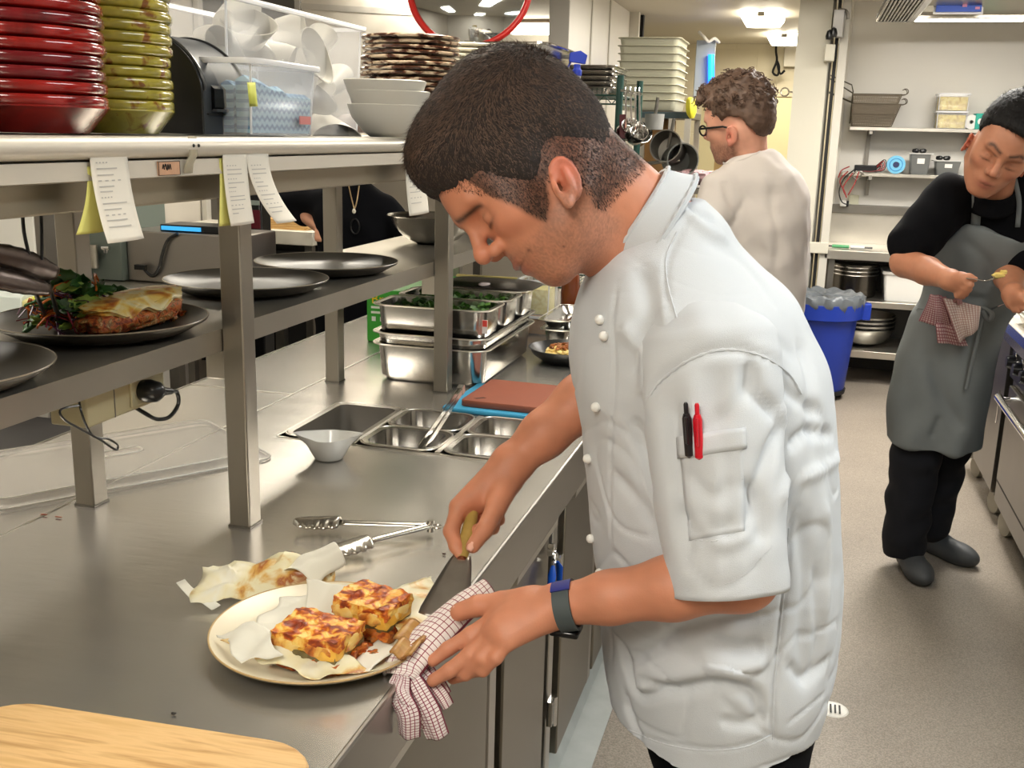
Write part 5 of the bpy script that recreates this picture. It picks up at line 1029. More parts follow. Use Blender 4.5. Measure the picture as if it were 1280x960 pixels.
# tubs on the upper shelf
YC = ramp_mat('cut_potato', [(.34, (190, 160, 30)), (.5, (226, 200, 70)), (.66, (240, 224, 120))], 45, .5, bump=1)
xa, xb = Y(1169, 150, 7.4)[0], Y(1209, 150, 7.4)[0]; hh_ = .105
for i in (0, 1):
    tubfood('food_tub', ['lower clear tub of yellow chips on the upper wall shelf', 'upper clear tub of yellow chips on the upper wall shelf'][i], ((xa+xb)/2, 7.45, zu+.001+i*(hh_+.006)), (xb-xa, .18), hh_, YC, hh_*.82, CLR)
props(mk('paper_roll', xf(lathe([(.012, -.06), (.045, -.06), (.045, .06), (.012, .06)], 24, closed=True), (PI/2, 0, 0), (Y(1214, 153, 7.4)[0], 7.45, zu+.046)), WHITE_PL), 'white roll with a dark core on the upper wall shelf', 'roll')
tl2 = thing('teal_box', 'teal box beside the white roll on the upper wall shelf', 'box', (Y(1224, 150, 7.4)[0], 7.45, zu)); mk('box_body', box(Y(1219, 150, 7.4)[0], Y(1236, 150, 7.4)[0], 7.38, 7.52, zu+.001, zu+.10), mat('box_teal', (40, 170, 150), .5), tl2, world=True, bevel=.004); mk('box_dot', xf(lathe([(0, 0), (.02, 0), (0, .002)], 12), (PI/2, 0, 0), (Y(1226, 153, 7.38)[0], 7.378, zu+.05)), WHITE_PL, tl2, world=True)
# things on the lower shelf
ch = thing('battery_charger', 'black charger block with red wires on the lower wall shelf', 'charger', (Y(1081, 210, 7.4)[0], 7.42, zl)); xa, xb = Y(1068, 210, 7.4)[0], Y(1096, 210, 7.4)[0]
mk('charger_body', box(xa, xb, 7.38, 7.48, zl+.001, zl+.050), BLACK, ch, world=True, bevel=.006); mk('white_base', box(xa+.01, xb+.004, 7.374, 7.40, zl+.001, zl+.012), WHITE_PL, ch, world=True)
rd = mat('wire_red', (150, 50, 50), .5)
for i in range(5): mk('red_wire', tube(spline([(xb-.01, 7.39, zl+.02+.006*i), (xb+.02+.006*i, 7.37, zl+.05+.01*i), (xb+.01*i, 7.36, zl+.02), (xa+.05, 7.36, zl+.01)], 12), .0035, 6), rd if i % 2 else BLACK, ch, world=True)
cbk = thing('charger_leads', 'red and black leads hanging from the lower shelf to the wall socket', 'cable', (Y(1062, 235, 7.3)[0], 7.33, 1.16))
for k, (pts, m) in enumerate([([(1068, 212), (1056, 222), (1049, 238), (1052, 252), (1060, 256)], BLACK), ([(1060, 214), (1050, 226), (1056, 240), (1058, 247)], rd), ([(1066, 216), (1054, 234), (1058, 246)], rd), ([(1074, 214), (1068, 230), (1060, 244)], rd), ([(1078, 216), (1072, 224), (1066, 220), (1072, 214), (1080, 218)], STEEL_D), ([(1062, 208), (1052, 213), (1048, 222)], rd)]):
    mk('lead', tube(spline([Y(*p, 7.33) for p in pts], 16), .0045, 6), m, cbk, world=True)
so = thing('wall_socket', 'white wall socket with a plugged charger above the back bench', 'power outlet', (Y(1066, 250, 7.6)[0], 7.59, 1.14)); a_, b_ = Y(1059, 260, 7.58), Y(1074, 244, 7.58)
mk('socket_plate', box(a_[0], b_[0], 7.575, 7.599, a_[2], b_[2]), mat('socket_cream', (206, 204, 180), .4), so, world=True, bevel=.003); mk('charger_plug', box(Y(1050, 254, 7.5)[0], Y(1058, 254, 7.5)[0], 7.50, 7.574, Y(1050, 258, 7.5)[2], Y(1050, 251, 7.5)[2]), WHITE_PL, so, world=True, bevel=.006); mk('plug_base', box(Y(1058, 254, 7.5)[0], Y(1061, 254, 7.5)[0], 7.51, 7.56, Y(1050, 258, 7.5)[2], Y(1050, 251, 7.5)[2]), BLACK, so, world=True)
tr = thing('tape_roll', 'light blue round roll standing on the lower wall shelf', 'roll', (Y(1120, 207, 7.4)[0], 7.42, zl+.001)); R_ = .058
mk('roll_body', xf(lathe([(.020, -.022), (R_, -.022), (R_, .022), (.020, .022)], 36, closed=True), (PI/2, 0, 0), (0, 0, R_)), mat('roll_blue', (120, 196, 232), .45), tr); mk('roll_core', xf(lathe([(0, -.024), (.019, -.024), (.019, .02), (0, .02)], 24), (PI/2, 0, 0), (0, 0, R_)), mat('core_navy', (40, 50, 92), .5), tr); mk('roll_ring', tube([(.040*math.cos(a), -.0225, R_+.040*math.sin(a)) for a in np.linspace(0, 2*PI, 30, endpoint=False)], .003, 6, closed=True), mat('ring_blue', (70, 150, 210), .45), tr)
GRT = mat('smoky_tub', (120, 122, 120), .3, alpha=.8)
for i, (u0, u1, vt, lab) in enumerate(((1136, 1162, 191, 'taller smoky grey tub on the lower wall shelf'), (1168, 1200, 200, 'shorter smoky grey tub partly behind the cook\'s shoulder'))):
    xa, xb = Y(u0, 210, 7.4)[0], Y(u1, 210, 7.4)[0]; h = Y(u0, vt, 7.36)[2]-zl; t = thing('plastic_tub', lab, 'container', ((xa+xb)/2, 7.43, zl+.001)); w = xb-xa
    mk('tub_body', rings([loop3(rrect(w*.82, .11, .012), 0), loop3(rrect(w, .13, .012), h-.008)]), GRT, t); mk('tub_rim', rings([loop3(rrect(w+.03, .15, .014), z) for z in (h-.008, h-.002)]), mat('tub_rim_white', (206, 206, 202), .4), t)
    mk('label', box(-.02, .025, -.067, -.0655, h*.5, h*.75), WHITE_PL, t)
    for k in range(2): props(mk('black_plastic_part', blob(((xa+xb)/2-.03+.045*k-.02*i, 7.43, zl+h+.014), (.022, .02, .014), None, '', 5+k, .15, n=16), BLACK), ['black plastic part on the taller smoky tub', 'black plastic part on the shorter smoky tub'][i]+(', left one' if k == 0 else ', right one'), 'plastic part')  # black plastic lumps on the tubs, not identified further
# bowls and boxes on the bench shelves
def nest(cx, cy, z, r, h, n, pitch, labs, grp):
    f = None
    for i in range(n):
        if f is None: f = mk('mixing_bowl', lathe([(0, .004), (r*.4, .004), (r*.75, h*.35), (r*.95, h*.9), (r, h), (r*1.02, h-.002), (r*.97, h*.85), (r*.78, h*.3), (r*.42, 0), (0, 0)], 48), PANS, loc=(0, 0, 0), label=labs[min(i, len(labs)-1)], cat='bowl', group=grp); o = f
        else: o = dup(f, label=labs[min(i, len(labs)-1)])
        o.location = (cx, cy, z+i*pitch)
nest(Y(1078, 420, 7.2)[0], 7.24, .233, .20, .125, 4, .028, ['bottom steel bowl of the nest on the low shelf by the bin', 'nested steel bowl in the pile on the low shelf by the bin'], 'steel bowls on the low bench shelf')
pt = thing('stock_pot', 'dark steel pot with stacked rims on the middle bench shelf by the bin', 'pot', (Y(1067, 360, 7.2)[0], 7.25, .556)); mk('pot_body', lathe([(0, 0), (.13, 0), (.14, .01), (.145, .20), (.15, .205), (.15, .215), (.0, .215)], 40), mat('dark_pot', (96, 92, 86), .25, metal=1), pt)
for z in (.15, .175, .20): mk('rim_band', tube([(.148*math.cos(a), .148*math.sin(a), z) for a in np.linspace(0, 2*PI, 36, endpoint=False)], .005, 6, closed=True), CHROME, pt)
wb = thing('white_tub', 'white lidded plastic box on the middle bench shelf', 'box', (Y(1115, 365, 7.2)[0]+.10, 7.25, .556)); mk('box_body', rings([loop3(rrect(.30, .30, .02), 0), loop3(rrect(.34, .34, .02), .17)]), WHITE_PL, wb); mk('box_lid', rings([loop3(rrect(.36, .36, .02), z) for z in (.171, .19)]), WHITE_PL, wb, bevel=.004)
# blue bin with grey liner
bn = thing('blue_bin', 'blue wheeled bin with a grey bin liner behind the chef in white', 'bin', (Y(1021, 483, 6.62)[0]-.01, 6.62, 0)); BB = mat('bin_blue', (24, 52, 150), .42)
Rb = .222; mk('bin_body', lathe([(0, .05), (Rb*.74, .05), (Rb*.78, .07), (Rb*.95, .52), (Rb*1.0, .53), (Rb*1.02, .60), (Rb*1.05, .605), (Rb*1.05, .625), (0, .62)], 48), BB, bn)
mk('rim_band', lathe([(Rb*.96, .50), (Rb*1.08, .51), (Rb*1.10, .60), (Rb*1.02, .615)], 48, closed=True), BB, bn)
for s in (-1, 1): mk('bin_handle', rings([loop3([(s*Rb*1.02, -.05), (s*Rb*1.27, -.035), (s*Rb*1.27, .035), (s*Rb*1.02, .05)][::s], z) for z in (.50, .60)]), BB, bn, bevel=.006)
g = []
for j, (z, r) in enumerate(((.56, 1.07), (.60, 1.10), (.635, 1.09), (.650, 1.02), (.645, .92), (.634, .80), (.630, .45), (.628, .04))): g.append([(Rb*r*(1+.012*math.sin(q*23+j)+.014*math.sin(q*41+2*j))*math.cos(q), Rb*r*(1+.012*math.sin(q*17+j))*math.sin(q), z+.008*math.sin(q*13+j*1.3)) for q in np.linspace(0, 2*PI, 120, endpoint=False)])
mk('bin_liner', rings(g, False, False), mat('liner_grey', (92, 97, 102), .3), bn, solid=.002)
mk('wheel_base', lathe([(0, .035), (Rb*.80, .035), (Rb*.82, .06), (0, .06)], 32), RUB, bn)
for a in range(5): mk('wheel', xf(lathe([(0, -.012), (.022, -.012), (.022, .012), (0, .012)], 16), (PI/2, 0, a*1.2566), (Rb*.62*math.cos(a*1.2566), Rb*.62*math.sin(a*1.2566), .0225)), RUB, bn)
# range near the cook
rg = thing('oven_range', 'dark steel range with towel-bar handle at the right edge, beside the cook', 'range', (1.2, 3.9, 0)); OV = mat('oven_steel', (118, 114, 108), .30, metal=1, noise=.08, nscale=5)
mk('range_body', box(.85, 1.62, 2.6, 4.44, .14, .80), OV, rg, world=True, bevel=.006); mk('range_top', box(.775, 1.62, 2.6, 4.44, .862, .895), STEEL_L, rg, world=True, bevel=.004)
mk('blue_film', rings([[(.775, y, .893), (.772, y, .860), (.80, y, .80), (.83, y, .80), (.83, y, .86)] for y in (2.6, 4.44)]), mat('blue_film', (62, 78, 150), .25, metal=.6), rg, world=True, smooth=False)
mk('control_panel', box(.835, .852, 2.6, 4.44, .66, .80), mat('panel_black', (30, 30, 30), .3, metal=.5), rg, world=True)
for y in (4.36, 4.22, 4.08, 3.9, 3.7, 3.5, 3.3, 3.1): mk('burner_knob', xf(lathe([(0, -.035), (.022, -.034), (.028, -.01), (.030, 0), (0, 0)], 20), (0, PI/2, 0), (.834, y, .73)), BLACK, rg, world=True); mk('knob_bezel', xf(lathe([(.030, -.006), (.038, -.004), (.038, 0), (.03, 0)], 20), (0, PI/2, 0), (.8349, y, .73)), CHROME, rg, world=True)
od = mk('oven_door', box(.832, .850, 2.6, 4.40, .24, .63), OV, rg, world=True, bevel=.004); mk('handle_bar', tube([(.79, 2.7, .585), (.79, 4.36, .585)], .016, 12), CHROME, od, world=True)
for y in (4.33, 3.3): mk('handle_post', tube([(.79, y, .585), (.835, y, .585)], .010, 10), CHROME, od, world=True)
mk('kick_panel', box(.838, .850, 2.6, 4.42, .145, .225), OV, rg, world=True); mk('lower_gap', box(.8365, .8385, 2.6, 4.42, .226, .238), BLACKP, rg, world=True)
def caster(x, y, par):
    mk('caster_fork', box(x-.02, x+.02, y-.025, y+.025, .085, .145), STEEL_D, par, world=True, bevel=.004); mk('caster_wheel', xf(lathe([(0, -.018), (.05, -.018), (.052, 0), (.05, .018), (0, .018)], 24), (0, PI/2, .3), (x, y, .052)), mat('wheel_grey', (150, 144, 130), .5), par, world=True)
caster(.90, 4.40, rg); caster(1.5, 4.4, rg)
fg = thing('fryer_unit', 'steel fryer cabinet on casters behind the cook\'s apron', 'fryer', (1.2, 4.8, 0)); mk('cabinet_body', box(.84, 1.55, 4.52, 5.05, .14, .86), OV, fg, world=True, bevel=.005); mk('side_column', box(.835, .90, 5.08, 5.35, .12, .84), STEEL, fg, world=True, bevel=.004); mk('door_slot', box(.8385, .8405, 4.60, 4.62, .42, .56), CHROME, fg, world=True); mk('cabinet_top', box(.83, 1.56, 4.5, 5.36, .861, .89), STEEL_L, fg, world=True, bevel=.004)
mk('door_gap', box(.8385, .8395, 4.515, 4.525, .15, .85), BLACKP, fg, world=True); caster(.90, 4.68, fg); caster(.90, 5.2, fg)
# wok lid and steel pan on the range top by his hands
pn = thing('steel_tray', 'pale steel tray on the range under the cook\'s left hand', 'tray', (.93, 4.15, .896)); mk('tray_body', pan(.26, .36, .04, r=.02), STEEL_L, pn)
ps2 = thing('steel_spoon', 'thin steel skewer resting from the cook\'s left hand to the range', 'utensil', (.84, 3.9, .93)); mk('spoon_shaft', tube([Y(1240, 386, 3.62), Y(1270, 374, 3.44)], .0035, 8), CHROME, ps2, world=True)
# fork in the cook's hand with a bit of food
fk = thing('fork', 'small fork held in the cook\'s right hand lifting yellow food', 'fork', Y(1230, 350, 3.28)); mk('fork_handle', tube(spline([Y(1208, 348, 3.28), Y(1220, 349, 3.27), Y(1232, 351, 3.26), Y(1241, 348, 3.25)], 12), [.004, .0038, .0034, .003, .003, .003, .003, .003, .004, .005, .006, .006], 8, flat=(1, .5)), CHROME, fk, world=True)
for k in range(3): a = Y(1241, 347.0+1.2*k, 3.25); mk('tine', tube([a, a+np.array([.022, 0, .008])], .0016, 6), CHROME, fk, world=True)
fd = Y(1248, 345, 3.25); props(mk('food_morsel', join(blob(fd+np.array([0, 0, .002]), (.016, .012, .007), None, '', 3, .3, n=18), blob(fd+np.array([.012, 0, .012]), (.010, .008, .006), None, '', 9, .3, n=18))[:2], mat('morsel_yellow', (234, 206, 120), .5)), 'yellow morsel of food on the cook\'s fork', 'food')
# his tea towel tucked at the waist
PT = check_mat('pink_check_towel', (198, 168, 164), (140, 80, 88), 12, 14, .3, .3)
ct = thing('tea_towel', 'pink and maroon checked tea towel tucked in the grey apron', 'tea towel', Y(1185, 395, 3.66))
def quadcloth(q, y, m, nm, sd, n=16):
    def f(u, v): p = (np.array(q[0])*(1-u)+np.array(q[1])*u)*(1-v)+(np.array(q[3])*(1-u)+np.array(q[2])*u)*v; P = Y(p[0], p[1], y); w = vnoise(P[None], 9, sd)[0]*.010+.008*math.sin(u*9+sd); return P+np.array([0, -w-.012*math.sin(PI*v), 0])
    G = grid(f, n, n); return mk(nm, G[:2], m, ct, world=True, solid=.005, uv=np.array(G[2]))
quadcloth([(1163, 369), (1182, 371), (1210, 433), (1172, 428)], 3.675, PT, 'left_fold', 1); quadcloth([(1163, 368), (1176, 369), (1190, 412), (1149, 402)], 3.66, PT, 'upper_left_fold', 4); PT2 = check_mat('pale_check_towel', (206, 190, 178), (160, 116, 112), 12, 16, .25, .2); quadcloth([(1178, 372), (1226, 383), (1222, 412), (1198, 428)], 3.63, PT2, 'right_fold', 2)
mk('tuck_knot', tube(spline([Y(1192, 378, 3.65), Y(1198, 373, 3.63), Y(1200, 380, 3.63)], 8), .008, 8), PT2, ct, world=True)
# ================================================================ MIDDLE DISTANCE: shelving beyond the pass
GRN = mat('green_epoxy', (26, 66, 58), .35)
gs_ = thing('wire_shelving', 'dark green wire shelving unit behind the chef\'s head', 'shelving', (-.95, 4.6, 0)); zt = Y(750, 119, 4.4)[2]
gx0, gx1 = Y(700, 110, 4.4)[0], Y(775, 110, 4.4)[0]
for x, y in ((gx1, 4.4), (gx1+.01, 4.85), (gx0, 4.4), (gx0, 4.85), ): mk('upright', tube([(x, y, 0), (x, y, Y(775, 94 if y < 4.5 else 101, y)[2])], .015, 10), GRN, gs_, world=True)
for z in (zt, zt-.34, .9, .4):
    mk('wire_shelf', join(tube([(gx0, 4.4, z), (gx1, 4.4, z)], .004, 6), tube([(gx0, 4.4, z-.035), (gx1, 4.4, z-.035)], .004, 6), tube([(gx0, 4.85, z), (gx1, 4.85, z)], .004, 6), tube([(gx1, 4.4, z), (gx1, 4.85, z)], .004, 6), tube([(gx1, 4.4, z-.035), (gx1, 4.85, z-.035)], .004, 6), tube([(gx0+(gx1-gx0)*(i/8), 4.4, z-(.035 if i % 2 else 0)) for i in range(9)], .003, 5), *[tube([(gx0+(gx1-gx0)*i/12, 4.4, z), (gx0+(gx1-gx0)*i/12, 4.85, z)], .002, 5) for i in range(13)])[:2], GRN, gs_, world=True)
def traystack(name, u0, u1, y, z, n, pitch, m, l, grp, depth=.40, hh=.03):
    xa, xb = Y(u0, 110, y)[0], Y(u1, 110, y)[0]; f = None
    for i in range(n):
        if f is None: f = mk(name, pan(xb-xa, depth, hh, r=.03), m, loc=(0, 0, 0), label=l, cat='tray', group=grp); o = f
        else: o = dup(f, label=l)
        o.location = ((xa+xb)/2+random.uniform(-.006, .006), y+depth/2, z+i*pitch)
traystack('baking_tray', 700, 768, 4.42, zt+.005, 5, .022, PANS, 'steel baking tray in the pile on the green wire shelving', 'trays on the green wire shelving', .40, .028)
yb_ = 5.5; msh = thing('metal_shelf', 'low metal shelf unit with dark rim holding the pale plastic lids', 'shelving', (-.80, 5.7, 0)); zb = Y(830, 139, yb_)[2]; mx0, mx1 = Y(800, 139, yb_)[0], Y(864, 139, yb_)[0]
mk('shelf_plate', box(mx0, mx1, yb_, yb_+.5, zb-.035, zb), STEEL_D, msh, world=True, bevel=.003); mk('rim_strip', box(mx0, mx1+.005, yb_-.006, yb_, zb-.034, zb-.004), mat('strip_slate', (52, 68, 72), .4), msh, world=True)
for x, y in ((mx1-.015, yb_+.015), (mx0+.015, yb_+.015), (mx0+.015, yb_+.48), (mx1-.015, yb_+.48), (mx0+(mx1-mx0)*.63, yb_+.015)): mk('leg', box(x-.015, x+.015, y-.015, y+.015, 0, zb-.035), STEEL_L, msh, world=True)
for z in (.5, 1.05): mk('lower_plate', box(mx0, mx1, yb_+.01, yb_+.5, z-.02, z), STEEL_D, msh, world=True)
traystack('plastic_crate', 768, 848, yb_+.02, zb+.003, 9, .038, mat('pale_polythene', (186, 184, 164), .35), 'pale cream plastic crate in the tall stack beyond the green shelving', 'pale crates beyond the green shelving', .42, .055)
cbx = thing('cardboard_box', 'brown cardboard box under the metal shelf', 'box', (Y(818, 158, 5.8)[0], 5.8, 1.05)); mk('box_body', box(Y(798, 150, 5.7)[0], Y(838, 150, 5.7)[0], 5.62, 5.95, 1.053, Y(820, 149, 5.62)[2]), mat('cardboard', (150, 112, 66), .8, noise=.08, nscale=12), cbx, world=True, bevel=.004); mk('flap_seam', box(Y(800, 150, 5.7)[0], Y(836, 150, 5.7)[0], 5.615, 5.6195, 1.30, 1.304), mat('seam_brown', (96, 70, 40), .8), cbx, world=True)
gl = thing('yellow_gloves', 'yellow rubber glove hanging at the end of the metal shelf', 'glove', Y(862, 138, 5.45)); mk('glove_body', tube(spline([Y(865, 148, 5.45), Y(864, 138, 5.45), Y(864, 126, 5.45), Y(865, 122, 5.45)], 10), [.018, .030, .040, .044, .046, .044, .042, .038, .030, .016], 10, flat=(1, .6)), mat('glove_yellow', (222, 214, 60), .5), gl, world=True)
# ladles and utensils hanging on the side of the green shelving
zr = Y(790, 116, 4.38)[2]
ur = thing('utensil_rail', 'steel rail with hooks on the side of the green shelving', 'rail', Y(790, 116, 4.38)); mk('rail_bar', tube([Y(776, 113, 4.38), Y(802, 118, 4.38)], .006, 8), CHROME, ur, world=True)
for i, (u, v0, v1, kind) in enumerate(((782, 116, 160, 'ladle'), (788, 116, 152, 'skimmer'), (794, 117, 165, 'ladle'), (799, 117, 160, 'spoon'), (778, 140, 180, 'red'))):
    a, b = Y(u, v0, 4.36), Y(u+(i % 2), v1, 4.36); t = thing({'ladle': 'ladle', 'skimmer': 'skimmer', 'spoon': 'serving_spoon', 'red': 'red_spatula'}[kind], {'ladle': 'steel ladle hanging on the rail, %s one' % ('leftmost' if i == 0 else 'rightmost'), 'skimmer': 'steel skimmer hanging on the rail between two ladles', 'spoon': 'long steel spoon hanging at the right end of the rail', 'red': 'dark red handled scraper hanging by the green upright'}[kind], 'utensil', b)
    if kind == 'red': mk('handle', bar(Y(778, 143, 4.36), Y(778, 182, 4.36), .012, .022), mat('handle_maroon', (88, 30, 38), .4), t, world=True); continue
    mk('handle', tube([a+np.array([0, 0, .01]), b], .004, 8), CHROME, t, world=True); mk('hook', tube([a+np.array([0, 0, .01]), a+np.array([0, -.010, .022]), a+np.array([0, -.018, .008])], .003, 6), CHROME, t, world=True)
    g = lathe([(0, -.038), (.020, -.030), (.034, -.010), (.038, .008), (.034, .006), (.018, -.026), (0, -.033)], 24); mk('bowl', xf(g, (.9, 0, .3), b+np.array([0, -.01, -.02])), PANS, t, world=True)
for i, (u, v, r, l) in enumerate(((800, 168, .05, 'steel jug lying among the utensils behind the chef\'s neck'), (835, 185, .075, 'large steel scoop behind the chef\'s collar'), (850, 200, .075, 'grey round pan base behind the chef\'s collar, the lowest one'), (818, 150, .045, 'clear grey cutlery cup under the metal shelf'))):
    p = Y(u, v, 4.9); t = thing(('metal_jug', 'steel_scoop', 'frying_pan', 'cutlery_cup')[i], l, 'kitchenware', p-np.array([0, 0, r])); mk('cup_body', xf(lathe([(0, -r), (r*.9, -r*.95), (r, r*.6), (r*.93, r*.6), (r*.85, -r*.8), (0, -r*.85)], 28), ((1.2, .5, .3), (1.3, -.6, 0), (1.5, .3, .4), (0, 0, 0))[i], p), (PANS, STEEL_D, mat('pan_grey', (98, 98, 92), .45), mat('cup_grey', (150, 150, 146), .3))[i], t, world=True)
    mk('handle', tube([p, p+np.array([(-.02, .02, -.15, .01)[i], 0, (.12, .13, -.02, .10)[i]])], .008, 8), STEEL_D, t, world=True)
lowsh = thing('utensil_bench', 'steel bench carrying the heap of utensils behind the chef\'s neck', 'bench', (-.75, 5.0, 0)); mk('bench_top', box(-.76, -.40, 4.88, 5.35, 1.30, 1.325), STEEL_D, lowsh, world=True)
for x, y in ((-.74, 4.90), (-.42, 4.90), (-.74, 5.33), (-.42, 5.33)): mk('leg', box(x-.015, x+.015, y-.015, y+.015, 0, 1.30), STEEL_D, lowsh, world=True)
pkb = props(mk('pink_cloth', blob(Y(868, 221, 4.95), (.11, .07, .035), None, '', 12, .3, n=40), mat('cloth_pink', (196, 160, 162), .9)), 'pinkish cloth heap between the chef\'s shoulder and the man in cream', 'cloth')
# convex mirror with red rim
mc = Y(587, -19, 3.9); Rm = .228; mr_ = thing('convex_mirror', 'round convex mirror with a red rim above the chef\'s head', 'mirror', mc-np.array([0, 0, Rm]))
mk('mirror_glass', xf(lathe([(0, .05), (Rm*.5, .038), (Rm*.85, .012), (Rm*.97, 0), (Rm*.97, -.01), (0, -.01)], 64), (1.35, 0, 0.15), mc), mat('mirror_silver', (205, 208, 208), .05, metal=1), mr_, world=True)
Rx = np.array(Matrix.Rotation(.15, 3, 'Z') @ Matrix.Rotation(1.35, 3, 'X')); mk('mirror_rim', tube([mc+Rx@np.array([Rm*math.cos(a), Rm*math.sin(a), 0]) for a in np.linspace(0, 2*PI, 72, endpoint=False)], .012, 10, closed=True), mat('rim_red', (205, 40, 34), .35), mr_, world=True)
mk('mirror_bracket', tube([mc+np.array([0, .03, 0]), mc+np.array([0, .10, .1]), (mc[0], mc[1]+.1, 2.449)], .012, 8), STEEL_D, mr_, world=True)
# ================================================================ LEFT BACKGROUND: the serving side
sv = thing('serving_bench', 'steel bench on the serving side behind the pass, left', 'bench', (-2.5, 3.7, 0)); mk('bench_top', box(-3.15, -2.12, 3.2, 4.1, .86, .90), STEEL_L, sv, world=True, bevel=.004); mk('upstand', box(-3.15, -2.14, 3.44, 3.46, .901, .93), STEEL_L, sv, world=True)
for x, y in ((-3.1, 3.25), (-2.17, 3.25), (-3.1, 4.05), (-2.17, 4.05)): mk('leg', box(x-.02, x+.02, y-.02, y+.02, 0, .86), STEEL_D, sv, world=True)
mk('bottom_shelf', box(-3.12, -2.15, 3.25, 4.05, .35, .37), DGREY, sv, world=True)  # dark grey lower shelf between the legs
eq = thing('steel_cabinet', 'plain steel box with a black lead draped down its front, behind the pass', 'cabinet', (-2.5, 3.9, .90)); a_, b_ = Y(160, 338, 3.78), Y(300, 290, 3.78)
mk('cabinet_body', box(a_[0], b_[0], 3.78, 4.08, .902, Y(220, 291, 3.78)[2]), mat('cabinet_pale', (160, 154, 148), .36, metal=.85, noise=.05, nscale=5), eq, world=True, bevel=.006)
mk('draped_lead', tube(spline([Y(*p, 3.765) for p in ((222, 292), (210, 300), (203, 318), (199, 335), (190, 345), (176, 352))][:5]+[Y(178, 334, 3.76)], 24), .007, 8), BLACK, eq, world=True); mk('lead_clip', cbox(Y(176, 334, 3.75), (.05, .02, .02)), BLACK, eq, world=True)
bs = thing('blue_display', 'flat glowing blue display lying on the steel cabinet', 'display', Y(245, 287, 3.85)); c0, c1 = Y(209, 290, 3.85), Y(282, 290, 3.85)
mk('display_case', box(c0[0], c1[0], 3.80, 3.95, Y(220, 291, 3.78)[2]+.001, Y(220, 281, 3.8)[2]), BLACK, bs, world=True, bevel=.004); mk('lit_strip', box(c0[0]+.01, c0[0]+(c1[0]-c0[0])*.7, 3.794, 3.7995, Y(220, 291, 3.78)[2]+.008, Y(220, 283, 3.8)[2]), mat('display_blue', (40, 140, 205), .3, emit=(60, 160, 220), estr=.7), bs, world=True)
gb = thing('green_grey_cabinet', 'grey-green cabinet with chrome handle behind the leftmost docket', 'cabinet', (-2.85, 4.0, .90)); a_, b_ = Y(100, 338, 3.75), Y(157, 280, 3.75)
mk('cabinet_body', box(a_[0], b_[0]-.03, 3.75, 4.08, .902, 1.25), mat('cabinet_green_grey', (128, 138, 130), .4), gb, world=True, bevel=.005); mk('pillar', tube([Y(119, 335, 3.72), Y(117, 306, 3.72)], .016, 10), STEEL_L, gb, world=True); mk('tap_handle', join(tube([Y(128, 310, 3.72), Y(137, 310, 3.72)], .010, 8), tube([Y(132.5, 309, 3.72), Y(132.5, 316, 3.72)], .009, 8))[:2], CHROME, gb, world=True); mk('black_dial', xf(lathe([(0, -.02), (.05, -.02), (.05, 0), (0, 0)], 24), (PI/2, 0, 0), Y(105, 321, 3.73)), BLACK, gb, world=True)
rb_ = thing('red_brick_block', 'terracotta coloured block lying on the serving bench', 'block', Z(215, 338, .90)); rb_.location = (-2.23, 3.42, .902); a_, b_ = Y(188, 338, 3.35), Y(242, 338, 3.35)
mk('block_body', box(a_[0], b_[0], 3.35, 3.42, .903, .903+.035), mat('terracotta', (168, 92, 72), .6, noise=.1, nscale=20), rb_, world=True, bevel=.006); mk('block_label', box(a_[0]+.01, b_[0]-.005, 3.348, 3.3495, .905, .914), mat('block_pale', (220, 170, 150), .6), rb_, world=True)
# white fridge panels, foil roll and condiments far left
fr = thing('white_fridge', 'white panelled fridge at the far left behind the hanging tongs', 'fridge', (-3.0, 3.0, 0)); a_, b_ = Y(-30, 270, 3.0), Y(42, 270, 3.0)
mk('fridge_body', box(-3.18, b_[0], 3.0, 3.16, 0, 1.44), mat('fridge_white', (214, 212, 204), .4), fr, world=True, bevel=.008); mk('fridge_trim', box(b_[0]+.001, b_[0]+.035, 3.0, 3.16, 0, 1.44), STEEL_D, fr, world=True); mk('door_line', box(-3.17, b_[0]-.005, 2.996, 2.9995, 1.01, 1.016), STEEL_D, fr, world=True)
fo = props(mk('foil_sheet', blob(Y(64, 330, 3.24), (.030, .025, .14), None, '', 61, .35, n=40), mat('crumpled_foil', (214, 210, 200), .2, metal=1)), 'crumpled silver foil standing behind the near rear post', 'foil')
cs = thing('condiment_shelf', 'low white shelf with small packets behind the hanging tongs', 'shelf', (-2.5, 2.7, .9)); a_, b_ = Y(-20, 400, 2.7), Y(88, 400, 2.7); mk('shelf_board', box(a_[0], b_[0], 2.7, 2.95, .86, .90), WHITE_PL, cs, world=True, bevel=.004)
for x in (a_[0]+.03, b_[0]-.03): mk('leg', box(x-.02, x+.02, 2.8, 2.84, 0, .86), STEEL_D, cs, world=True)
for i, (u0, u1, vt, c, l) in enumerate(((33, 46, 372, (214, 206, 140), 'yellow and white packet on the low white shelf'), (46, 60, 366, (224, 224, 90), 'bright yellow packet on the low white shelf'), (60, 68, 372, (120, 130, 130), 'grey packet between yellow and red ones on the low shelf'), (66, 78, 365, (200, 50, 48), 'red packet at the right end of the low white shelf'), (-10, 32, 368, (206, 214, 208), 'pale green-white carton at the left end of the low shelf'))):
    a_, b_ = Y(u0, 380, 2.78), Y(u1, 380, 2.78); props(mk('sauce_packet', rings([loop3([(a_[0], 2.76), (b_[0], 2.76), (b_[0], 2.84), (a_[0], 2.84)], z) if k < 2 else loop3([(a_[0]+.005, 2.79), (b_[0]-.005, 2.79), (b_[0]-.005, 2.81), (a_[0]+.005, 2.81)], z) for k, z in enumerate((.902, Y(40, vt+4, 2.78)[2], Y(40, vt, 2.78)[2]))]), mat('packet_%d' % i, c, .4), bevel=.003), l, 'packet')
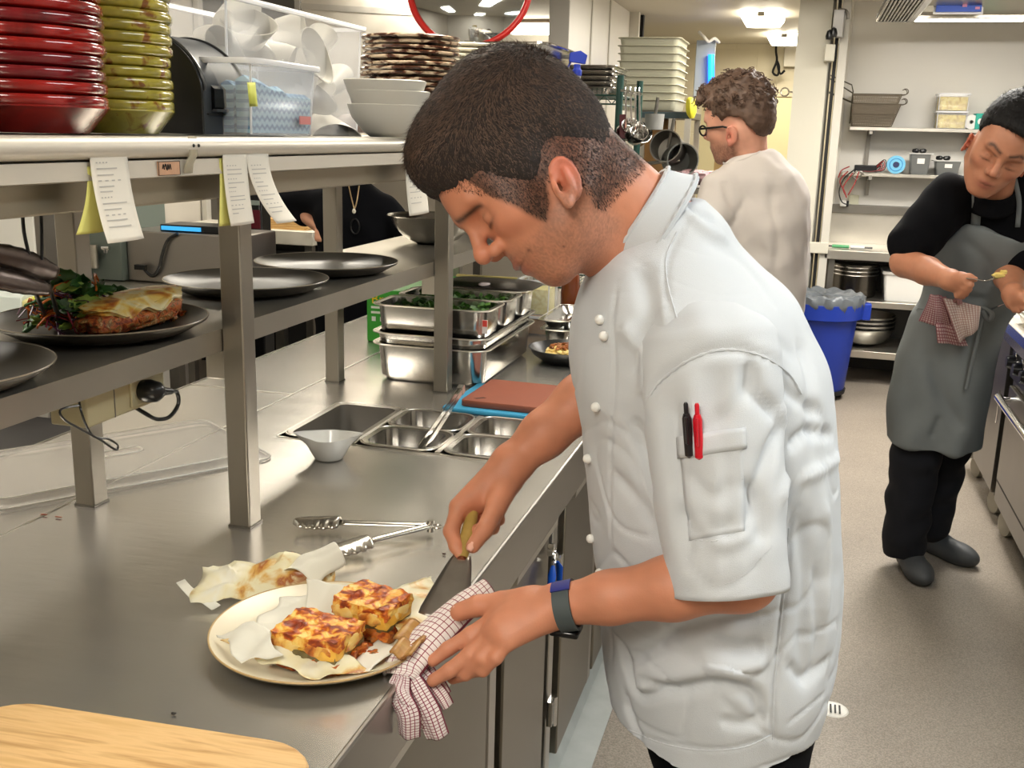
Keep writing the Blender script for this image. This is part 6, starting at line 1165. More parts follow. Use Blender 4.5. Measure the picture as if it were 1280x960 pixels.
# boards bench by the waiter
wbn = thing('plating_bench', 'pale bench edge with wooden boards beside the waiter', 'bench', (-2.7, 4.85, 0)); a_, b_ = Y(322, 292, 4.75), Y(386, 293, 4.75); zt_ = Y(350, 288, 4.75)[2]
mk('bench_top', box(a_[0]-.5, b_[0]+.02, 4.75, 5.24, zt_-.07, zt_), mat('bench_cream', (226, 220, 206), .4), wbn, world=True, bevel=.004)
for x in (a_[0]-.45, b_[0]-.03): mk('leg', box(x-.02, x+.02, 4.8, 4.84, 0, zt_-.07), STEEL_D, wbn, world=True)
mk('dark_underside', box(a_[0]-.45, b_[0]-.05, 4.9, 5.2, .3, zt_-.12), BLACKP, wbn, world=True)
f = None
for i in range(4):
    l = ('lowest', 'second', 'third', 'topmost')[i]+' thin wooden board in the pile beside the waiter'
    o = mk('wooden_board', rings([loop3(rrect(.26, .30, .02), z) for z in (0, .011)]), ramp_mat('board_wood', [(.3, (206, 160, 96)), (.6, (222, 184, 124)), (.8, (180, 130, 76))], 10, .5, stretch=(1, 8, 8)), loc=(0, 0, 0), label=l, cat='board', group='wooden boards beside the waiter') if f is None else dup(f, label=l); f = f or o
    o.location = ((a_[0]+b_[0])/2-.03+.01*(i % 2), 4.95, zt_+.001+i*.0125)
sg_ = props(mk('striped_stack', join(*[rings([loop3(rrect(.22-.01*(i % 2), .2, .02), z) for z in (.014*i, .014*i+.010)]) for i in range(9)])[:2], mat('grey_crockery', (110, 106, 102), .3, metal=.4), loc=(0, 0, 0)), 'stack of grey saucer boards behind the waiter\'s arm', 'stack'); sg_.location = (Y(358, 275, 5.1)[0], 5.15, zt_+.001)
# maroon bag and coffee machine glimpsed beyond the near post
cm = thing('coffee_machine', 'black coffee machine with maroon panel just right of the near post', 'machine', (-2.35, 4.4, 0)); a_, b_ = Y(296, 300, 4.4), Y(327, 300, 4.4)
mk('machine_body', box(a_[0], b_[0], 4.4, 4.5, 0, Y(310, 242, 4.4)[2]), BLACK, cm, world=True, bevel=.01); mk('maroon_panel', box(a_[0]+.02, b_[0]-.003, 4.394, 4.3995, Y(310, 285, 4.4)[2], Y(310, 262, 4.4)[2]), mat('panel_maroon', (92, 20, 34), .3), cm, world=True); mk('chrome_bar', box(a_[0]+.02, b_[0]-.003, 4.394, 4.3995, Y(310, 256, 4.4)[2], Y(310, 250, 4.4)[2]), CHROME, cm, world=True)
mk('chrome_arc', tube(spline([Y(312, 312, 4.38), Y(318, 305, 4.38), Y(321, 298, 4.38), Y(318, 293, 4.38)], 10), .008, 8), CHROME, cm, world=True)
dk = thing('dark_drawer_unit', 'dark low cabinet under the pass beyond the rear bench', 'cabinet', (-2.1, 2.4, 0)); mk('cabinet_body', box(-2.6, -1.72, 1.4, 2.6, 0, .66), mat('charcoal_panel', (46, 44, 44), .5), dk, world=True, bevel=.006); mk('door_gap', box(-1.7195, -1.718, 1.99, 2.0, .02, .64), BLACKP, dk, world=True); mk('teal_sticker', box(-1.7195, -1.7175, 2.28, 2.33, .55, .62), mat('teal_sticker', (120, 170, 168), .5), dk, world=True)
# white hood face with bright reflections, high behind the tubs
hb = thing('steel_canopy', 'steel canopy with a bright reflection high behind the plate stacks', 'hood', (-2.2, 5.0, 2.0)); q = [Y(428, -30, 4.9), Y(560, -30, 5.4), Y(560, 250, 5.4), Y(428, 250, 4.9)]
cx0 = Y(345, 100, 5.0)[0]; mk('canopy_face', rings([[(cx0, 5.3, z), (-1.62, 5.3, z), (-1.62, 5.36, z), (cx0, 5.36, z)] for z in (1.45, 2.449)]), STEEL_L, hb, world=True, smooth=False)
mk('canopy_lip', rings([[(cx0, 5.29, z+.0), (-1.62, 5.29, z-.06), (-1.62, 5.299, z-.06), (cx0, 5.299, z)] for z in (2.16, 2.19)]), STEEL, hb, world=True, smooth=False); mk('canopy_side', box(cx0-.03, cx0-.001, 5.28, 5.38, 0, 2.449), DGREY, hb, world=True)
for x in (cx0+.05, -1.68): mk('canopy_leg', box(x-.02, x+.02, 5.31, 5.35, 0, 1.45), STEEL_D, hb, world=True)
# floor drain
fdn = Z(1041, 887, 0); dr_ = thing('floor_drain', 'small round slotted floor drain behind the chef\'s hip', 'drain', (fdn[0], fdn[1], 0)); mk('drain_ring', lathe([(0, .001), (.036, .001), (.040, .003), (.043, .0005), (0, .0004)], 32), WHITE_PL, dr_)
for i in range(4): mk('drain_slot', cbox((-.018+.012*i, 0, .0036), (.005, .046, .001)), BLACK, dr_)
# ================================================================ PEOPLE
SKIN = mat('skin', (214, 160, 130), .5, vcol=True, sss=.12, bump=.15, bscale=500)
WHITE_COTTON = mat('white_cotton', (200, 204, 209), .85, sheen=.1, bump=.25, bscale=900)
CREAM_COTTON = mat('cream_cotton', (200, 192, 186), .88, bump=.25, bscale=700)
BLACK_CLOTH = mat('black_cloth', (12, 12, 15), .95, spec=.12, bump=.3, bscale=500)
HAIR_DARK = mat('dark_hair', (98, 76, 63), .55, spec=.4, noise=.35, nscale=60)
HAIR_SCALP = mat('hair_undercoat', (38, 29, 25), .8, noise=.3, nscale=120, bump=.8, bscale=300)
WHITE_BTN = mat('white_button', (238, 238, 234), .35)

class HeadFrame:
    def __init__(s, O, f, u, sc=1.):
        s.O = np.asarray(O, float); s.f = unit(f); u = np.asarray(u, float); s.u = unit(u-s.f*(u@s.f)); s.s = np.cross(s.u, s.f); s.sc = sc
        s.ax = [s.f, s.u, s.s]
    def __call__(s, a, b, c=0.): return s.O+s.sc*(a*s.f+b*s.u+c*s.s)
    def on(s, u, v, off=0.):
        k = ray(u, v); t = ((s.O-CC+s.s*off*s.sc)@s.s)/(k@s.s); return CC+k*t
    def inv(s, P): q = (P-s.O)/s.sc; return q@s.f, q@s.u, q@s.s
def sculpt_head(S, H, ear=(-.004, -.026), tilt=.22, esz=1.):
    q = H.sc; E_ = lambda c, r, k=.012, op='add', ax=None: S.ell(H(*c), np.array(r)*q, ax or H.ax, k*q, op)
    C_ = lambda a, b, r0, r1, k=.01, op='add': S.cone(H(*a), H(*b), r0*q, r1*q, k*q, None, op)
    E_((.0, .048, 0), (.100, .096, .074)); E_((.045, .055, 0), (.074, .062, .064), .02)
    E_((.048, -.032, 0), (.064, .080, .059), .03)
    for t in (-1, 1):
        C_((.012, -.055, .050*t), (.085, -.087, .016*t), .020, .016, .02)
        E_((.080, -.006, .040*t), (.024, .020, .020), .02)
        C_((.110, .044, .010*t), (.098, .044, .042*t), .0125, .010, .012)
        E_((.060, .01, .05*t), (.03, .04, .018), .02)
    [E_((-.006, -.016, .044*t), (.040, .048, .027), .02) for t in (-1, 1)]; E_((.091, -.083, 0), (.020, .018, .022), .018)
    E_((.088, -.048, 0), (.027, .032, .034), .018)
    C_((.112, .030, 0), (.131, .000, 0), .0085, .0095, .012)
    E_((.1335, -.006, 0), (.0115, .0105, .0115), .008)
    for t in (-1, 1):
        E_((.119, -.014, .0125*t), (.012, .009, .008), .006)
        E_((.121, -.0225, .007*t), (.006, .004, .0038), .002, 'sub')
        E_((.113, .016, .032*t), (.014, .013, .019), .012, 'sub')
        E_((.0925, .013, .031*t), (.0135, .0130, .0145), .004)
        C_((.1035, .007, .022*t), (.1005, .007, .042*t), .0035, .0025, .003)
    E_((.114, -.0445, 0), (.0085, .0055, .022), .005); E_((.110, -.0575, 0), (.009, .007, .019), .005)
    C_((.119, -.0505, -.018), (.119, -.0505, .018), .0018, .0018, .003, 'sub')
    # ears: cupped shells with a rolled rim and a lobe
    for t in (-1, 1):
        q = H.sc*esz; o = H(ear[0], ear[1], .073*t); ub = unit(H.u-H.f*tilt); fa = unit(H.f+H.u*tilt+H.s*t*.30); sn = unit(np.cross(fa, ub)); ub = np.cross(sn, fa)
        ax = [fa, ub, sn]; e = o+H.s*t*.009*q
        S.ell(e, np.array((.0195, .031, .0075))*q, ax, .006*q)
        S.ell(e+H.s*t*.008*q+fa*.002*q+ub*.003*q, np.array((.012, .021, .0075))*q, ax, .003*q, 'sub')
        S.ell(e+H.s*t*.004*q+fa*.006*q-ub*.004*q, np.array((.006, .009, .012))*q, ax, .002*q, 'sub')
        rim = [e+H.s*t*.004*q+fa*q*.0185*math.cos(a)+ub*q*.030*math.sin(a) for a in np.linspace(.15*PI, 1.25*PI, 12)]
        S.chain(rim, [.0032*q]*12, .003*q)
        S.chain([e+H.s*t*.0045*q+ub*q*(-.014+.03*i/5)-fa*q*(.008-.0012*i) for i in range(6)], [.0028*q]*6, .004*q)
        S.ell(e+H.s*t*.003*q-ub*.028*q+fa*.004*q, np.array((.008, .009, .005))*q, ax, .005*q)
        S.ell(e+H.s*t*.003*q+fa*.015*q-ub*.006*q, np.array((.004, .006, .005))*q, ax, .004*q)
def skin_tint(V, H, base, hairline=None, stub=.5, brow=None, beard=None, blush=(1.05, .86, .84)):
    """skin colour with lips, brows, stubble and ears where the person has them"""
    n = len(V); b = np.array(lin(base)); col = np.tile(b, (n, 1)); f, u, s = H.inv(V)
    col *= (1+.05*vnoise(V, 18, 3)+.03*vnoise(V, 60, 4))[:, None]
    inh = (f*f+u*u+s*s) < .034
    def mix(w, c): 
        nonlocal col
        w = np.clip(w, 0, 1)[:, None]; col = col*(1-w)+np.array(lin(c))*w
    g = lambda a, r: np.exp(-(a/r)**2)
    as_ = np.abs(s)
    ear = inh*np.clip((as_-.070)/.006, 0, 1)*g(f-.004, .03)*g(u+.03, .045); mix(ear*.55, (196, 92, 74))
    mix(inh*g(f-.085, .03)*g(u+.012, .018)*g(as_-.045, .018)*.25, (200, 110, 90))
    mix(inh*g(f-.133, .012)*g(u+.008, .014)*g(s, .018)*.3, (190, 95, 78))
    # stubble: jaw, chin, upper lip
    jaw = np.clip((-.028-u+.15*(f-.05))/.022, 0, 1)*np.clip((f+.012)/.02, 0, 1)*np.clip((u+.128)/.02, 0, 1); lip = g(u+.036, .007)*g(s, .028)*(f > .09)
    cheek = 1-g(f-.085, .025)*g(u+.03, .018)
    spk = .72+.28*(RNG.random(n)-.5)*2
    mix(inh*np.maximum(jaw*cheek*.75, lip)*stub*spk, beard or (84, 66, 56))
    mix(inh*(g(u+.0445, .0055)*(f > .105)+g(u+.0575, .0065)*(f > .1))*g(s, .02)*.65, (158, 84, 76))
    mix(inh*g(u+.0505, .0016)*(f > .108)*g(s, .021)*.7, (70, 35, 30))
    # brows and lash line
    bu = u-(brow(as_) if brow else .046+.010*np.clip((as_-.012)/.03, 0, 1)-.010*np.clip((as_-.035)/.015, 0, 1))
    mix(inh*g(bu, .0048)*np.clip((as_-.007)/.004, 0, 1)*np.clip((.052-as_)/.008, 0, 1)*(f > .07)*.92*(.8+.2*spk), (30, 22, 18))
    mix(inh*g(u-.006, .0022)*g(as_-.032, .015)*(f > .085)*.85, (40, 26, 22))
    mix(inh*g(u-.019, .002)*g(as_-.032, .014)*(f > .085)*.35, (100, 60, 48))
    return np.clip(col, 0, 1)
def poly_sd(px, py, poly):
    """signed distance in 2-D, negative inside"""
    P = np.array(poly, float); n = len(P); d = np.full(np.broadcast(px, py).shape, 9.); ins = np.zeros(d.shape, bool)
    for i in range(n):
        a, b = P[i], P[(i+1) % n]; ex, ey = b-a; wx, wy = px-a[0], py-a[1]; t = np.clip((wx*ex+wy*ey)/(ex*ex+ey*ey), 0, 1)
        d = np.minimum(d, (wx-ex*t)**2+(wy-ey*t)**2)
        c = ((a[1] > py) != (b[1] > py)) & (px < (b[0]-a[0])*(py-a[1])/(b[1]-a[1]+1e-12)+a[0]); ins ^= c
    d = np.sqrt(d); return np.where(ins, -d, d)
def hair_shell(H, parts, poly, h, T=.010, W=.035, rough=.0016):
    c = H(0, .05, 0); S = SDF(c-.15*H.sc, c+.15*H.sc, h)
    for cc, r, k in parts: S.ell(H(*cc), np.array(r)*H.sc, H.ax, k)
    x, y, z = S.ax[0][:, None, None], S.ax[1][None, :, None], S.ax[2][None, None, :]
    L = [((x-H.O[0])*v[0]+(y-H.O[1])*v[1]+(z-H.O[2])*v[2])/H.sc for v in (H.f, H.u)]
    sd = poly_sd(L[0], L[1], poly).astype(np.float32); S.D = np.maximum(S.D+T*np.clip(1-(L[0]-.01)/.04, .22, 1)*(1-np.clip(-sd/W, 0, 1))**2, sd*.6*H.sc)
    V, F = S.mesh(1); N = normals(V, F); V = V+N*((.5*vnoise(V, 40, 9)+.5*vnoise(V, 150, 10)+RNG.normal(size=len(V))*.3)*rough)[:, None]
    return V, F
def strands(V, F, n, flow, length, width=.00035, lift=.45, keep=None):
    """short hairs rooted on a shell: each a bent three-sided blade"""
    N = normals(V, F); fc = RNG.integers(0, len(F), n); w = RNG.random((n, 2)); A = V[F[fc]]
    P = A[:, 0]*(1-w[:, :1])*(1-w[:, 1:])+A[:, 1]*w[:, :1]*(1-w[:, 1:])+A[:, 2]*w[:, :1]*w[:, 1:]+A[:, 3]*(1-w[:, :1])*w[:, 1:]
    Nn = N[F[fc, 0]]; 
    if keep is not None: k = keep(P); P, Nn = P[k], Nn[k]; n = len(P)
    D = flow(P, Nn); D = D-Nn*(D*Nn).sum(1)[:, None]; D /= np.linalg.norm(D, axis=1)[:, None]+1e-9
    D = D+RNG.normal(size=D.shape)*.28; L = length(P)*(.6+.7*RNG.random(n)); side = np.cross(Nn, D); side /= np.linalg.norm(side, axis=1)[:, None]+1e-9
    P0 = P-Nn*.001; P1 = P0+(Nn*lift+D*.75)*L[:, None]*.5; P2 = P1+(Nn*lift*.25+D)*L[:, None]*.5; s = side*width
    Vv = np.stack([P0-s, P0+s, P1+s*.8, P1-s*.8, P2], 1).reshape(-1, 3); b = np.arange(n)*5
    Fq = np.stack([b, b+1, b+2, b+3], 1); Ft = np.stack([b+3, b+2, b+4, b+4], 1)
    me = np.vstack([Fq]); return Vv, [tuple(q) for q in Fq]+[tuple(q[:3]) for q in Ft]
def finger(S, pts, r0, r1, k=.004):
    rs = np.linspace(r0, r1, len(pts)); S.chain(pts, list(rs), k)
def P3(*l): return [Y(*p) for p in l]

# ---------------------------------------------------------------- the chef at the pass
chef = thing('person', 'young chef in white short-sleeved jacket leaning over the plate on the steel bench', 'person', (-.05, 1.40, 0))
H1 = HeadFrame(Y(702, 228, 1.28)+.021*unit([-.82, 0, .57]), math.cos(.46)*unit([-.57, 0, -.82])+math.sin(.46)*np.array([0, -1, 0]), [-.82, 0, .57])
S = SDF((-.545, .985, .76), (.085, 1.64, 1.70), .0025)
_e = H1.inv(H1.on(706, 228, .08)[None]); sculpt_head(S, H1, (_e[0][0], _e[1][0]), .74, .92)
neckb = np.array([-.185, 1.36, 1.395])
S.cone(H1(-.022, -.02), neckb, .058, .066, .03); S.cone(H1(-.042, -.005), [-.165, 1.365, 1.43], .042, .043, .03); S.cone(H1(.035, -.075), [-.215, 1.35, 1.385], .036, .045, .02)
S.cone([-.16, 1.38, 1.29], [-.08, 1.38, .86], .085, .11, .03); S.cone([-.12, 1.26, 1.27], [-.13, 1.52, 1.28], .045, .045, .03)
# left arm (near), bent, holding the cloth on the plate rim
elb = Y(922, 722, 1.150); wr = Y(697, 757, 1.14)
S.cone([-.09, 1.22, 1.27], elb, .044, .037, .02); S.ell(Y(938, 722, 1.15), (.032, .032, .030), None, .02)
S.chain([elb, elb*.65+wr*.35+np.array([0, 0, .0]), elb*.3+wr*.7, wr], [.037, .0365, .030, .0245], .015)
lM = P3((622, 772, 1.135), (618, 789, 1.118), (624, 797, 1.108), (636, 801, 1.100))
for q, r in zip(lM, (.0145, .0145, .0135, .012)): S.cone(wr+np.array([.0, 0, 0]), q, .021, r, .012)
S.cone(Y(660, 757, 1.14), Y(628, 785, 1.112), .019, .016, .015)
finger(S, P3((622, 772, 1.135), (588, 794, 1.118), (560, 811, 1.108), (541, 826, 1.100)), .0115, .0078)
finger(S, P3((618, 789, 1.118), (588, 818, 1.100), (562, 838, 1.090), (541, 851, 1.084)), .0115, .0080)
finger(S, P3((624, 797, 1.108), (602, 822, 1.094), (582, 842, 1.098), (566, 848, 1.108)), .0108, .0075)
finger(S, P3((636, 801, 1.100), (620, 822, 1.090), (604, 838, 1.094), (594, 840, 1.104)), .0092, .0068)
S.cone(Y(668, 752, 1.15), Y(628, 755, 1.150), .019, .0165, .012)
finger(S, P3((628, 755, 1.150), (598, 757, 1.148), (574, 765, 1.146)), .0150, .0118)
# right arm (far), reaching across to the turner
rw = Y(640, 580, 1.395); re = Y(775, 468, 1.50)
S.cone([-.14, 1.55, 1.31], re, .052, .046, .02); S.chain([re, Y(728, 502, 1.465), Y(680, 543, 1.425), rw], [.046, .040, .034, .027], .015)
rM = P3((574, 634, 1.330), (585, 628, 1.352), (597, 627, 1.374), (609, 630, 1.392))
for q, r in zip(rM, (.0150, .0145, .0135, .012)): S.cone(rw, q, .024, r, .014)
S.cone(Y(632, 600, 1.385), Y(600, 628, 1.350), .020, .014, .012)
finger(S, P3((574, 634, 1.330), (564, 664, 1.300), (570, 683, 1.284), (576, 694, 1.276)), .0125, .0082)
finger(S, P3((585, 628, 1.352), (590, 662, 1.322), (604, 668, 1.300), (612, 658, 1.296)), .0120, .0085)
finger(S, P3((597, 627, 1.374), (604, 660, 1.345), (616, 660, 1.322), (618, 648, 1.318)), .0112, .0080)
finger(S, P3((609, 630, 1.392), (616, 655, 1.368), (624, 650, 1.352), (624, 640, 1.345)), .0098, .0070)
S.cone(Y(634, 604, 1.372), Y(620, 634, 1.328), .0195, .0155, .012)
finger(S, P3((620, 634, 1.328), (606, 662, 1.290), (591, 683, 1.268)), .0140, .0098)
V, F = S.mesh(1); del S
_hp = lambda L, y: [(float(a), float(b)) for a, b in (tuple(q[0] for q in H1.inv(H1.on(u, v, y)[None])[:2]) for u, v in L)]
HP = [(.150, .100), (.119, .105)]+_hp([(583, 240)], .045)+_hp([(622, 244), (640, 252), (660, 262), (681, 270), (685, 250), (680, 225), (690, 202), (706, 197), (722, 205), (733, 225), (752, 241)], .07)+[(-.064, -.080), (-.100, -.075), (-.160, -.02), (-.16, .2), (.16, .2), (.17, .11)]
tint = skin_tint(V, H1, (200, 134, 104), stub=.75, brow=lambda a: .045-.45*np.clip(a-.010, 0, 1))
_f, _u, _s = H1.inv(V); _w = np.clip(1-poly_sd(_f, _u, HP)/np.where(_f > .02, .007, .018), 0, 1)**1.5*((_f*_f+_u*_u+_s*_s) < .034)*(_f < .085)*(np.abs(_s) > -1)*(1-np.exp(-((np.abs(_s)-.088)/.008)**2)*(np.abs(_f-_e[0][0]) < .022)*(np.abs(_u-_e[1][0]) < .034))*(.75+.25*RNG.random(len(V)))
tint = tint*(1-.9*_w[:, None])+.9*_w[:, None]*np.array(lin((42, 33, 29)))
# darker moles on the cheek
for mp, r in (((661, 313), .0022), ((704, 308), .0018)):
    q = hits(V, F, [mp, (mp[0]+.5, mp[1])], 2)
    if len(q): w = np.exp(-((V-q[0])**2).sum(1)/r**2)[:, None]; tint = tint*(1-.8*w)+.8*w*np.array(lin((60, 35, 28)))
# nails
body = mk('body', (V, F), SKIN, chef, world=True, col=tint); BV, BF = V, F
NAIL = mat('fingernail', (232, 178, 158), .3)
def nail(c, d, n, w=.0055, l=.0065, nm='thumb_nail'):
    d = unit(d); n = unit(np.asarray(n, float)-d*(np.asarray(n, float)@d)); s = np.cross(d, n)
    g = grid(lambda u, v: c+s*w*(u-.5)*2*.9*(1-.35*abs(v-.5)**2*4)+d*l*(v-.5)*2+n*(.0012-.0045*(u-.5)**2*4*.6), 6, 6)
    return mk(nm, g[:2], NAIL, body, world=True, solid=.0006)
tt = Y(590, 683, 1.268); nail(tt+np.array([.001, -.0088, .0035]), Y(589, 690, 1.265)-Y(600, 668, 1.285), (.1, -1, .45))
tl = Y(573, 767, 1.146); nail(tl+np.array([.001, -.004, .0115]), [-1, -.1, -.25], (.0, -.45, 1))
# hair: shell cut along the hairline plus short strands
V, F = hair_shell(H1, [((.006, .067, 0), (.111, .108, .081), .0), ((-.035, .075, 0), (.080, .095, .078), .02), ((.064, .116, 0), (.049, .044, .052), .03), ((-.042, .025, 0), (.066, .072, .070), .02), ((-.032, -.005, 0), (.050, .070, .066), .02), ((.030, .022, 0), (.058, .062, .0755), .02)], HP, .0025, .009, .030, rough=.0009)
hair = mk('hair', (V, F), HAIR_SCALP, chef, world=True)
def flow1(P, N): f, u, s = H1.inv(P); top = np.clip((u-.07)/.05, 0, 1)[:, None]; return H1.f*(.25+top)+H1.s*.25*top-H1.u*(1-top)*1.1+0*N
def len1(P): f, u, s = H1.inv(P); e = np.clip(-poly_sd(f, u, HP)/.05, 0, 1); return .0025+.0095*e*np.clip((u+.03)/.12, .25, 1)
mk('hair_strands', strands(V, F, 42000, flow1, len1, .00032, .38), HAIR_DARK, hair, world=True, smooth=False)
_f, _u, _s = H1.inv(BV); _sd = poly_sd(_f, _u, HP); _ok = (_sd > -.045) & (_sd < np.where(_f > .03, .002, .012)) & ((_f*_f+_u*_u+_s*_s) < .034) & (np.abs(_s) < .083)
_bf = BF[_ok[BF].all(1)]; NRM = normals(BV, BF)
_vs, _fs = np.unique(_bf, return_inverse=True); mk('cropped_sides', strands(BV[_vs], _fs.reshape(_bf.shape), 46000, flow1, lambda P: .0048+0*P[:, 0], .00036, .30), HAIR_SCALP, hair, world=True, smooth=False)

# jacket ---------------------------------------------------------
S = SDF((-.36, 1.12, .56), (.16, 1.64, 1.56), .004)
cut = lambda x, y, z: (.772+.10*(y-1.20)*(-.5)+.012*np.sin(x*22)-z)*.9
S.stack([(.56, -.045, 1.38, .122, .186, 0, 2.3), (.66, -.047, 1.38, .126, .19), (.72, -.052, 1.38, .138, .192), (.79, -.062, 1.38, .150, .190), (.91, -.070, 1.38, .163, .186), (1.0, -.081, 1.38, .168, .182), (1.07, -.091, 1.38, .169, .184), (1.168, -.103, 1.38, .170, .190), (1.25, -.121, 1.38, .170, .196), (1.303, -.134, 1.38, .156, .192), (1.35, -.143, 1.375, .137, .176), (1.39, -.156, 1.37, .106, .142), (1.42, -.160, 1.365, .080, .105), (1.45, -.155, 1.36, .055, .080), (1.475, -.150, 1.36, .022, .05)], .0, cut)
for sy in (-1, 1):
    S.ell((-.108, 1.38+.150*sy, 1.305), (.078, .062, .066), None, .035)
S.cone([-.145, 1.52, 1.31], Y(790, 462, 1.50), .068, .066, .03)      # far sleeve
S.ell((-.215, 1.37, 1.30), (.055, .10, .09), None, .04)
_ax = unit(np.array([-.035, -.007, .022])); S.cone(np.array([-.187, 1.352, 1.418])+_ax*.022, np.array([-.187, 1.352, 1.418])+_ax*.10, .072, .080, .01, None, 'sub')
V, F = S.mesh(2)
N = normals(V, F)
fold = .0022*vnoise(V*np.array([1.2, 1, .55]), 5.2, 21)+.0012*vnoise(V, 12, 22)
_wv = V+.03*np.stack([vnoise(V, 5, 61), vnoise(V, 5, 62), vnoise(V, 5, 63)], 1); fold -= .0032*np.clip(1-np.abs(vnoise(_wv*np.array([1, 1, 1.5]), 6.5, 64))*3, 0, 1)**2*np.clip((1.36-V[:, 2])/.2, .15, 1)
lowr = np.clip((1.0-V[:, 2])/.25, 0, 1); fold += lowr*.004*np.sin(V[:, 2]*38+V[:, 0]*14+2.5*vnoise(V, 2.2, 5))
V = V+N*fold[:, None]
J = [([(868, 262), (845, 300), (832, 340), (838, 400), (850, 455)], .004, .0022), ([(826, 372), (843, 420), (860, 470)], .010, -.004), ([(800, 330), (812, 380), (800, 430), (785, 480)], .012, .006), ([(772, 352), (766, 400), (768, 460), (764, 540), (762, 620), (764, 690)], .003, .0022),
     ([(775, 405), (800, 440), (808, 500)], .010, -.005), ([(790, 520), (815, 600), (832, 660)], .012, .008), ([(765, 590), (800, 630), (830, 680)], .010, .004), ([(1000, 420), (1015, 480), (1020, 560)], .013, .006), ([(985, 560), (1012, 540), (1045, 545)], .009, .007), ([(1000, 600), (1030, 585), (1048, 570)], .009, -.005),
     ([(990, 640), (985, 700), (978, 760), (972, 820), (966, 890), (968, 930)], .004, .0035), ([(1000, 640), (1010, 720), (1005, 800), (1010, 870)], .014, .006), ([(1030, 620), (1034, 700), (1030, 780)], .011, -.005), ([(1022, 700), (1026, 790), (1018, 850)], .010, .006),
     ([(780, 830), (820, 810), (850, 790), (900, 775), (950, 768)], .010, .008), ([(800, 850), (830, 858), (850, 862), (900, 855), (940, 868), (952, 900)], .009, .009), ([(795, 862), (850, 842), (900, 838), (940, 850)], .012, -.007), ([(882, 800), (920, 812), (955, 806)], .010, .007), ([(870, 820), (920, 832), (958, 828)], .011, -.006),
     ([(780, 865), (790, 900), (800, 925)], .007, .005), ([(775, 800), (785, 840), (800, 870), (838, 862)], .008, .007), ([(790, 918), (850, 932), (910, 936), (965, 920)], .003, .0025), ([(985, 905), (1010, 885), (1036, 862)], .003, .0025), ([(985, 830), (1010, 850), (1040, 820)], .008, .005),
     ([(900, 900), (930, 905), (958, 895)], .008, .005), ([(880, 300), (930, 330), (975, 390)], .012, .0022), ([(910, 400), (960, 420), (1000, 450)], .012, .003), ([(960, 470), (1000, 500), (1030, 520)], .010, .005), ([(842, 240), (870, 262), (895, 275)], .008, .006), ([(850, 255), (880, 285), (910, 300)], .008, -.004)]
V = carve(V, F, [(a, b, c*1.35) for a, b, c in J])
jacket = mk('chef_jacket', (V, F), WHITE_COTTON, chef, world=True)
JV, JF = V, F
JB = BVHTree.FromPolygons([tuple(v) for v in V], [tuple(int(q) for q in f) for f in F])
# near sleeve: a shell lofted from the shoulder seam down to the hem
A0 = np.array([-.108, 1.225, 1.362]); B0 = np.array([-.050, 1.148, 1.040])
def sleeve(A0, B0, rx, ry, n=72, m=60, open_=True):
    ax = unit(B0-A0); sx = unit(np.array([1, 0, 0])-ax*ax[0]); sy = np.cross(ax, sx); L = []
    for i in range(m+1):
        t = i/m; tt = t; c = A0+(B0-A0)*tt; k = min(1, math.sqrt(max(0, 1-(1-min(1, t/.22))**2))+.12)
        kx = np.interp(t, [0, .2, .5, 1], rx)*k; ky = np.interp(t, [0, .2, .5, 1], ry)*k
        L.append([c+sx*kx*math.cos(a)+sy*ky*math.sin(a) for a in np.linspace(0, 2*PI, n, endpoint=False)])
    V, F = rings(L, cap0=True, cap1=False); return V, F
V, F = sleeve(A0, B0, (.078, .083, .079, .070), (.060, .070, .070, .064))
Fq = np.array([f for f in F if len(f) == 4]); N = normals(V, Fq)
V = V+N*(.0016*vnoise(V*np.array([1, 1, .5]), 9, 31)+.0016*vnoise(V, 17, 32))[:, None]
bvs = BVHTree.FromPolygons([tuple(v) for v in V], [tuple(int(q) for q in f) for f in Fq])
SL = [([(812, 498), (826, 476), (862, 450), (905, 437), (950, 444), (985, 466), (1002, 492)], .006, .0035), ([(840, 500), (842, 560), (850, 640), (862, 700)], .010, .006), ([(868, 470), (862, 520), (858, 570)], .009, -.004), ([(935, 450), (945, 490), (985, 530)], .010, .007), ([(940, 470), (925, 500), (900, 530)], .008, .004), ([(985, 520), (965, 560), (948, 610), (940, 660)], .010, .007), ([(975, 505), (985, 560), (975, 630)], .008, -.004),
      ([(858, 700), (876, 722), (895, 736), (930, 722), (962, 688)], .0028, .0022), ([(842, 640), (880, 668), (920, 650)], .009, .004), ([(895, 560), (896, 640), (897, 735)], .006, -.0022), ([(900, 455), (896, 500), (893, 545)], .010, .003), ([(930, 600), (955, 640), (950, 680)], .009, .005), ([(860, 590), (890, 620), (920, 600)], .008, .003), ([(872, 655), (905, 680), (940, 665)], .007, -.003)]
V = carve(V, Fq, [(a, b, c*1.8) for a, b, c in SL], bvs)
slv = mk('jacket_sleeve', (V, Fq), WHITE_COTTON, jacket, world=True, solid=.002)
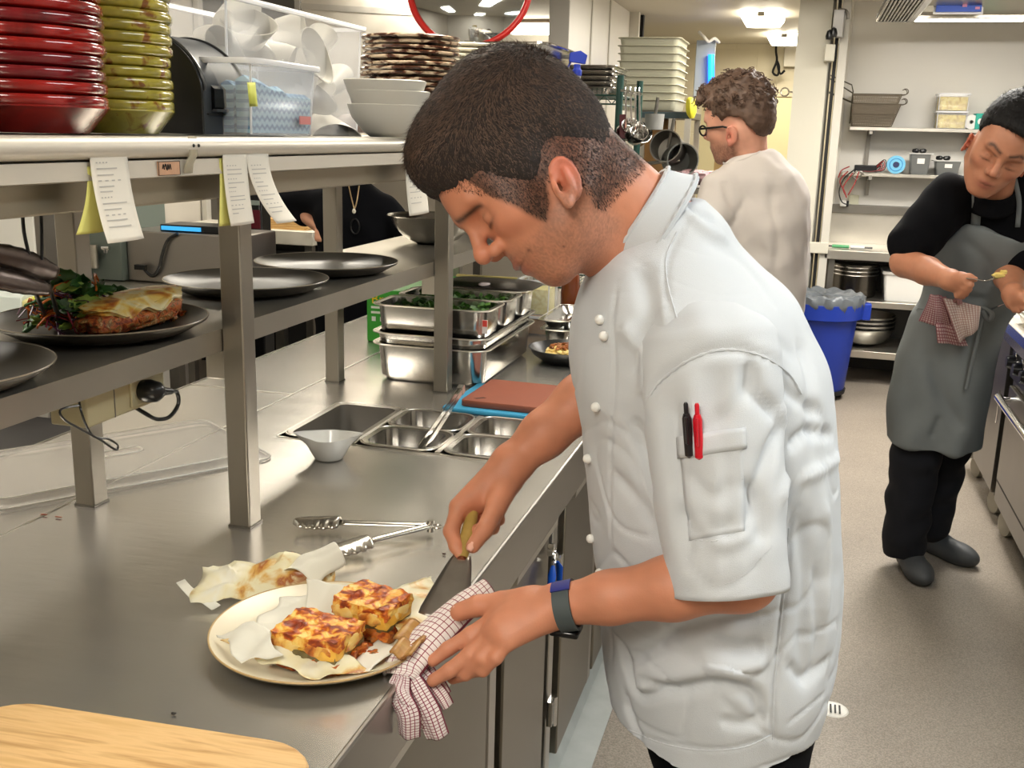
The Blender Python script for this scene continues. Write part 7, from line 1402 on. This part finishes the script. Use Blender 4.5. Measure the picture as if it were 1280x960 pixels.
# armhole seam, hem stitching and pocket on the sleeve, draped onto the cloth
bvs = BVHTree.FromPolygons([tuple(v) for v in V], [tuple(int(q) for q in f) for f in Fq])
def drape(bv, quad, nu, nv, off=.0016, nm='sleeve_pocket', m=WHITE_COTTON, par=None, solid=.0012):
    q = [np.array(p, float) for p in quad]; V, ok = [], []
    for j in range(nv+1):
        for i in range(nu+1):
            a, b = i/nu, j/nv; p = (q[0]*(1-a)+q[1]*a)*(1-b)+(q[3]*(1-a)+q[2]*a)*b; k = Vector(ray(*p)).normalized(); h = bv.ray_cast(Vector(CC), k)
            V.append(np.array(h[0])+np.array(h[1])*off*(1 if Vector(h[1]).dot(k) < 0 else -1) if h[0] is not None else (V[-1] if V else np.zeros(3)))
    F = [(j*(nu+1)+i, j*(nu+1)+i+1, (j+1)*(nu+1)+i+1, (j+1)*(nu+1)+i) for j in range(nv) for i in range(nu)]
    return mk(nm, (V, F), m, par, world=True, solid=solid)
def seam(bv, poly, r, nm, par, n=40, m=WHITE_COTTON, step=None):
    P = []
    for u, v in spline(poly, n):
        k = Vector(ray(u, v)).normalized(); h = bv.ray_cast(Vector(CC), k)
        if h[0] is not None: P.append(np.array(h[0])-np.array(k)*r*.35)
    if len(P) < 3: return
    rr = [r*(1+.35*math.sin(i*1.9)) for i in range(len(P))]
    return mk(nm, tube(P, rr, 6), m, par, world=True)
pk = drape(bvs, [(850, 548), (928, 537), (930, 664), (862, 676)], 14, 20, .0014, 'sleeve_pocket', WHITE_COTTON, slv)
drape(bvs, [(847, 546), (931, 534), (932, 560), (849, 573)], 14, 4, .0026, 'pocket_flap', WHITE_COTTON, slv, .0012)
for poly in ([(852, 575), (856, 620), (862, 674)], [(929, 560), (927, 610), (929, 662)], [(862, 674), (895, 676), (930, 660)]): seam(bvs, poly, .0011, 'pocket_stitching', slv, 34)
seam(bvs, [(857, 698), (876, 719), (895, 732), (930, 718), (962, 685)], .0009, 'hem_stitching', slv, 46)
_va = np.array([v.co[:] for v in slv.data.vertices])+np.array(chef.location)
seam(BVHTree.FromPolygons([tuple(v) for v in np.vstack([JV, _va])], [tuple(int(q) for q in f) for f in JF]+[tuple(int(q)+len(JV) for q in f) for f in Fq]), [(808, 500), (826, 476), (862, 450), (905, 437), (950, 444), (985, 466), (1002, 492)], .0018, 'armhole_seam', jacket, 70)
seam(JB, [(846, 290), (833, 320), (834, 352), (845, 395), (858, 440)], .0011, 'shoulder_seam', jacket, 50)
seam(JB, [(986, 660), (982, 720), (975, 790), (968, 860), (966, 925)], .0013, 'side_seam', jacket, 70)
seam(JB, [(785, 912), (830, 930), (880, 938), (930, 934), (966, 918)], .0010, 'hem_stitching', jacket, 70)
# shoulder badge, seen edge-on
drape(JB, [(899, 262), (907, 259), (930, 286), (925, 291)], 3, 8, .0012, 'shoulder_badge', mat('badge_brown', (120, 78, 66), .7, noise=.5, nscale=200), jacket)
# collar: standing band with a stitched edge
def collar(c0, c1, r0, r1, D, m, par, nm='collar', lump=.002, seed=3):
    D = unit(D); ax = unit(np.asarray(c1, float)-c0); D = unit(D-ax*(D@ax)); W = np.cross(ax, D); L = []
    for i in range(9):
        t = i/8; c = np.array(c0)*(1-t)+np.array(c1)*t; a_, b_ = [r0[j]*(1-t)+r1[j]*t for j in (0, 1)]
        L.append([c+D*a_*math.cos(a)+W*b_*math.sin(a) for a in np.linspace(0, 2*PI, 72, endpoint=False)])
    V, F = rings(L, False, False); Fq = np.array(F); N = normals(V, Fq); V = V+N*(vnoise(V, 14, seed)*lump)[:, None]
    return mk(nm, (V, Fq), m, par, world=True, solid=.0035)
cB = np.array([-.187, 1.352, 1.418]); cT = np.array([-.222, 1.345, 1.440])
collar(cB, cT, (.098, .088), (.083, .074), [-.077, 0, -.14], WHITE_COTTON, jacket)
D_ = unit([-.077, 0, -.14]); ax_ = unit(cT-cB); D_ = unit(D_-ax_*(D_@ax_)); W_ = np.cross(ax_, D_)
for t, k in ((.93, .0875), (.12, .0995)):
    c = cB*(1-t)+cT*t
    mk('collar_stitching', tube([c+D_*(k)*math.cos(a)+W_*(k*.885)*math.sin(a) for a in np.linspace(0, 2*PI, 90, endpoint=False)], [.0019*(1+.55*math.sin(i*2.1)) for i in range(90)], 6, closed=True), WHITE_COTTON, jacket, world=True)
for (u, v) in ((752, 400), (747, 508), (737, 573), (741, 673), (745, 716), (757, 420)):
    k = Vector(ray(u, v)).normalized(); h = JB.ray_cast(Vector(CC), k)
    if h[0] is None: k = Vector(ray(u+7, v)).normalized(); h = JB.ray_cast(Vector(CC), k)
    if h[0] is not None:
        p = np.array(h[0])+np.array(h[1])*.003; b = lathe([(.0062*math.sin(q), -.0062*math.cos(q)) for q in np.linspace(0, PI, 9)], 16)
        mk('button', (b[0]+p, b[1]), WHITE_BTN, jacket, world=True)
# pens in the sleeve pocket: things of their own
def pen(px0, px1, y0, rgb, lab):
    a = np.array(Vector(bvs.ray_cast(Vector(CC), Vector(ray(*px1)).normalized())[0])); k0 = unit(ray(*px1)); a = a-k0*.004; b = Y(px0[0], px0[1], a[1]-.001)
    d = b-a; L = np.linalg.norm(d); t = thing('ballpoint_pen', lab, 'pen', a-d*.55)
    m = mat('pen_'+rgb[0], rgb[1], .3); o = a-d*.55
    f = lambda s, q=0: o+(b-o)*s+np.array([0, -q, 0])
    mk('barrel', tube([f(0), f(.05), f(.72), f(.80)], [.001, .0048, .0052, .0035], 12), m, t, world=True)
    mk('push_button', tube([f(.79), f(.97), f(1)], [.0026, .0026, .0016], 10), m, t, world=True)
    mk('clip', join(tube([f(.74, .004), f(.76, .0085), f(.30, .0085), f(.28, .007)], [.0018, .0018, .0016, .0012], 6)), m, t, world=True)
pen((857, 503), (860, 548), 1.09, ('black', (24, 20, 24)), 'black ballpoint pen clipped in the white jacket sleeve pocket')
pen((871, 504), (873, 550), 1.09, ('red', (205, 20, 40)), 'red ballpoint pen clipped in the white jacket sleeve pocket')
# wristwatch
wm = mat('grey_rubber', (70, 78, 80), .6); wdir = unit(wr-elb); wc = Y(709, 757, 1.14)
u_, v_ = unit(np.array([0, -1, 0.])-wdir*(-wdir[1])), None; v_ = np.cross(wdir, u_)
wt = mk('wristwatch', rings([[wc+wdir*s+(u_*math.cos(a)*.0305+v_*math.sin(a)*.0305)*k for a in np.linspace(0, 2*PI, 40, endpoint=False)] for s, k in ((-.011, .97), (-.0105, 1.03), (.0105, 1.0), (.011, .95), (.0105, .88), (-.0105, .9))], False, False, True), wm, chef, world=True)
mk('strap_tab', (lambda g: (g[0], g[1]))(rings([[wc+wdir*s+(u_*math.cos(a)*.0315+v_*math.sin(a)*.0315)*k for a in np.linspace(.20*PI+sg, .38*PI+sg, 12)]+[wc+wdir*s+(u_*math.cos(a)*.0315+v_*math.sin(a)*.0315)*(k-.06) for a in np.linspace(.38*PI+sg, .20*PI+sg, 12)] for s, k in ((-.0125, 1.04), (.0115, 1.02)) for sg in (.12*PI if v_[2] > 0 else -.30*PI,)])), mat('blue_rubber', (34, 40, 120), .5), wt, world=True)
mk('watch_case', cbox(wc+np.array([.0, .0, -.031]), (.036, .034, .009)), mat('black_glass', (10, 10, 12), .15), wt, world=True, bevel=.003)
# trousers and shoes (mostly below the frame)
S = SDF((-.24, 1.12, .05), (.16, 1.64, .86), .007)
S.ell((-.045, 1.38, .76), (.122, .165, .16), None, .03)
for sy in (-1, 1): S.chain([(-.03, 1.38+.085*sy, .74), (-.04, 1.38+.10*sy, .45), (-.02, 1.38+.11*sy, .07)], [.095, .075, .066], .02)
mk('trousers', S.mesh(1), BLACK_CLOTH, chef, world=True)
SHOE = mat('black_shoe', (28, 28, 30), .45)
for sy in (-1, 1):
    S = SDF((-.24, 1.38+.11*sy-.08, -.01), (.09, 1.38+.11*sy+.08, .13), .005)
    S.ell((-.12, 1.38+.11*sy, .03), (.10, .048, .045), None, .02); S.ell((0, 1.38+.11*sy, .04), (.07, .042, .055), None, .03); S.D = np.maximum(S.D, -S.ax[2][None, None, :]+.0)
    mk('shoe', S.mesh(1), SHOE, chef, world=True)

# ---------------------------------------------------------------- chef in black shirt and grey apron at the range
m2 = thing('person', 'cook in black shirt and long grey apron lifting food on a fork', 'person', (.50, 3.90, 0))
S = SDF((.22, 3.10, .02), (1.0, 4.20, 1.74), .0055)
H2 = HeadFrame(Y(1252, 184, 3.52), [-.20, -.86, -.46], [.34, -.42, .84], 1.15)
sculpt_head(S, H2, esz=.82)
S.cone(H2(-.02, -.03), Y(1240, 250, 3.70), .060, .065, .03)
ch2 = Y(1222, 275, 3.70); hp2 = Y(1182, 400, 3.88)
S.cone(ch2+np.array([0, .12, -.02]), hp2+np.array([0, .02, 0]), .07, .08, .02)
sh2 = Y(1172, 255, 3.66); el2 = Y(1132, 328, 3.56); wr2 = Y(1188, 350, 3.36)
S.chain([sh2, el2], [.04, .046], .02); S.chain([el2, el2*.5+wr2*.5, wr2], [.048, .043, .029], .015)
for i, (a, b, c_) in enumerate([((1206, 349), (1213, 356), (1206, 362)), ((1205, 354), (1211, 362), (1203, 366)), ((1203, 358), (1207, 367), (1199, 369)), ((1201, 361), (1203, 370), (1196, 370))]):
    yy = 3.30+.012*i; S.cone(wr2, Y(a[0], a[1], yy), .026, .016, .015); finger(S, P3((*a, yy), (*b, yy-.01), (*c_, yy+.0)), .0115, .009)
S.cone(wr2, Y(1201, 345, 3.31), .022, .014, .01); finger(S, P3((1201, 345, 3.31), (1212, 346, 3.29), (1219, 349, 3.285)), .0125, .009)
sl2 = Y(1284, 262, 3.76); el2b = Y(1262, 345, 3.70); wl2 = Y(1267, 368, 3.50)
S.chain([sl2, el2b], [.055, .05], .02); S.chain([el2b, wl2], [.046, .03], .015)
for i, (a, b) in enumerate([((1276, 371), (1284, 380)), ((1273, 376), (1280, 386)), ((1268, 379), (1274, 389)), ((1264, 380), (1268, 388))]):
    yy = 3.44+.012*i; S.cone(wl2, Y(*a, yy), .028, .016, .015); finger(S, P3((*a, yy), (*b, yy-.02)), .012, .009)
S.cone(wl2, Y(1279, 368, 3.44), .02, .012, .01)
V, F = S.mesh(1); del S
b2 = mk('body', (V, F), SKIN, m2, world=True, col=skin_tint(V, H2, (188, 128, 98), stub=.05))
HP2 = [(.150, .075), (.112, .078), (.085, .060), (.060, .030), (.045, -.015), (.030, -.030), (.012, .0), (-.02, .004), (-.04, -.03), (-.06, -.08), (-.1, -.09), (-.17, 0), (-.16, .2), (.16, .2)]
V, F = hair_shell(H2, [((.002, .062, 0), (.110, .103, .083), 0), ((.07, .105, .02), (.05, .035, .055), .02), ((-.03, .02, 0), (.08, .09, .077), .02)], HP2, .005, .6, rough=.002)
HB = mat('black_hair', (20, 18, 18), .65, spec=.3, noise=.3, nscale=80)
h2 = mk('hair', (V, F), HB, m2, world=True)
mk('hair_strands', strands(V, F, 5000, lambda P, N: H2.f*.8+H2.s*.6-H2.u*.3+0*N, lambda P: .016+0*P[:, 0], .0008, .10, keep=lambda P: P[:, 2] > 0), HB, h2, world=True, smooth=False)
# shirt
S = SDF((.20, 3.35, .95), (1.02, 4.15, 1.62), .008)
S.stack([(1.0, .56, 3.86, .15, .12, -.2), (1.12, .57, 3.83, .155, .12, -.2), (1.22, .59, 3.79, .17, .12, -.2), (1.32, .61, 3.76, .185, .115, -.2), (1.40, .615, 3.73, .175, .10, -.2), (1.46, .62, 3.71, .12, .085, -.2), (1.50, .625, 3.69, .075, .07, -.2)])
S.cone(Y(1186, 250, 3.68), Y(1142, 305, 3.585), .085, .078, .04); S.cone(Y(1284, 262, 3.76), Y(1278, 320, 3.72), .08, .075, .04)
V, F = S.mesh(2); V = V+normals(V, F)*(.005*vnoise(V, 5, 41)+.003*vnoise(V, 11, 42))[:, None]
sh = mk('shirt', (V, F), BLACK_CLOTH, m2, world=True)
collar(Y(1239, 253, 3.68), Y(1243, 234, 3.645), (.082, .078), (.068, .062), [0, -1, 0], BLACK_CLOTH, sh, 'shirt_collar')
SB2 = BVHTree.FromPolygons([tuple(v) for v in V], [tuple(int(q) for q in f) for f in F])
drape(SB2, [(1228, 244), (1239, 243), (1239, 246), (1228, 246)], 3, 1, .003, 'shirt_piping', WHITE_BTN, sh)
# apron: bib, skirt, straps
APR = mat('grey_canvas', (112, 116, 116), .85, noise=.12, nscale=9, bump=.3, bscale=600)
S = SDF((.24, 3.45, .44), (.96, 4.12, 1.34), .008)
S.stack([(.44, .505, 3.87, .165, .13, -.1), (.60, .505, 3.87, .165, .13, -.1), (.80, .515, 3.87, .165, .13, -.15), (.95, .535, 3.87, .160, .130, -.15), (1.02, .560, 3.86, .162, .138, -.2), (1.12, .580, 3.83, .170, .146, -.2), (1.22, .600, 3.79, .188, .150, -.2), (1.30, .620, 3.76, .200, .146, -.2)], 0, lambda x, y, z: np.maximum(.50-z+0*x, np.maximum(z-1.275+.25*(x-.60)+0*y, (np.abs(x-.58)-(.32-.85*np.clip(z-1.02, -.2, 1)))*.8+0*y)))
V, F = S.mesh(2); fr = np.clip((.95-V[:, 2])/.4, 0, 1)
V = V+normals(V, F)*(.006*vnoise(V*np.array([1, 1, .6]), 4.5, 51)+.003*vnoise(V, 10, 52)+fr*.008*np.sin(V[:, 0]*48+3*vnoise(V, 1.5, 8)))[:, None]
V = carve(V, F, [([(1160, 450), (1180, 500), (1205, 540)], .02, .012), ([(1175, 520), (1165, 548)], .012, .01), ([(1205, 300), (1235, 330), (1240, 360)], .02, .01), ([(1180, 340), (1210, 372), (1235, 375)], .02, .012)])
ap = mk('apron', (V, F), APR, m2, world=True)
AB = BVHTree.FromPolygons([tuple(v) for v in V], [tuple(int(q) for q in f) for f in F])
def strap(bv, poly, w, nm, par, m=APR, n=14, lift=.006):
    c = spline(poly, n); L, R = [], []
    for i, (u, v) in enumerate(c):
        pts = []
        for s in (-w, w):
            k = Vector(ray(u+s, v)).normalized(); h = bv.ray_cast(Vector(CC), k)
            pts.append(np.array(h[0])-np.array(k)*lift if h[0] is not None else None)
        if pts[0] is None or pts[1] is None: continue
        L.append(pts[0]); R.append(pts[1])
    k = len(L)
    if k < 2: return
    return mk(nm, (np.array(L+R), [(i, i+1, k+i+1, k+i) for i in range(k-1)]), m, par, world=True, solid=.003)
strap(SB2, [(1218, 208), (1220, 230), (1221, 255), (1219, 284)], 6, 'neck_strap', ap)
strap(SB2, [(1266, 214), (1271, 235), (1274, 255), (1272, 284)], 3.2, 'neck_strap', ap)
drape(AB, [(1215, 262), (1223, 263), (1222, 272), (1214, 271)], 3, 3, .012, 'apron_label', mat('label_cream', (205, 178, 165), .8, noise=.3, nscale=200), ap)
strap(AB, [(1142, 384), (1180, 390), (1238, 386)], 2, 'waist_tie', ap)
mk('waist_tie', tube(spline([Y(1231, 384, 3.72), Y(1225, 410, 3.70), Y(1216, 450, 3.70), Y(1208, 486, 3.71)], 14), .006, 8), APR, ap, world=True)
mk('waist_tie', tube(spline([Y(1228, 384, 3.715), Y(1240, 392, 3.69), Y(1236, 400, 3.69), Y(1228, 388, 3.70)], 12), .008, 8), APR, ap, world=True)
# trousers, clogs
S = SDF((.30, 3.62, .05), (.86, 4.22, 1.02), .009)
S.ell((.52, 3.88, .92), (.13, .11, .13), None, .03)
S.chain([(.47, 3.86, .85), (.455, 3.87, .45), (.455, 3.90, .10)], [.10, .085, .078], .03); S.chain([(.58, 3.96, .85), (.575, 4.02, .45), (.565, 4.09, .12)], [.10, .082, .072], .02)
V, F = S.mesh(2); V = V+normals(V, F)*(.005*vnoise(V*np.array([1, 1, 1.6]), 6, 61))[:, None]
mk('trousers', (V, F), mat('navy_black_cloth', (13, 14, 22), .9), m2, world=True)
CLOG = mat('grey_clog', (66, 68, 70), .55)
for (x, y, a) in ((.485, 3.90, -1.35), (.60, 4.10, -.75)):
    S = SDF((-.19, -.07, -.005), (.12, .07, .14), .006)
    S.ell((-.085, 0, .035), (.095, .052, .046), None, .02); S.ell((.02, 0, .05), (.075, .047, .055), None, .03); S.D = np.maximum(S.D, -S.ax[2][None, None, :])
    V, F = S.mesh(1); c, s = math.cos(a+PI), math.sin(a+PI); V = np.stack([V[:, 0]*-c*-1*1-V[:, 1]*s*1, V[:, 0]*s+V[:, 1]*c, V[:, 2]], 1)+np.array([x, y, 0]) if False else V@np.array([[math.cos(a+PI), math.sin(a+PI), 0], [-math.sin(a+PI), math.cos(a+PI), 0], [0, 0, 1]])+np.array([x, y, 0])
    mk('clog', (V, F), CLOG, m2, world=True)

# ---------------------------------------------------------------- man in the cream jacket, seen from behind
y3 = 3.62
m3 = thing('person', 'bearded man with curly dark hair and black glasses in a cream jacket, seen from behind', 'person', (-.12, y3, 0))
S = SDF((-.50, 3.25, .80), (.12, 3.95, 1.78), .0055)
H3 = HeadFrame(Y(927, 158, y3), [-.86, .42, -.22], [-.18, .0, .98], 1.02)
sculpt_head(S, H3)
S.cone(H3(-.02, -.03), Y(938, 212, y3), .058, .06, .03); S.cone(Y(945, 260, y3), Y(945, 400, y3), .085, .09, .03)
S.chain([Y(890, 250, y3-.1), Y(872, 330, y3-.14)], [.035, .035], .02); S.chain([Y(985, 255, y3+.05), Y(985, 340, y3+.08)], [.035, .035], .02)
V, F = S.mesh(1)
mk('body', (V, F), SKIN, m3, world=True, col=skin_tint(V, H3, (206, 150, 126), stub=.95, beard=(74, 44, 32)))
HP3 = [(.16, .06), (.104, .078), (.075, .045), (.052, .01), (.048, -.04), (.035, -.05), (.026, -.01), (.006, .004), (-.02, .0), (-.034, -.03), (-.050, -.075), (-.1, -.085), (-.17, 0), (-.17, .24), (.17, .24)]
V, F = hair_shell(H3, [((0., .066, 0), (.116, .108, .086), 0), ((.06, .115, 0), (.07, .045, .06), .02), ((-.035, .02, 0), (.083, .085, .080), .02)], HP3, .005, .8, rough=.002)
N = normals(V, F); V = V+N*(np.maximum(0, vnoise(V, 26, 71))*.012*np.clip((H3.inv(V)[1]-.02)/.06, .1, 1))[:, None]
hm = mk('hair', (V, F), HAIR_DARK, m3, world=True)
curl = []
for i in RNG.integers(0, len(V), 420):
    f, u, s = H3.inv(V[i:i+1])
    if u[0] < .05: continue
    c, n = V[i], N[i]; a, b = _frame(n+RNG.normal(size=3)*.5); r = .006+.005*RNG.random(); t = np.linspace(0, 5.5, 12)
    curl.append(tube([c+n*.003+(a*math.cos(q)+b*math.sin(q))*r*(1-.05*q)+n*.0012*q for q in t], [.0016]*12, 4))
mk('hair_curls', join(*curl)[:2], HAIR_DARK, hm, world=True)
S = SDF((-.52, 3.3, .70), (.14, 3.98, 1.62), .008)
x_ = lambda u, v: Y(u, v, y3)[0]
S.stack([(.72, -.125, y3, .150, .13), (.88, -.13, y3, .150, .13), (1.05, -.135, y3, .155, .13), (1.20, -.150, y3, .165, .13), (1.30, -.160, y3, .170, .125), (1.38, -.165, y3, .160, .11), (1.44, -.170, y3, .13, .095), (1.49, -.175, y3, .085, .08), (1.52, -.18, y3, .05, .05)])
S.chain([Y(902, 240, y3-.06), Y(880, 300, y3-.13), Y(868, 350, y3-.15)], [.075, .066, .06], .04); S.chain([Y(982, 235, y3+.03), Y(986, 300, y3+.05), Y(984, 350, y3+.04)], [.062, .060, .055], .03)
V, F = S.mesh(2); V = V+normals(V, F)*(.004*vnoise(V*np.array([1, 1, 1.8]), 6, 81)+.002*vnoise(V, 14, 82))[:, None]
V = carve(V, F, [([(965, 230), (966, 260), (972, 300), (968, 345)], .012, .006)]+[([(948+i % 3*4, 215+i*13), (968, 218+i*13), (985, 214+i*13)], .006, .0022*(-1)**i) for i in range(10)]+[([(905, 225), (912, 250), (925, 270)], .012, .008), ([(930, 250), (920, 275), (905, 290)], .012, .008)])
j3 = mk('jacket', (V, F), CREAM_COTTON, m3, world=True)
collar(Y(934, 205, y3), Y(930, 193, y3-.005), (.077, .072), (.072, .068), [-1, 0, 0], CREAM_COTTON, j3, 'collar')
BLK = mat('black_plastic', (16, 16, 18), .35)
gl = [H3(.118, .022, -.05), H3(.128, .022, 0), H3(.118, .022, .05)]
gt = mk('glasses', join(*[tube([H3(.126-.35*abs(t)*.3, .012, t)+0*H3.u for t in (0,)]+[H3(.122, .012, 0)], .001, 4) for _ in (0,)], *[tube([H3(.124, .014+.016*math.sin(a), .031*sd+.022*math.cos(a)) for a in np.linspace(0, 2*PI, 20, endpoint=False)], .0032, 6, closed=True) for sd in (-1, 1)], *[tube([H3(.122, .020, .052*sd), H3(.115, .020, .068*sd), H3(.02, .008, .082*sd), H3(-.012, -.006, .083*sd)], .0036, 6) for sd in (-1, 1)])[:2], BLK, m3, world=True)
S = SDF((-.34, 3.42, .0), (.10, 3.82, .86), .01)
for sx in (-1, 1): S.chain([(-.12+.085*sx, y3, .78), (-.12+.095*sx, y3, .06)], [.10, .07], .02)
S.D = np.maximum(S.D, -S.ax[2][None, None, :]); mk('trousers', S.mesh(1), BLACK_CLOTH, m3, world=True)

# ---------------------------------------------------------------- woman in black beyond the pass
y4 = 4.30
w4 = thing('person', 'waiter in black shirt with a pendant necklace standing beyond the pass', 'person', (-1.93, y4, 0))
S = SDF((-2.45, 4.0, .72), (-1.45, 4.62, 1.66), .008)
nk = Y(441, 240, y4-.05)
H4 = HeadFrame([-1.95, y4-.0, 1.47], [.25, -.85, -.35], [0, -.2, 1], .88)
sculpt_head(S, H4)
S.cone(H4(-.01, -.03), [-1.945, y4, 1.28], .05, .07, .02); S.cone([-1.945, y4, 1.28], [-1.93, y4, .95], .06, .08, .02)
hd = Y(398, 283, 4.25); S.cone(Y(372, 262, 4.35), hd, .035, .028, .01)
for i in range(4): finger(S, [hd, hd+np.array([.010+.014*i, -.03, -.022]), hd+np.array([.012+.015*i, -.045, -.055])], .016, .010)
V, F = S.mesh(1); mk('body', (V, F), SKIN, w4, world=True, col=skin_tint(V, H4, (205, 150, 122), stub=0))
V, F = hair_shell(H4, [((-.005, .055, 0), (.115, .11, .09), 0), ((-.04, -.02, 0), (.07, .11, .085), .02)], [(.15, .08), (.10, .075), (.06, .02), (.03, -.06), (-.02, -.13), (-.2, -.13), (-.2, .2), (.2, .2)], .008, .8)
mk('hair', (V, F), HAIR_DARK, w4, world=True)
S = SDF((-2.45, 3.98, .55), (-1.42, 4.64, 1.36), .009)
S.stack([(.60, -1.93, y4, .19, .14), (.80, -1.93, y4, .185, .14), (.95, -1.93, y4, .170, .125), (1.08, -1.93, y4, .175, .125), (1.18, -1.94, y4, .185, .12), (1.26, -1.945, y4, .17, .10), (1.31, -1.945, y4, .10, .08), (1.33, -1.945, y4, .06, .06)], 0)
S.chain([[-2.10, y4, 1.23], Y(345, 245, 4.38), Y(380, 272, 4.32)], [.065, .055, .045], .02); S.chain([[-1.79, y4, 1.22], [-1.66, y4+.02, 1.08], [-1.62, y4-.0, .90]], [.06, .05, .045], .02)
S.cone(nk+np.array([0, -.10, .06]), nk+np.array([0, -.09, .005]), .045, .008, .005, None, 'sub')
V, F = S.mesh(2); V = V+normals(V, F)*(.004*vnoise(V, 7, 91))[:, None]
s4 = mk('shirt', (V, F), mat('black_shirt', (9, 10, 15), .9, spec=.15), w4, world=True)
WB = BVHTree.FromPolygons([tuple(v) for v in V], [tuple(int(q) for q in f) for f in F])
def on(bv, u, v, off=.008, alt=None):
    k = Vector(ray(u, v)).normalized(); h = bv.ray_cast(Vector(CC), k)
    return (np.array(h[0]) if h[0] is not None else Y(u, v, alt))-np.array(k)*off
pts = [on(WB, *p, .012, y4-.1) for p in ((436, 232), (439, 246), (441.5, 256), (443, 261), (445, 256), (447, 246), (449, 232))]
nl = mk('necklace', tube(spline(pts, 24), .0028, 6), mat('gold_chain', (205, 180, 140), .3, metal=1), w4, world=True)
pp = on(WB, 442.5, 264, .018, y4-.1); mk('pendant', (lambda g: (g[0]*np.array([1, .5, 1.4])+pp, g[1]))(lathe([(0, -.009), (.006, -.006), (.009, 0), (.006, .006), (0, .009)], 16)), mat('pearl', (225, 220, 205), .2), nl, world=True)
pp = on(WB, 444, 283, .012, y4-.1); a = np.linspace(0, 2*PI, 24, endpoint=False)
mk('shirt_brooch', tube([pp+np.array([.020*math.cos(q), 0, .032*math.sin(q)]) for q in a], .003, 6, closed=True), BLK, s4, world=True)
S = SDF((-2.15, 4.15, .0), (-1.7, 4.45, .70), .012)
for sx in (-1, 1): S.chain([(-1.93+.08*sx, y4, .62), (-1.93+.08*sx, y4, .05)], [.09, .065], .02)
S.D = np.maximum(S.D, -S.ax[2][None, None, :]); mk('trousers', S.mesh(1), BLACK_CLOTH, w4, world=True)
# ================================================================ VIEW
w = bpy.data.worlds.new('world'); SC.world = w; w.use_nodes = True; w.node_tree.nodes['Background'].inputs[0].default_value = (1, .97, .92, 1); w.node_tree.nodes['Background'].inputs[1].default_value = .3
vs = SC.view_settings; vs.view_transform = 'Standard'; vs.look = 'None'; vs.gamma = 1; vs.use_curve_mapping = False; vs.exposure = .72
try:
    SC.cycles.use_denoising = True; SC.cycles.denoiser = 'OPENIMAGEDENOISE'; SC.cycles.max_bounces = 8; SC.cycles.diffuse_bounces = 4; SC.cycles.sample_clamp_indirect = 6; SC.cycles.caustics_reflective = False; SC.cycles.caustics_refractive = False
except Exception: pass
